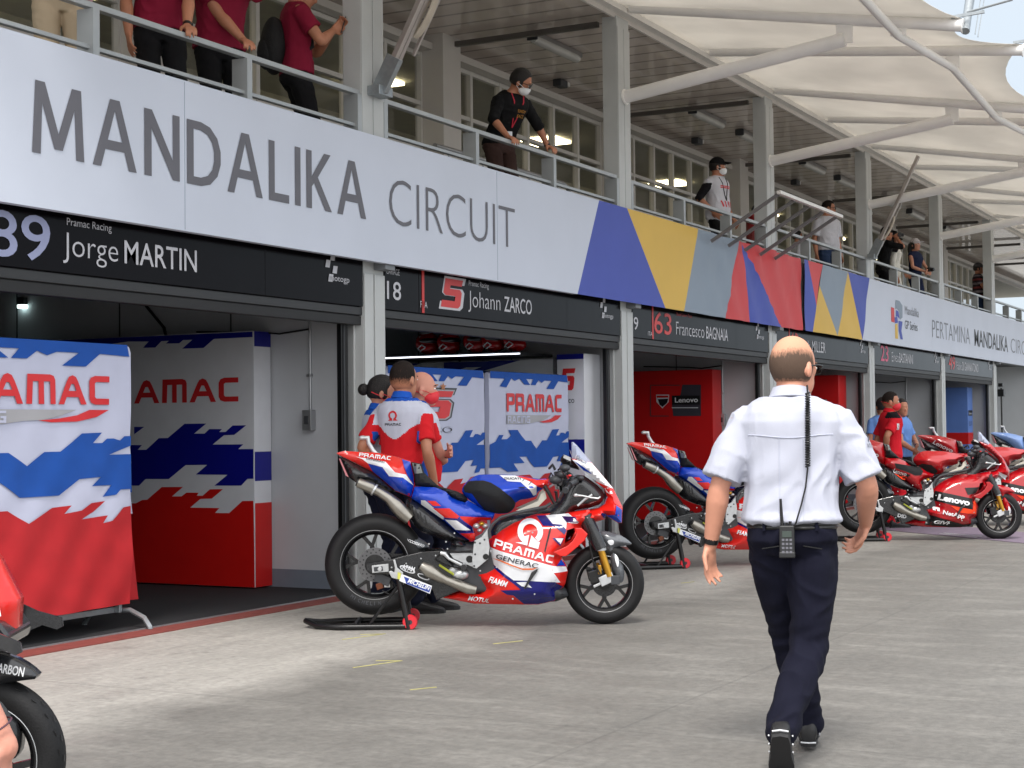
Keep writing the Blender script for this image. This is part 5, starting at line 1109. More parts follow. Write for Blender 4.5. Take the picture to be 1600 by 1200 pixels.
    # ---- trousers
    if pants:
        m = MB(); loft(m, [(S(tf((0, 0, .84))), .1*s, .155*s, mat3()), (S(tf((-.008, 0, .90))), .124*(.5+.5*build_)*s, (.172*(.5+.5*build_))*s, mat3()), (S(tf((-.005, 0, .955))), .12*(.5+.5*build_)*s, (.166*(.5+.5*build_))*s, mat3()), (S(tf((0, 0, .99 if tuck else .985))), (.11*(.5+.5*build_)+belly*.6)*s, (.158*(.5+.5*build_)+.0)*s, mat3())], pants)
        for k in (1, -1):
            a, b, c = S(hip[k]+V((0, 0, .01))), S(kn[k]), S(an[k]); u = (b-a); v = (c-b); g = legw*s
            chain(m, [a, a+u*.3, a+u*.7, b, b+v*.35, b+v*.75, b+v*.99], [.092*s, .088*s+g, .072*s+g, .064*s+g, .062*s+g, .055*s+g, .054*s+g], pants, n=18)
        def kneefold(p):
            q = p/s; d = 0
            for k in (1, -1):
                for jt, am, wd in ((kn[k], .006, .09), (an[k]+V((0, 0, .06)), .006, .07), (hip[k]+V((0, 0, -.04)), .004, .08)):
                    r = (q-jt).length
                    if r < wd*2: d += am*math.exp(-(r/wd)**2)*math.sin((q.z-jt.z)*95+q.y*30+3*noise.noise(q*6))
            return d*s
        organic(m, 'trousers', t, vox, smooth=3, wr=wr*.8*s, wrf=7, wrs=(1, 1, .4), wfn=kneefold)
    if belt:
        m = MB(); n_ = 40; pts = []
        for j in range(n_):
            a = 2*PI*j/n_; ca, sa = math.cos(a), math.sin(a); pts.append(S(tf((math.copysign(abs(ca)**.83, ca)*(.118+belly*.6), math.copysign(abs(sa)**.83, sa)*(.168*(.5+.5*build_)), .968))))
        for dz in (-.012, 0, .012): m.tube([p+V((0, 0, dz*s)) for p in pts], .0085*s, belt, 6, closed=True)
        m.build('belt', t, smooth=True)
    # ---- shoes
    if shoes:
        for k in (1, -1):
            c = S(an[k]); fp = R_(footp[0 if k == 1 else 1]); fy_ = R_(lfy if k == 1 else rfy); Rf = Matrix.Rotation(fy_, 3, 'Z') @ Matrix.Rotation(fp, 3, 'Y')
            m = MB(); rg = []
            for x, hw_, hh, zz in ((-.075, .028, .03, -.04), (-.06, .036, .046, -.03), (-.02, .041, .055, -.025), (.04, .042, .042, -.038), (.1, .049, .031, -.05), (.15, .047, .024, -.056), (.185, .034, .018, -.062), (.2, .015, .01, -.066)):
                rg.append((c+Rf @ (V((x, 0, zz))*s), hh*s, hw_*s, Rf @ Matrix(((0, 0, 1), (0, 1, 0), (1, 0, 0)))))
            loft(m, rg, shoes, 20); so = m.build('shoe', t, smooth=60)
            m = MB(); out = [(-.08, .0), (-.072, .03), (-.03, .038), (.04, .04), (.1, .05), (.15, .048), (.19, .032), (.208, 0)]; out = out+[(x, -y) for x, y in out[-2:0:-1]]
            m.slab(out, lambda x, y: c+Rf @ (V((x, y, -.085))*s), lambda x, y: c+Rf @ (V((x, y, -.062))*s), SOLE); m.build('sole', so)
            for ch in [so]: pass
    # ---- head details
    def hshell(fn, mt, name, grow=0., nn=(40, 28), parent=t, wr_n=.0, dens=None):
        dl = []; m_ = MB(); m_.ell((0, 0, 0), (.098, .077, .103), mt, None, *nn); q = []
        for v in m_.v:
            d = V((v[0]/.098, v[1]/.077, v[2]/.103)).normalized(); f = fn(d)
            f += wr_n*noise.noise(d*9)
            if dens: dl.append(dens(d))
            p = V(v)*(f); q.append(S(hc)+Hm @ ((p+V((-.006, 0, .022)))*hs))
        m_.v = q; ob_ = m_.build(name, parent, smooth=True)
        if dens:
            at_ = ob_.data.attributes.new('dens', 'FLOAT', 'POINT'); at_.data.foreach_set('value', dl)
        return ob_
    sst = lambda e0, e1, x: (lambda k: k*k*(3-2*k))(max(0, min(1, (x-e0)/(e1-e0))))
    if hair == 'scalp': hshell(lambda d: .95+.068*sst(-.92, -.6, d.z)*(1-sst(.3, .55, d.x))+.006*(1-sst(.0, .5, d.z)), SCALP, 'hair', nn=(90, 60), dens=lambda d: (1-sst(-.22, .58, d.z+.1*d.x-.25*abs(d.y)))*(1-.5*sst(.1, .5, d.x))*sst(-.95, -.5, d.z)*1.15)
    elif hair == 'fade': hshell(lambda d: .95+.068*sst(-.95, -.6, d.z)*(1-sst(.25, .5, d.x)*(1-sst(.5, .7, d.z)))+.035*sst(.0, .6, d.z), SCALPD, 'hair', nn=(80, 50), dens=lambda d: sst(-.85, .15, d.z)*1.1)
    elif hair == 'short': hshell(nn=((90, 60) if hair_fn else (40, 28)), fn=hair_fn or (lambda d: .93+.15*sst(-.75, -.45, d.z)*(1-sst(.25, .55, d.x-.55*max(0, d.z-.1)-.0) * (1-sst(.5, .72, d.z)))*(1-.0)), mt=hairm, name='hair', wr_n=.03 if not hair_fn else .012)
    elif hair == 'fadeX': hshell(lambda d: .94+.075*sst(-.85, -.3, d.z)*(1-sst(.25, .5, d.x)*(1-sst(.5, .7, d.z)))+.04*sst(.1, .6, d.z), hairm, 'hair', wr_n=.012)
    elif hair == 'balding': hshell(lambda d: .95+.072*sst(-.80, -.45, d.z)*(1-sst(.38, .62, d.z+.25*d.x))*(1-sst(.3, .5, d.x)), hairm, 'hair', wr_n=.01)
    elif hair == 'long':
        hh = hshell(lambda d: .93+.19*sst(-1., -.8, d.z)*(1-sst(.2, .5, d.x)*(1-sst(.45, .7, d.z))), hairm, 'hair', wr_n=.04)
    if bun:
        m = MB(); m.ell(HP(-.13, 0, .015), (.04*hs, .042*hs, .042*hs), hairm, Hm); m.ell(HP(-.10, 0, .015), (.03*hs, .025*hs, .025*hs), hairm, Hm); m.build('hair_bun', t, smooth=True)
    if hair == 'long' and extras != 'nofall':
        m = MB()
        for k in (-1, 0, 1): m.tube([HP(-.06, k*.05, .03), HP(-.09, k*.055, -.08), HP(-.07, k*.06, -.2), HP(-.05, k*.05, -.3)], [.05*s, .045*s, .04*s, .015*s], hairm, 10)
        organic(m, 'hair_length', t, .01, smooth=3, wr=.004, wrf=20)
    if cap:
        cm, style = cap
        if style == 'hat':
            m = MB(); ax = Hm @ V((0, 0, 1)); m.lathe([(0, .135), (.06, .132), (.088, .11), (.096, .045), (.10, .04), (.16, .0), (.158, -.006), (.09, .03)], HP(-.006, 0, .0), ax, cm, 28); [0]
            m.v = [tuple(V(v)) for v in m.v]; m.build('hat', t, smooth=60)
        else:
            cpm = hshell(lambda d: .94+.19*sst(.02, .22, d.z+.12*d.x), cm, 'cap')
            m = MB(); n_ = 12; top = []
            for i in range(n_+1):
                a = -1.15+2.3*i/n_; top.append((.075+.10*math.cos(a)**.7 if abs(a) < 1.5 else .075, .082*math.sin(a)/math.sin(1.15)))
            fz_ = lambda x, y: .072-.12*max(0, x-.07)-1.5*y*y
            m.slab(top+[(.05, .07), (.07, 0), (.05, -.07)][::1], lambda x, y: HP(x, y, fz_(x, y)), lambda x, y: HP(x, y, fz_(x, y)-.004), cm, .03); m.build('cap_brim', cpm, smooth=40)
    if mask:
        m = MB(); m.ell(HP(.05, 0, -.05), (.066*hs, .062*hs, .054*hs), mask, Hm, 20, 14); m.ell(HP(.088, 0, -.035), (.032*hs, .026*hs, .03*hs), mask, Hm, 12, 10)
        organic(m, 'face_mask', t, .006, smooth=4)
        m = MB()
        for k in (1, -1):
            m.tube([HP(.07, k*.055, -.03), HP(.03, k*.074, -.012), HP(-.012, k*.089, .0)], .0022*hs, mask, 6); m.tube([HP(.06, k*.055, -.075), HP(.02, k*.072, -.05), HP(-.012, k*.089, -.028)], .0022*hs, mask, 6)
            if mask.name == 'mask_red': m.tube([HP(-.012, k*.082, -.02), HP(-.07, k*.066, .0), HP(-.112, 0, .01)], .0035*hs, mask, 6)
        m.build('mask_strap', t)
    if specs:
        m = MB()
        for k in (1, -1):
            fn = lambda x, z: HP(.108-.0 - .25*(x*x)*8, x, z)
            m.slab([(k*.008, .022), (k*.056, .024), (k*.06, .008), (k*.05, -.012), (k*.018, -.013)], lambda x, z: HP(.109-1.9*x*x, x, z), lambda x, z: HP(.105-1.9*x*x, x, z), LENS)
            m.tube([HP(.104, k*.058, .018), HP(.05, k*.079, .016), HP(-.01, k*.084, .006)], .003*hs, BLACK, 6)
        m.tube([HP(.109, .01, .018), HP(.109, -.01, .018)], .0025*hs, BLACK, 6); m.build('glasses', t)
    if face:
        for k in (1, -1):
            m = MB(); m.ell(HP(.085, k*.031, .008), (.011*hs, .013*hs, .0075*hs), EYEW, Hm, 12, 8); m.ell(HP(.0945, k*.031, .008), (.003*hs, .006*hs, .006*hs), IRIS, Hm, 8, 6); m.build('eye', t, smooth=True)
            m = MB(); m.tube([HP(.095, k*.015, .026), HP(.093, k*.032, .031), HP(.082, k*.048, .026)], [.003*hs, .004*hs, .002*hs], hairm, 6); m.build('eyebrow', t, smooth=True)
        if not mask:
            m = MB(); m.ell(HP(.092, 0, -.056), (.006*hs, .024*hs, .0055*hs), LIP, Hm, 10, 6); m.build('lips', t, smooth=True)
    t['_j'] = 0; del t['_j']
    info = dict(root=t, S=S, HP=HP, sh=sh, el=el, wr=wr_, hip=hip, kn=kn, an=an, tf=tf, s=s, RU=RU, Hm=Hm, shirt=shirt_o, nb=nb, sk=sk)
    if callable(extras): extras(info)
    t.location = loc; t.rotation_euler = (0, 0, yaw)
    return info
def watch(i, k, mt=BLACK):
    a, b = i['S'](i['el'][k]), i['S'](i['wr'][k]); d = (b-a).normalized(); s = i['s']; c = b-d*.02*s
    m = MB(); m.lathe([(.027*s, -.012*s), (.031*s, -.011*s), (.031*s, .011*s), (.027*s, .012*s)], c, d, mt, 18, closed=True)
    o_ = d.cross(V((0, 0, 1))).normalized(); m.obox(c+V((0, k*.03*s, 0)), d*.016*s, V((0, k*.006*s, 0)), V((.016*s, 0, 0)), mt); m.build('wristwatch', i['root'], smooth=40)
def on_surf(obj, origin, right, up, nrm, eps=.003):
    me = obj.data; bv = BVHTree.FromPolygons([v.co for v in me.vertices], [tuple(p.vertices) for p in me.polygons]); origin, right, up, nrm = V(origin), V(right), V(up), V(nrm)
    def fn(x, z):
        p = origin+right*x+up*z+nrm*.5; h_ = bv.ray_cast(p, -nrm)
        return (h_[0]+nrm*eps) if h_[0] else origin+right*x+up*z
    return fn
MREDM = M('mask_red', (214, 40, 52), .6, var=.03); MWM = M('mask_white', (228, 230, 232), .7, var=.02)
# ---------------------------------------------------------------- walking man
WSH = fabric('shirt_white', (176, 179, 193), .75, .02); NAVY = fabric('trousers_navy', (15, 16, 32), .9, .08)
def walk_extra(i):
    S, tf, s, t = i['S'], i['tf'], i['s'], i['root']
    watch(i, 1)
    # yoke seam, back pleat lines, cuffs
    so = i['shirt']; fn = on_surf(so, S(tf((0, 0, 0))), (0, -1, 0), (0, 0, 1), (-1, 0, 0), .0015)
    m = MB(); SEAM = fabric('shirt_seam', (180, 184, 200), .8, .02)
    m.tube([fn(-.17*s+.34*s*k/16, (1.325+.006*math.cos(k*.4))*s) for k in range(17)], .0022*s, SEAM, 6)
    for dx in (-.045, .05): m.tube([fn(dx*s, (1.32-.33*k/12)*s) for k in range(13)], .0013*s, SEAM, 5)
    m.build('seam', t, smooth=True)
    m = MB(); fn2 = on_surf(so, S(V((0, 0, 0))), (-1, 0, 0), (0, 0, 1), (0, -1, 0), .002); e = S(i['sh'][-1])
    m.text('IRTA', fn2, -.02*s, e.z-.11*s, .018*s, LETG, w=.05*s); m.ell(fn2(0.0, e.z-.075*s), (.016*s, .002, .014*s), LETG); m.build('sleeve_print', t)
    # lanyard cord at the collar
    m = MB(); nb = S(i['nb']); RU = i['RU']; m.lathe([(.067*s, .008), (.071*s, .01), (.071*s, .016), (.067*s, .014)], nb+V((0, 0, .006)), RU @ V((.12, 0, 1)), DGREY, 24, closed=True); m.build('lanyard', t, smooth=True)
    m = MB(); WT = M('shoe_white_trim', (200, 202, 206), .5)
    for k in (1, -1):
        c = S(i['an'][k]); Rf = Matrix.Rotation(R_(-6 if k == 1 else 50), 3, 'Y')
        for sd in (1, -1):
            for (xa, za, xb, zb2) in ((-.03, -.04, .02, -.01), (.0, -.055, .05, -.02), (.04, -.06, .08, -.035)): m.tube([c+Rf @ V((xa, sd*.0445, za)), c+Rf @ V((xb, sd*.044, zb2))], .0035, WT, 6)
        m.tube([c+Rf @ V((-.081, -.03, -.062)), c+Rf @ V((-.088, 0, -.062)), c+Rf @ V((-.081, .03, -.062))], .0035, WT, 6)
    m.build('shoe_trim', t)
    # trouser pockets, belt loops
    m = MB(); 
    for k in (1, -1): m.bar(S(V((-.128, k*.045, .885))), S(V((-.108, k*.118, .872))), .012*s, .004*s, BLACK)
    m.build('pocket', t)
    m = MB()
    for y in (-.1, 0.02, .11): m.box((-.126+.15*abs(y)*.35)*s-.004, (-.126+.15*abs(y)*.35)*s+.006, (y-.006)*s, (y+.006)*s, .945*s, .99*s, NAVY)
    m.build('belt_loop', t)
def bald_hair(d):
    sst = lambda e0, e1, x: (lambda k: k*k*(3-2*k))(max(0, min(1, (x-e0)/(e1-e0))))
    return .955+.065*sst(-.85, -.45, d.z)*(1-sst(.10, .52, d.z+.1*d.x-.25*abs(d.y)))*(1-sst(.3, .5, d.x))+.008*sst(-.1, -.5, d.z)
mpos = onp(1237, 1193, 2, 0)
wk = person('bald man in a white short sleeved shirt and navy trousers walking away', (mpos.x+.05, mpos.y, 0), R_(17), 1.70, 'fair', lean=2, side=0, twist=0, L=(.02, .335, .875), Rh=(.20, -.30, .955), Lp=(-1, .6, 0), Rp=(-1, -.45, -.1), LF=(.28, -.055, .085), RF=(-.29, .05, .17), LK=(1, .15, 0), RK=(1, -.35, 0),
            hyaw=-38, hpitch=2, shirt=WSH, sleeve='s', pants=NAVY, belt=BLACK, hair='scalp', hairm=HAIRG, build_=1.12, belly=.012, vox=.0065, tuck=True, specs=True, collar=WSH, footp=(-6, 50), extras=walk_extra, wr=.011,
            Lh=dict(d=(.12, .04, -1), palm=(-.55, -.85, 0), side=1, curl=.4, spread=.15), Rhh=dict(d=(.35, .3, -.8), palm=(-.2, 1, -.1), side=-1, curl=.75), sleeve_r=.016, sleeve_t=.9, legw=.014)
# two-way radio clipped to his belt
r_ = wk['root']; s = wk['s']
from mathutils import Matrix as _Mx
def rp(x, y, z): return r_.location+Matrix.Rotation(r_.rotation_euler.z, 3, 'Z') @ (V((x, y, z))*s)
rad = empty('two_way_radio', rp(-.15, .018, .93), 'black two way radio with short aerial clipped on the back of the walking man', 'radio', rz=r_.rotation_euler.z)
def rl_(x, y, z): return rp(x, y, z)
RADM = M('radio_plastic', (30, 31, 33), .45)
def robox(m, x, y, z, a, b, c, mt):
    Rz = Matrix.Rotation(r_.rotation_euler.z, 3, 'Z'); m.obox(rp(x, y, z), Rz @ V((a, 0, 0)), Rz @ V((0, b, 0)), (0, 0, c), mt)
m = MB(); robox(m, -.155, .018, .905, .017, .029, .062, RADM); robox(m, -.155, .018, .852, .02, .031, .012, RADM); m.build('body', rad, bevel=.005)
m = MB(); robox(m, -.1735, .018, .935, .0015, .018, .012, M('radio_screen', (60, 70, 66), .3)); 
for a in range(3):
    for b in range(4): robox(m, -.1735, .003+.015*a, .912-.016*b, .002, .005, .0045, LETG)
m.build('keypad', rad)
m = MB(); m.tube([rp(-.155, .035, .965), rp(-.155, .038, 1.0), rp(-.155, .041, 1.075)], [.007, .0065, .005], BLACK, 10); m.tube([rp(-.155, .005, .965), rp(-.155, .005, .985)], .006, BLACK, 8); m.tube([rp(-.155, .019, .965), rp(-.155, .019, .98)], .005, BLACK, 8); m.build('aerial', rad, smooth=40)
pts = [rp(-.16, -.005, .95), rp(-.175, -.02, .985), rp(-.155, -.04, 1.05), rp(-.145, -.058, 1.12), rp(-.145, -.068, 1.2)]
m = MB(); m.tube(pts, .0035, BLACK, 8)
cpts = [];
for k in range(260):
    f = k/259; cx_, cy_, cz_ = -.145+.01*math.sin(f*3)+.03*max(0, f-.75), -.068-.004*f, 1.2+.30*f; a = k*.75
    cpts.append(rp(cx_+.0085*math.cos(a), cy_+.0085*math.sin(a), cz_))
m.tube(cpts, .0034, BLACK, 6); m.tube([rp(-.115, -.072, 1.5), rp(-.07, -.07, 1.525), rp(-.03, -.07, 1.53)], .004, BLACK, 6); m.build('coiled_cord', rad, smooth=True)
# ---------------------------------------------------------------- mechanics by the second garage
PW = fabric('polo_white', (196, 199, 214)); PR = fabric('polo_red', (206, 32, 40)); PB = fabric('polo_blue', (30, 84, 180)); TRN = fabric('trousers_dark_navy', (22, 26, 44))
def polo(c, n):
    x, y, z = c
    if z > 1.46: return 2
    if abs(y) > .19: return 0 if (z > 1.37 or x > .05) else 1
    if x < .02:
        if abs(y) > .165 and z < 1.25: return 2
        return 1 if z < 1.25-.05*math.cos(y*18) else 0
    if abs(y) > .15: return 2 if z < 1.3 else 0
    return 1 if z < 1.1 else 0
def place(u, v, ax, val, z=0): p = onp(u, v, ax, val); return (p.x, p.y, z)
GM = 'mechanics talking beside the nearest motorcycle'
def logo_back(i):
    S, tf, s, t = i['S'], i['tf'], i['s'], i['root']; fn = on_surf(i['shirt'], (0, 0, 0), (0, -1, 0), (0, 0, 1), (-1, 0, 0), .003); m = MB()
    techno(m, 'PRAMAC', fn, -.075*s, 1.29*s, .018*s, DGREY, w=.13*s)
    out = [(-.01*s+.035*s*math.cos(a), 1.36*s+.033*s*math.sin(a)) for a in [R_(-55+290*k/16) for k in range(17)]]; inn = [(-.01*s+.021*s*math.cos(a), 1.36*s+.02*s*math.sin(a)) for a in [R_(235-290*k/16) for k in range(17)]]
    m.poly(out+inn, fn, PRED2); m.poly([(-.05*s, 1.325*s), (-.012*s, 1.325*s), (-.018*s, 1.345*s)], fn, PRED2); m.poly([(-.006*s, 1.325*s), (.032*s, 1.325*s), (.0, 1.345*s)], fn, PRED2); m.build('back_print', t)
def gpos(u, depth):
    d = FW+RT*((u-800)/F); d = d/ d.dot(FW); p = CAM+d*depth; return (p.x, p.y, 0)
person('mechanic seen from behind in a white and red polo with short dark hair', gpos(629, 11.65), R_(2), 1.84, 'tan', L=(.12, .22, 1.0), Rh=(.02, -.235, .89), Lp=(-1, .5, 0), hyaw=-12, shirt_mats=[PW, PR, PB], shirt_fn=polo, pants=TRN, hair='fade', hairm=HAIRB, group=GM, collar=PB, vox=.008, sleeve_r=.006, extras=logo_back, LF=(.02, .12, .085), RF=(-.02, -.1, .085), lfy=10, rfy=-55, build_=.97, wr=.007, sleeve_t=.78)
person('woman mechanic with a dark hair bun and red mask facing right', gpos(592, 11.95), R_(-38), 1.75, 'fair', L=(.1, .2, .9), Rh=(.05, -.22, .86), hyaw=-18, hpitch=6, shirt_mats=[PW, PR, PB], shirt_fn=lambda c, n: (2 if c.z > 1.44 or (abs(c.y) > .17 and c.z > 1.33) else (1 if abs(c.y) > .19 and c.x < -.02 else 0)), pants=TRN, hair='short', hairm=HAIRD, bun=True, mask=MREDM, group=GM, collar=PB, build_=.9, female=True, vox=.009, sleeve_r=.01)
person('bald mechanic in a red polo with folded arms and red mask', gpos(657, 11.9), R_(-48), 1.77, 'pink', L=(.17, -.15, 1.13), Rh=(.20, .11, 1.08), Lp=(0, 1, -.8), Rp=(0, -1, -.8), hyaw=-12, shirt_mats=[PW, PR, PB], shirt_fn=lambda c, n: (1 if c.z < 1.27 or (abs(c.y) > .19 and c.z < 1.36) else 0), pants=TRN, hair=None, mask=MREDM, group=GM, collar=PB, build_=1.06, belly=.02, vox=.009, LF=(.0, .12, .085), RF=(.05, -.12, .085), Lh=dict(d=(.1, -1, .2), palm=(-1, 0, 0), side=-1), Rhh=dict(d=(-.35, 1, -.1), palm=(-1, 0, 0), side=1, curl=.7), extras=lambda i: watch(i, 1))
# ---------------------------------------------------------------- red team by the far bikes
RSH = fabric('team_red', (206, 30, 44)); BSH = fabric('team_blue', (110, 150, 215)); SHB = fabric('shirt_black', (22, 22, 26))
GR = 'team members standing before the fifth garage'
def patch(i):
    s, t = i['s'], i['root']; fn = on_surf(i['shirt'], (0, 0, 0), (1, 0, 0), (0, 0, 1), (0, -1, 0), .004); m = MB(); m.slab([(-.035*s, 1.25*s), (.03*s, 1.25*s), (.03*s, 1.33*s), (-.035*s, 1.33*s)], fn, lambda x, z: fn(x, z)-V((0, -.003, 0)), LETW, .03); m.build('sleeve_patch', t)
    m = MB(); fn = on_surf(i['shirt'], (0, 0, 0), (0, 1, 0), (0, 0, 1), (1, 0, 0), .004); m.poly([(-.12*s, 1.33*s), (-.06*s, 1.33*s), (-.06*s, 1.37*s), (-.12*s, 1.37*s)], fn, LETW, .02); m.poly(round_poly([(-.12*s, 1.28*s), (-.085*s, 1.28*s), (-.085*s, 1.32*s), (-.12*s, 1.32*s)]), fn, ORNG, .02); m.build('chest_print', t)
person('man all in red with a red mask standing before the fifth garage', gpos(1390, 20.6), R_(-50), 1.76, 'tan', L=(.05, .2, .9), Rh=(-.14, -.13, .95), Rp=(-1, -1, 0), hyaw=-25, shirt_mats=[RSH, SHB], shirt_fn=lambda c, n: 1 if (c.z > 1.40 and abs(c.y) > .08 and c.x < .05) else 0, pants=RSH, hair='fade', hairm=HAIRB, mask=MREDM, group=GR, collar=RSH, build_=1.04, vox=.01, extras=patch, sleeve_r=.012, sleeve_t=.78, shirt_len=.85)
person('person in pale blue polo and black trousers behind the man in red', gpos(1408, 21.3), R_(-95), 1.68, 'tan', L=(.2, .02, 1.08), Rh=(.2, -.1, 1.02), Lp=(0, 1, -.6), Rp=(0, -1, -.6), shirt=BSH, pants=fabric('trousers_black', (20, 20, 23)), hair='short', group=GR, collar=BSH, vox=.011, build_=1.02, face=False, extras=lambda i: watch(i, 1), hyaw=-40)
person('dark haired person in blue, only head and shoulder showing left of the man in red', gpos(1378, 22.5), R_(40), 1.72, 'tan', shirt=BSH, pants=TRN, hair='short', group=GR, vox=.011, face=False)
# ---------------------------------------------------------------- balcony
FZ = 3.25; MAR = fabric('polo_maroon', (128, 22, 50), .8); BLK = fabric('trousers_black', (20, 20, 23)); KHA = fabric('trousers_khaki', (186, 168, 142)); PNK = fabric('shirt_pink', (226, 182, 196)); BSHIRT = fabric('tee_black', (18, 18, 20)); BRN = fabric('trousers_brown', (62, 44, 40)); JEAN = fabric('jeans_blue', (46, 62, 92)); WTEE = fabric('tee_white', (204, 204, 212)); NVY = fabric('vest_navy', (34, 42, 70))
def bal(u, y): p = onp(u, 200, 1, y); return p.x
GT = 'maroon shirted men leaning at the railing'
RLZ = 4.13
def rel(px, x, y, yaw, h):   # world point -> base coordinates of a person standing at (x, y)
    v = V(px)-V((x, y, FZ)); v.rotate(Euler((0, 0, -yaw))); return tuple(v*(1.75/h))
def bperson(label, u, y, yawd, h, lx=None, rx=None, **k):
    x = bal(u, y); yw = R_(yawd)
    if lx is not None: k['L'] = rel((x+lx, 7.27, RLZ+.045), x, y, yw, h)
    if rx is not None: k['Rh'] = rel((x+rx, 7.27, RLZ+.045), x, y, yw, h)
    hk = dict(d=(1, 0, -.35), palm=(-.2, 0, -1), curl=.6)
    if lx is not None: k.setdefault('Lh', dict(hk, side=-1))
    if rx is not None: k.setdefault('Rhh', dict(hk, side=1))
    return person(label, (x, y, FZ), yw, h, **k)
bperson('person in a pink shirt and khaki trousers behind the railing at top left', 95, 7.62, -130, 1.84, rx=-.25, shirt=PNK, pants=KHA, lean=8, vox=.009, sleeve='34', build_=1.08, belly=.02, L=(.35, .05, 1.22), hair='short')
bperson('leftmost maroon shirted man whose watch hand rests on the rail', 250, 7.62, -125, 1.86, lx=-.12, shirt=MAR, pants=BLK, lean=12, vox=.009, group=GT, build_=1.08, hair='short', extras=lambda i: watch(i, 1), sleeve_r=.012, shirt_len=.88)
bperson('middle maroon shirted man with hand on the railing post', 343, 7.62, -120, 1.86, rx=-.05, shirt=MAR, pants=BLK, lean=8, vox=.009, group=GT, build_=1.08, hair='short', L=(.32, .0, 1.42), Lp=(0, 1, -.6), sleeve_r=.012, shirt_len=.88)
def phone(i):
    S = i['S']; m = MB(); c = (S(i['wr'][1])+S(i['wr'][-1]))/2+V((.09, 0, .04)); m.obox(c, V((.008, 0, .0)), V((0, .037, 0)), V((.02, 0, .07)), BLACK); return c
def ph_extra(i):
    watch(i, 1); s = i['s']; S = i['S']; t = i['root']
    c = (S(i['wr'][1])+S(i['wr'][-1]))/2+V((.085, 0, .05)); i['phone'] = c
pm = bperson('rightmost maroon shirted man with black backpack using a phone', 465, 7.66, -48, 1.88, shirt=MAR, pants=BLK, vox=.009, group=GT, build_=1.06, hair='short', L=(.28, .03, 1.30), Rh=(.27, -.05, 1.28), Lp=(-.3, 1, -1), Rp=(-.3, -1, -1), Lh=dict(d=(.7, -.3, .6), palm=(-.3, -1, .2), side=1, curl=.6), Rhh=dict(d=(.7, .3, .6), palm=(-.3, 1, .2), side=-1, curl=.6), extras=ph_extra, sleeve_r=.012, shirt_len=.88, hpitch=25)
def W_(i, p):
    r = i['root']; return V(r.location)+Matrix.Rotation(r.rotation_euler.z, 3, 'Z') @ V(p)
def held(i, name, label, cat, builder, p):
    r = i['root']; t = empty(name, W_(i, p), label, cat, rz=r.rotation_euler.z); Rz = Matrix.Rotation(r.rotation_euler.z, 3, 'Z')
    builder(t, lambda x, y, z: W_(i, V(p)+V((x, y, z))), lambda x, y, z: Rz @ V((x, y, z)))
    return t
def bph(t, P, D): m = MB(); m.obox(P(0, 0, 0), D(.004, 0, 0), D(0, .036, 0), D(.02, 0, .07), BLACK); m.build('case', t, bevel=.004)
held(pm, 'phone', 'black phone held by the rightmost maroon shirted man', 'phone', bph, pm['phone'])
def bbp(t, P, D):
    m = MB(); BP = M('backpack_black', (20, 20, 22), .8, bump=.3, bs=90)
    m.ell(P(0, 0, 0), (.11, .15, .24), BP, Matrix.Rotation(t.rotation_euler.z, 3, 'Z'), 20, 14); m.ell(P(-.06, 0, -.06), (.08, .12, .14), BP, Matrix.Rotation(t.rotation_euler.z, 3, 'Z'), 16, 10); m.build('bag', t, smooth=True)
    for k in (1, -1): q = MB(); q.tube([P(.1, k*.1, .18), P(.2, k*.11, .24), P(.29, k*.1, .14), P(.3, k*.12, -.02), P(.17, k*.17, -.14)], .018, BP, 8); q.build('strap', t, smooth=True)
held(pm, 'backpack', 'black backpack on the rightmost maroon shirted man', 'backpack', bbp, (-.19, 0, 1.24))
def lany(i, mt=None, card=True):
    s, S, t, tf = i['s'], i['S'], i['root'], i['tf']; m = MB(); mt = mt or M('lanyard_red', (200, 34, 60), .6)
    f = on_surf(i['shirt'], (0, 0, 0), (0, 1, 0), (0, 0, 1), (1, 0, 0), .006)
    for k in (1, -1): m.tube([f(k*.075*s, S(i['nb']).z-.02*s), f(k*.06*s, S(i['nb']).z-.1*s), f(k*.02*s, S(i['nb']).z-.27*s), f(0, S(i['nb']).z-.34*s)], .006*s, mt, 6)
    m.build('lanyard', t, smooth=True)
    if card: m = MB(); c = f(0, S(i['nb']).z-.39*s); m.obox(c+V((.004, 0, 0)), (.002, 0, 0), (0, .03*s, 0), (0, 0, .045*s), LETW); m.build('pass_card', t)
def bk(i):
    watch(i, 1); lany(i); m = MB(); s = i['s']; f = on_surf(i['shirt'], (0, 0, 0), (0, 1, 0), (0, 0, 1), (1, 0, 0), .004); z = i['S'](i['nb']).z-.2*s; m.text('SUNDAY', f, .0, z, .03*s, M('gold_print', (190, 130, 40), .6), w=.12*s); m.text('RACE', f, .01, z-.045*s, .03*s, M('gold_print'), w=.09*s); m.build('chest_print', i['root'])
bperson('man in black with white mask leaning on the rail with both hands', 779, 7.60, -112, 1.76, lx=.50, rx=-.42, shirt=BSHIRT, pants=BRN, lean=27, hyaw=42, hpitch=8, vox=.008, sleeve='34', mask=MWM, specs=True, hair='short', Lp=(-.3, 1, .2), Rp=(-.6, -1, .2), extras=bk, build_=1.0)
JBK = fabric('jersey_black', (24, 22, 26))
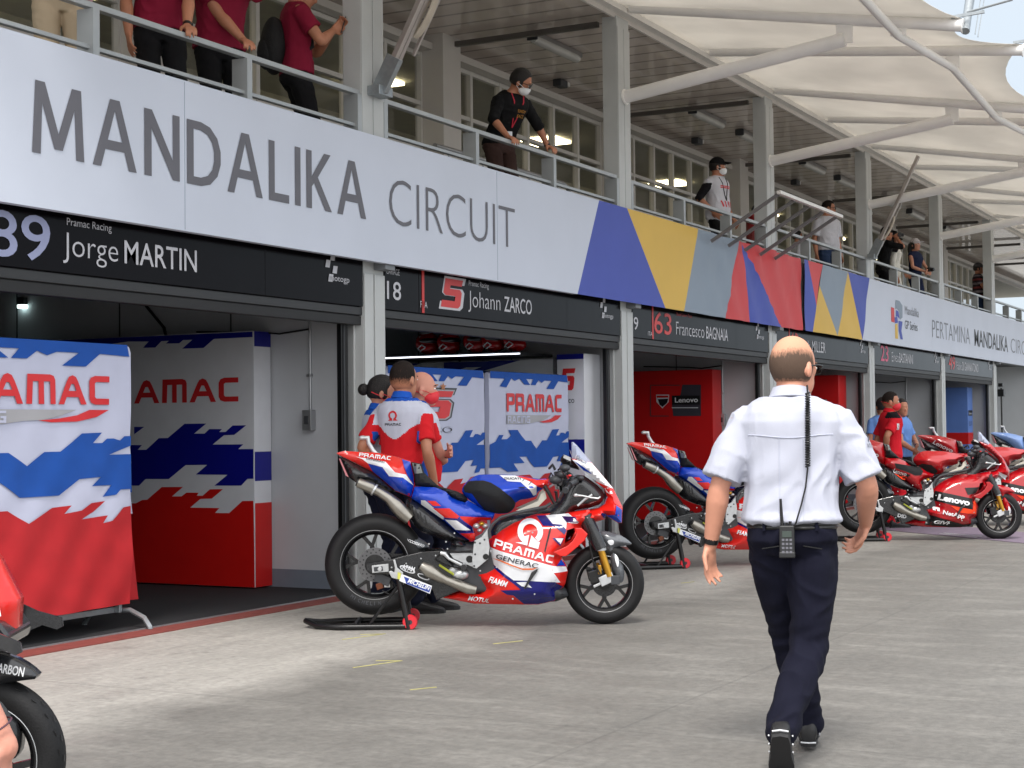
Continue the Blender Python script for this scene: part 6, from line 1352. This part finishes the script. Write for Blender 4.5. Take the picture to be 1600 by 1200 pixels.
def cape(i):
    lany(i, BLACK, False); s = i['s']; f = on_surf(i['shirt'], (0, 0, 0), (0, 1, 0), (0, 0, 1), (1, 0, 0), .004); m = MB()
    for dz in (0, .022): m.poly([(-.1*s, (1.3+dz)*s), (.12*s, (1.3+dz)*s), (.12*s, (1.315+dz)*s), (-.1*s, (1.315+dz)*s)], f, PRED2, .03)
    for dx in (-.11, -.05, .02, .08): m.poly([(dx*s, 1.12*s), ((dx+.03)*s, 1.04*s), ((dx+.055)*s, 1.05*s), ((dx+.02)*s, 1.13*s)], f, PRED2, .03)
    m.build('jersey_print', i['root'])
bperson('man in white jersey, black cap and white mask with hand on hip', 1119, 7.62, -105, 1.74, shirt_mats=[WTEE, JBK], shirt_fn=lambda c, n: 1 if (abs(c.y) > .2 and c.z < 1.36) else 0, sleeve='34', pants=BLK, cap=(fabric('cap_black', (20, 20, 22)), 'cap'), mask=MWM, hair='short', vox=.01, Rh=(.08, -.22, .98), Rp=(-1, -1, .3), L=(.1, .24, .9), hyaw=38, extras=cape, build_=1.06, belly=.03, shirt_len=.85)
bperson('man with glasses and white tee shirt and jeans turning his head', 1290, 7.7, -125, 1.82, shirt=WTEE, pants=JEAN, hair='fade', hairm=HAIRD, specs=True, vox=.011, hyaw=55, hpitch=5, build_=1.08, belly=.03, skin='tan', sleeve_r=.02, sleeve_t=.8, shirt_len=.88)
bperson('person in white low behind the railing left of the man in jeans', 1243, 8.2, -60, 1.34, shirt=WTEE, pants=MAR, hair='short', vox=.012, sleeve='l')
def cam_b(t, P, D):
    m = MB(); m.obox(P(0, 0, 0), D(.03, 0, 0), D(0, .06, 0), (0, 0, .04), BLACK); m.lathe([(.0, 0), (.03, 0), (.034, .07), (0, .07)], P(.02, 0, 0), D(1, 0, 0), BLACK, 14); m.build('camera_body', t, bevel=.006)
c1 = bperson('person in black hiding face behind camera beside the diagonal arm', 1376, 7.62, -60, 1.72, shirt=BSHIRT, pants=BLK, hair='short', vox=.012, sleeve='34', L=(.26, .04, 1.5), Rh=(.26, -.06, 1.5), Lp=(0, 1, -1), Rp=(0, -1, -1), lean=6, cap=(fabric('cap_black'), 'cap'))
held(c1, 'camera', 'black camera raised to the face of the person in black', 'camera', cam_b, (.3, 0, 1.55))
OFFW = fabric('blouse_cream', (220, 218, 210))
bperson('woman in a cream blouse and black bucket hat at the railing', 1394, 7.55, -75, 1.66, shirt=OFFW, pants=OFFW, hair='long', vox=.012, sleeve='l', female=True, build_=.9, cap=(fabric('cap_black'), 'hat'), mask=fabric('mask_black', (24, 24, 28)), L=(.2, .2, .95), sleeve_r=.02, shirt_len=.85)
c3 = bperson('woman in navy sleeveless top and white cap holding a camera', 1426, 7.5, -110, 1.68, shirt=NVY, pants=NVY, hair='long', vox=.011, sleeve='0', female=True, build_=.88, skin='fair', cap=(fabric('cap_white', (214, 208, 210)), 'cap'), L=(.27, .02, 1.08), Rh=(.26, -.06, 1.05), Lp=(0, 1, -.8), Rp=(0, -1, -.8))
held(c3, 'camera', 'small black camera in the hands of the woman in navy', 'camera', cam_b, (.33, 0, 1.04))
STR = [fabric('stripe_dark', (38, 30, 36)), fabric('stripe_red', (120, 50, 48)), fabric('stripe_grey', (120, 112, 118))]
bperson('man in a dark striped shirt and cap at the far end of the balcony', 1524, 7.55, -80, 1.74, shirt_mats=STR, shirt_fn=lambda c, n: (1 if int(c.z*22) % 4 == 1 else (2 if int(c.z*22) % 4 == 3 else 0)), pants=JEAN, hair='short', vox=.012, cap=(fabric('cap_grey', (84, 82, 84)), 'cap'), L=(.28, .03, 1.15), Rh=(.28, -.05, 1.12), Lp=(0, 1, -.8), Rp=(0, -1, -.8), build_=1.1, belly=.03, sleeve_r=.015, shirt_len=.86)
# person cut off at the lower left: hanging forearm with a thin bracelet
def brc(i):
    a, b = i['S'](i['el'][-1]), i['S'](i['wr'][-1]); d = (b-a).normalized(); c = b-d*.02; m = MB(); m.lathe([(.031, -.0015), (.033, 0), (.031, .0015)], c, (d+V((.1, .1, 0))).normalized(), M('bracelet_cord', (70, 34, 50), .6), 20, closed=True); m.build('bracelet', i['root'])
d0 = FW+RT*((-434-800)/F); d0 = d0/d0.dot(FW); pz = CAM+d0*2.35
person('person outside the frame at lower left with only a bare braceleted forearm showing', (pz.x, pz.y, 0), R_(27.8), 1.70, 'pink', Rh=(-.0, -.42, .90), Rp=(-1, 0, 0), shirt=WTEE, pants=NAVY, vox=.0045, extras=brc, Rhh=dict(d=(.1, 0, -1), palm=(0, 1, 0), side=-1, curl=.4))
# ================================================================== TEAM SCREENS, CABINETS, HELMETS inside the garages
CLB2 = M('blue_cloth'); 
def screen(x0, x1, y, zt, zb, label, kind, tilt=0.):
    t = empty('fabric_screen', ((x0+x1)/2, y, 0), label, 'screen', 'printed cloth screens on metal feet'); Wd = x1-x0; Hh = zt-zb
    amp = .012
    def wv(x, z):
        k = (zt-z)/Hh; return y+amp*k*math.sin(x*7+z*5)+.008*math.sin(x*17-z*12)*k+.002*k*math.sin(x*11+z*26)+.018*k*k*math.sin((x-x0)*3.1+1)
    def f(e=0.): return lambda x, z: V((x, wv(x, z)-e, z))
    r = .05; out = [(x0, zb), (x1, zb+.0), (x1, zt-r), (x1-r*.3, zt-r*.3), (x1-r, zt), (x0+r, zt), (x0+r*.3, zt-r*.3), (x0, zt-r)]
    m = MB(); m.slab(out, f(), lambda x, z: V((x, y+.05, z)), CLOTHW, .05)
    # right hand side return of the cover
    X = lambda u: x0+u*Wd; Z = lambda v: zt-v*Hh
    sx = [(0, 0), (.28, 0), (.28, 1), (0, 1)]
    def side(a, b_, mt, e): m.poly([(-.1, zt-a*Hh), (.24, zt-a*Hh), (.24+.01, zt-b_*Hh), (-.1, zt-b_*Hh)], lambda p, z: V((x1+p*(.45+.55*(zt-z)/Hh), y+.10+.08*math.sin(p*9)+.01*math.sin(z*5+p*20), z)), mt, .08)
    side(0.02, .46, CLOTHW, 0); side(.46, .575, CLOTHB, 0); side(.575, .66, CLOTHW, 0); side(.66, 1, CLOTHR, 0)
    m.poly([(x0, 0), (x1, 0), (x1, .3), (x0, .3)], lambda x, p: V((x, y+p, zt+.002)), CLOTHB, .2)
    def pc(ps, mt, k=1): m.poly([(X(a), Z(b)) for a, b in ps], f(.006+.002*k), mt, .05)
    pc([(0.01, 0), (.98, 0), (.99, .045), (.86, .04), (.80, .09), (.70, .09), (.77, .04), (.68, .04), (.64, .055), (.60, .04), (.56, .07), (.50, .07), (.53, .035), (.44, .035), (.49, .07), (.42, .07), (.36, .035), (.30, .05), (.26, .035), (.20, .09), (.12, .085), (.18, .04), (.01, .04)], CLOTHB)
    def rm(ks, v):
        for (p, q_), (p2, q2) in zip(ks, ks[1:]):
            if v <= p2: return q_+(q2-q_)*(v-p)/(p2-p)
        return q2
    KB = [(0, 0), (.5, .33), (.52, .34), (.66, .455), (.67, .50), (.76, .585), (1, 1)]; KR = [(0, 0), (.755, .597), (.83, .66), (.845, .68), (1, 1)]
    if kind == 'R':
        tx0, tw_ = (.20, .70); techno(m, 'PRAMAC', f(.010), X(tx0), Z(.232), .108*Hh, PRED2, w=Wd*tw_, step=.1)
        g_ = lambda ps: [(.2+(a-.1)*.875, .252+(b-.41)*.58) for a, b in ps]
        pc(g_([(.10, .41), (.74, .41), (.66, .45), (.58, .475), (.50, .48), (.40, .50), (.10, .50)]), PGREY); techno(m, 'RACING', f(.012), X(.21), Z(.30), .043*Hh, CLOTHW, w=Wd*.27, step=.1)
        pc(g_([(.56, .478), (.66, .465), (.74, .445), (.80, .41), (.90, .41), (.84, .455), (.74, .485), (.62, .49)]), PRED2, 2)
    elif kind == 'Z':
        techno(m, '5', f(.006), X(.22), Z(.285), .18*Hh, DGREY, w=.43*Wd, step=.1); techno(m, '5', f(.009), X(.24), Z(.28), .165*Hh, PGREY, w=.39*Wd, step=.1); techno(m, '5', f(.012), X(.255), Z(.273), .15*Hh, PRED2, w=.36*Wd, step=.1)
        for (cx_, r_) in ((.44, .05), (.54, .032)):
            st = []
            for k in range(10): a = PI/2+k*PI/5; rr = r_*(1 if k % 2 == 0 else .45); st.append((cx_+rr*math.cos(a)*1.1, .10-rr*math.sin(a)*.75))
            pc(st, M('star_bronze', (170, 110, 70), .5), 5)
        for e_, mt, bd in ((.006, DGREY, .014), (.009, CLOTHW, -.01)): m.text('zarco', f(e_), X(.15), Z(.35), .05*Hh, mt, bold=bd, w=.5*Wd, step=.1)
    # blue and red chevrons
    up_ = [(0, .62), (.06, .60), (.10, .555), (.16, .555), (.13, .585), (.2, .585), (.25, .56), (.22, .52), (.33, .52), (.43, .60), (.49, .60), (.56, .66), (.63, .60), (.69, .60), (.78, .52), (.87, .515), (.83, .565), (.87, .565), (.89, .545), (.92, .545), (.95, .555), (.97, .535), (1.0, .535), (1.0, .58), (.9, .62), (1, .62)]
    dn = [(1, .73), (.95, .73), (.93, .75), (.87, .755), (.91, .71), (.82, .71), (.86, .675), (.77, .68), (.69, .74), (.53, .74), (.44, .67), (.35, .67), (.41, .71), (.28, .71), (.33, .76), (.2, .76), (.12, .73), (0, .73)]
    pc([(a_, rm(KB, b_)) for a_, b_ in up_+dn], CLOTHB)
    pc([(a_, rm(KR, b_)) for a_, b_ in [(0, .80), (.08, .775), (.14, .79), (.2, .77), (.26, .82), (.38, .82), (.33, .77), (.48, .77), (.56, .83), (.66, .77), (.74, .765), (.71, .80), (.78, .79), (.82, .76), (.88, .755), (.83, .80), (.78, .83), (.89, .82), (.87, .845), (.91, .84), (.96, .79), (1, .785), (1, 1), (0, 1)]], CLOTHR)
    m.build('cover', t, smooth=30)
    m = MB(); m.box(x0-.02, x1+.02, y+.1, y+.16, zb-.06, zb-.02, STEEL)
    for x in (x0+.04, x1-.04): m.box(x-.015, x+.015, y+.06, y+.12, zb-.06, zt-.05, STEEL)
    m.build('frame', t, bevel=.003)
    for x in (x0+.12, x1+.0):
        for sg in (-1, 1):
            q = MB(); q.tube([(x, y+.13, zb-.05), (x, y+.13+sg*.12, zb-.045), (x, y+.13+sg*.24, zb-.09), (x, y+.13+sg*.29, .02), (x, y+.13+sg*.29, .008)], .018, STEEL, 8); q.build('foot', t, smooth=True)
    return t
screen(6.20, 8.40, 7.36, 1.92, .17, 'large team screen reading PRAMAC RACING at far left with rumpled red skirt', 'R')
screen(13.95, 15.75, 7.62, 1.90, .17, 'distant team screen reading PRAMAC RACING behind the motorcycle handlebars', 'R')
screen(12.05, 13.85, 7.62, 1.90, .17, 'team screen with red number 5 and zarco script behind the mechanics', 'Z')
# cabinet in garage 1
XC = 10.85
t = empty('team_cabinet', (XC, 9, 0), 'tall cabinet reading PRAMAC with blue jagged band and red base inside the first garage', 'cabinet', 'printed team cabinets')
m = MB(); m.box(XC, 11.085, 8.17, 11.2, .02, 2.17, PANELW); m.build('body', t, bevel=.004)
m = MB(); fc = lambda y, z: V((XC-.003, -y, z)); fc2 = lambda y, z: V((XC-.005, -y, z))
def cz(ox, oy, s): return lambda *p: [(-onp(ox+a/s, oy+b/s, 0, XC).y, onp(ox+a/s, oy+b/s, 0, XC).z) for a, b in p]
g6 = cz(200, 500, 5.0); g7 = cz(200, 640, 6.317)
YL = -11.19; YR = -8.172
def py(y): return y
top = g6((-400, 135), (0, 168), (165, 168), (120, 217), (215, 215), (262, 165), (322, 162), (298, 184), (402, 182), (432, 156), (505, 154), (425, 224), (592, 218), (672, 148), (975, 133), (975, 92))
tp = [(max(YL, min(YR, a)), min(2.168, b)) for a, b in top]; m.poly([(YL, 2.0)]+tp[1:]+[(YL, 2.168)], fc, PBLUE)
ub = g7((80, 350), (140, 350), (98, 397), (182, 397), (305, 282), (395, 280), (560, 140), (775, 138), (655, 237), (757, 237), (805, 192), (930, 192), (903, 222), (965, 220), (1035, 157), (1168, 155), (1050, 250), (950, 252), (838, 345), (1140, 343), (1090, 390), (1240, 388), (1240, 682), (1180, 684), (1120, 750), (855, 750), (985, 643), (672, 640), (785, 545), (572, 547), (405, 685), (175, 685), (112, 750), (80, 750))
ub = [(min(YR, a), b) for a, b in ub]; z0u, z0d = ub[0][1], ub[-1][1]; m.poly([(YL, z0u)]+ub+[(YL, z0d)], fc, PBLUE)
ub2 = g7((62, 170), (162, 170), (62, 245)); m.poly(ub2, fc, PBLUE)
rd = g7((80, 925), (140, 893), (190, 890), (335, 765), (545, 763), (435, 857), (530, 857), (578, 820), (700, 820), (680, 850), (738, 850), (810, 787), (940, 785), (830, 878), (715, 882), (615, 968), (905, 972), (860, 1020), (1000, 1022), (1130, 902), (1240, 900))
rd = [(min(YR, a), b) for a, b in rd]; m.poly([(YL, rd[0][1])]+rd+[(YR, .022), (YL, .022)], fc, PRED)
c0 = g6((50, 648))[0]; c1_ = g6((865, 636))[0]; zt_ = g6((865, 448))[0][1]; hh = zt_-c1_[1]; wA = (c1_[0]-c0[0])
tw = sum(G_[c][0]+.1 for c in 'AMAC')-.1; k_ = wA/tw; techno(m, 'PRAMAC', fc2, c0[0]-(G_['P'][0]+G_['R'][0]+.2)*k_, c1_[1], hh, PRED2, w=k_*(sum(G_[c][0]+.1 for c in 'PRAMAC')-.1))
m.build('side_print', t)
m = MB(); zz = [(2.03, 2.168, PBLUE), (1.14, 1.41, PBLUE)]
f8 = fy(8.167); m.poly([(XC+.002, 2.04), (11.083, 2.04), (11.083, 2.168), (XC+.002, 2.168)], f8, PBLUE); zb_ = [onp(430, v, 1, 8.167).z for v in (705, 750, 784)]
m.poly([(XC+.002, zb_[1]), (11.083, zb_[1]), (11.083, zb_[0]), (XC+.002, zb_[0])], f8, PBLUE); m.poly([(XC+.002, .022), (11.083, .022), (11.083, zb_[2]), (XC+.002, zb_[2])], f8, PRED); m.build('front_print', t)
# lectern-like wall panels in garage 2
t = empty('team_cabinet', (15.9, 8, 0), 'pale cabinet with small red 5 and zarco script near the second pillar', 'cabinet', 'printed team cabinets')
m = MB(); m.box(15.85, 16.27, 7.47, 7.80, .02, 2.14, PANELW); m.build('body', t, bevel=.004); m = MB(); f9 = lambda y, z: V((15.846, -y, z)); 
m.poly([(-7.80, 2.08), (-7.472, 2.08), (-7.472, 2.138), (-7.80, 2.138)], f9, PBLUE); m.poly([(-7.80, .9), (-7.472, .9), (-7.472, 1.2), (-7.80, 1.2)], f9, PBLUE); m.poly([(-7.80, .022), (-7.472, .022), (-7.472, .8), (-7.80, .8)], f9, PRED)
techno(m, '5', f9, -7.76, 1.74, .24, PRED2, w=.17); m.text('zarco', f9, -7.76, 1.6, .07, DGREY, w=.17); m.build('side_print', t)
t = empty('team_cabinet', (15.9, 10, 0), 'long wall cabinet under the helmet shelf with blue jagged upper edge', 'cabinet', 'printed team cabinets')
m = MB(); m.box(15.95, 16.27, 7.9, 12.9, .02, 2.10, PANELW); m.build('body', t, bevel=.004); m = MB(); f10 = lambda y, z: V((15.946, -y, z))
for (a, b) in ((-12.8, -11.2), (-10.9, -9.6), (-9.3, -8.3)): m.poly([(a, 2.095), (b, 2.095), (b-.5, 1.98), (b-.9, 1.98), (b-.7, 2.03), (a+.5, 2.03), (a+.25, 1.96), (a, 1.96)], f10, PBLUE)
techno(m, 'PRAMAC', f10, -11.6, 1.55, .28, PRED, w=3.0); m.poly([(-12.8, 1.0), (-7.95, 1.0), (-7.95, 1.3), (-9, 1.3), (-9.4, 1.4), (-12.8, 1.4)], f10, PBLUE); m.poly([(-12.8, .022), (-7.95, .022), (-7.95, .85), (-12.8, .85)], f10, PRED); m.build('side_print', t)
# helmet shelf with light strip
t = empty('helmet_shelf', (15.7, 9.5, 2.1), 'grey shelf with a lit strip along its lower edge carrying the helmets', 'shelf')
m = MB(); m.box(15.45, 16.25, 8.05, 12.9, 2.13, 2.16, DGREY); m.build('board', t); MB().box(15.435, 15.45, 8.05, 12.9, 2.137, 2.147, M('strip_light', (240, 245, 255), .4, emit=2.5)).build('light_strip', t)
HR = M('helmet_red', (170, 20, 26), .2, coat=.6); HWm = M('helmet_white', (200, 200, 205), .25, coat=.5)
hl = ['red and black helmet at the far left end of the shelf', 'second red and black helmet on the shelf from the left', 'middle red and black helmet on the shelf', 'fourth red and black helmet on the shelf from the left', 'red and black helmet nearest the right end of the shelf']
for (u, l) in zip((668, 701, 742, 770, 804), hl):
    y = onp(u, 545, 0, 15.62).y; t = empty('helmet', (15.62, y, 2.18), l, 'helmet', 'race helmets on the shelf')
    m = MB(); m.ell((15.62, y, 2.31), (.125, .14, .13), HR, nu=24, nv=16); m.ell((15.60, y-.03, 2.25), (.11, .12, .08), HR); m.build('shell', t, smooth=True)
    m = MB(); m.ell((15.60, y-.03, 2.325), (.12, .125, .045), BLACK, nu=20); m.build('visor', t, smooth=True)
    m = MB(); m.tube([(15.52, y+.02*k_, 2.30+.09*math.sin(k_)) for k_ in (.2, 1, 2, 3)], .006, HWm, 6); m.tube([(15.495, y-.05, 2.25), (15.49, y-.0, 2.28), (15.49, y+.05, 2.24), (15.495, y+.02, 2.21), (15.495, y-.05, 2.25)], .007, HWm, 6)
    m.ell((15.62, y, 2.405), (.09, .08, .04), HWm); m.build('graphic', t, smooth=True)
# red cabinet in garage 3
XR = 20.95
t = empty('team_cabinet', (XR, 9, 0), 'plain red cabinet with black Lenovo emblem panel in the third garage', 'cabinet', 'printed team cabinets')
ya = onp(1113, 577, 0, XR).y; m = MB(); m.box(XR, 21.3, ya, 11.5, .02, onp(1113, 577, 0, XR).z, M('red_panel', (200, 20, 22), .35, var=.03)); m.build('body', t, bevel=.004)
def pr(u, v): p = onp(960+u/3.53, 560+v/3.53, 0, XR); return (-p.y, p.z)
m = MB(); fr1 = lambda y, z: V((XR-.003, -y, z)); fr2 = lambda y, z: V((XR-.005, -y, z)); fr3_ = lambda y, z: V((XR-.008, -y, z))
m.poly([pr(*q_) for q_ in ((375, 145), (478, 145), (478, 318), (325, 318), (318, 255), (365, 200))], fr1, M('slate_panel', (58, 56, 66), .5)); m.poly([pr(*q_) for q_ in ((318, 205), (472, 205), (472, 255), (318, 255))], fr2, BLACK)
a = pr(335, 243); b_ = pr(462, 243); m.text('Lenovo', fr3_, a[0], a[1], pr(335, 215)[1]-a[1], MWHT, w=b_[0]-a[0], bold=.02)
for s_ in (((200, 148), (360, 148)), ((200, 148), (200, 318)), ((200, 318), (300, 318))): p0, p1 = pr(*s_[0]), pr(*s_[1]); m.bar(fr2(*p0), fr2(*p1), .012, .004, DGREY, up=(1, 0, 0))
m.poly([pr(*q_) for q_ in ((230, 200), (302, 200), (300, 240), (265, 275), (232, 240))], fr1, LETW); m.poly([pr(*q_) for q_ in ((240, 225), (298, 222), (292, 245), (266, 268), (250, 255))], fr2, BLACK); m.poly([pr(*q_) for q_ in ((234, 205), (298, 205), (298, 216), (234, 218))], fr2, PRED)
m.bar(fr2(*pr(318, 272)), fr2(*pr(462, 272)), .012, .004, LETW, up=(1, 0, 0)); m.build('emblem', t)
# red cabinets in garage 4, blue ones in garages 5 and 6
t = empty('team_cabinet', (26.0, 8, 0), 'glossy red cabinet with pale inset beside the walking man in the fourth garage', 'cabinet', 'printed team cabinets')
m = MB(); m.box(25.85, 26.3, 7.55, 10.5, .02, 2.15, M('red_panel')); m.build('body', t, bevel=.004); m = MB(); m.poly([(-9.4, 1.2), (-8.3, 1.2), (-8.3, 1.75), (-9.4, 1.75)], lambda y, z: V((25.846, -y, z)), PRED2); m.poly([(-8.2, .9), (-7.75, .9), (-7.75, 1.75), (-8.2, 1.75)], lambda y, z: V((25.846, -y, z)), M('inset_grey', (130, 124, 118), .4)); m.build('front_print', t)
t = empty('team_cabinet', (31, 9.5, 0), 'blue cabinet deep inside the fifth garage behind the man in red', 'cabinet', 'printed team cabinets')
m = MB(); m.box(30.9, 31.4, 10.2, 12.6, .02, 2.2, M('blue_panel', (96, 130, 200), .4, var=.03)); m.build('body', t, bevel=.004); MB().box(30.895, 30.9, 10.3, 12.5, .6, .9, PRED).build('side_print', t)
XB_ = 36.0
y6 = onp(1513, 690, 0, XB_).y
t = empty('team_cabinet', (XB_, 8.5, 0), 'pale blue cabinet with a red band in the sixth garage', 'cabinet', 'printed team cabinets')
m = MB(); zt6 = onp(1513, 605, 0, XB_).z; m.box(XB_, 36.5, y6, 11.0, .02, zt6, M('blue_panel')); m.build('body', t, bevel=.004)
m = MB(); za, zb6 = onp(1513, 676, 0, XB_).z, onp(1513, 694, 0, XB_).z; m.box(XB_-.004, XB_, y6+.001, 10.99, zb6, za, PRED); m.box(XB_+.001, 36.499, y6-.004, y6, zb6, za, PRED)
m.box(XB_+.06, XB_+.44, y6-.004, y6, 1.5, 1.62, BLACK); m.text('Lenovo', fy(y6-.006), XB_+.09, 1.53, .06, LETW, w=.32); m.text('DUCATI', fy(y6-.005), XB_+.1, 1.28, .1, DGREY, w=.3); m.build('front_print', t)
# bright open bay and small things at the far right
t = empty('tripod_light', (38.5, 7.6, 0), 'thin black stand with small camera heads at the right edge', 'stand')
x6 = onp(1565, 640, 1, 7.35).x; t.location = (x6, 7.35, 0)
m = MB(); m.tube([(x6, 7.35, 0), (x6, 7.35, 2.15)], .02, BLACK, 8); m.build('pole', t); m = MB(); m.box(x6-.08, x6+.1, 7.28, 7.42, 1.95, 2.12, BLACK); m.box(x6-.12, x6+.02, 7.3, 7.4, 2.18, 2.26, BLACK); m.build('camera_head', t, bevel=.01)
t = empty('ceiling_light', (39.2, 8.2, 2.7), 'small tube light fixed under the slab at the right edge', 'ceiling light'); MB().box(38.6, 39.8, 7.9, 8.05, 2.66, 2.74, LAMPOFF).build('diffuser', t, bevel=.01)
# lit tube inside garage 1 and fire extinguisher upstairs
t = empty('ceiling_light', (9.9, 11, 2.6), 'lit tube lamp in the dark depth of the first garage', 'ceiling light'); pq = onp(33, 474, 1, 11.0); MB().box(pq.x-.0, pq.x+1.0, 10.97, 11.05, 2.50, 2.53, M('lit_tube', (225, 255, 250), .4, emit=2.5)).build('tube', t); MB().box(pq.x, pq.x+1.0, 10.97, 11.05, 2.532, 2.6, DGREY).build('housing', t)
xf = onp(1176, 340, 1, 7.75).x; t = empty('fire_extinguisher', (xf, 7.75, 3.9), 'red fire extinguisher behind the railing beside the capped man', 'fire extinguisher')
m = MB(); m.lathe([(0, 0), (.09, 0), (.1, .03), (.1, .62), (.06, .7), (.03, .72), (0, .72)], (xf, 7.75, 3.72), (0, 0, 1), M('extinguisher_red', (130, 16, 22), .3, coat=.3), 20); m.build('cylinder', t, smooth=45); m = MB(); m.tube([(xf, 7.75, 4.43), (xf, 7.75, 4.5), (xf+.05, 7.74, 4.54)], .018, BLACK, 8); m.build('valve', t, smooth=True)
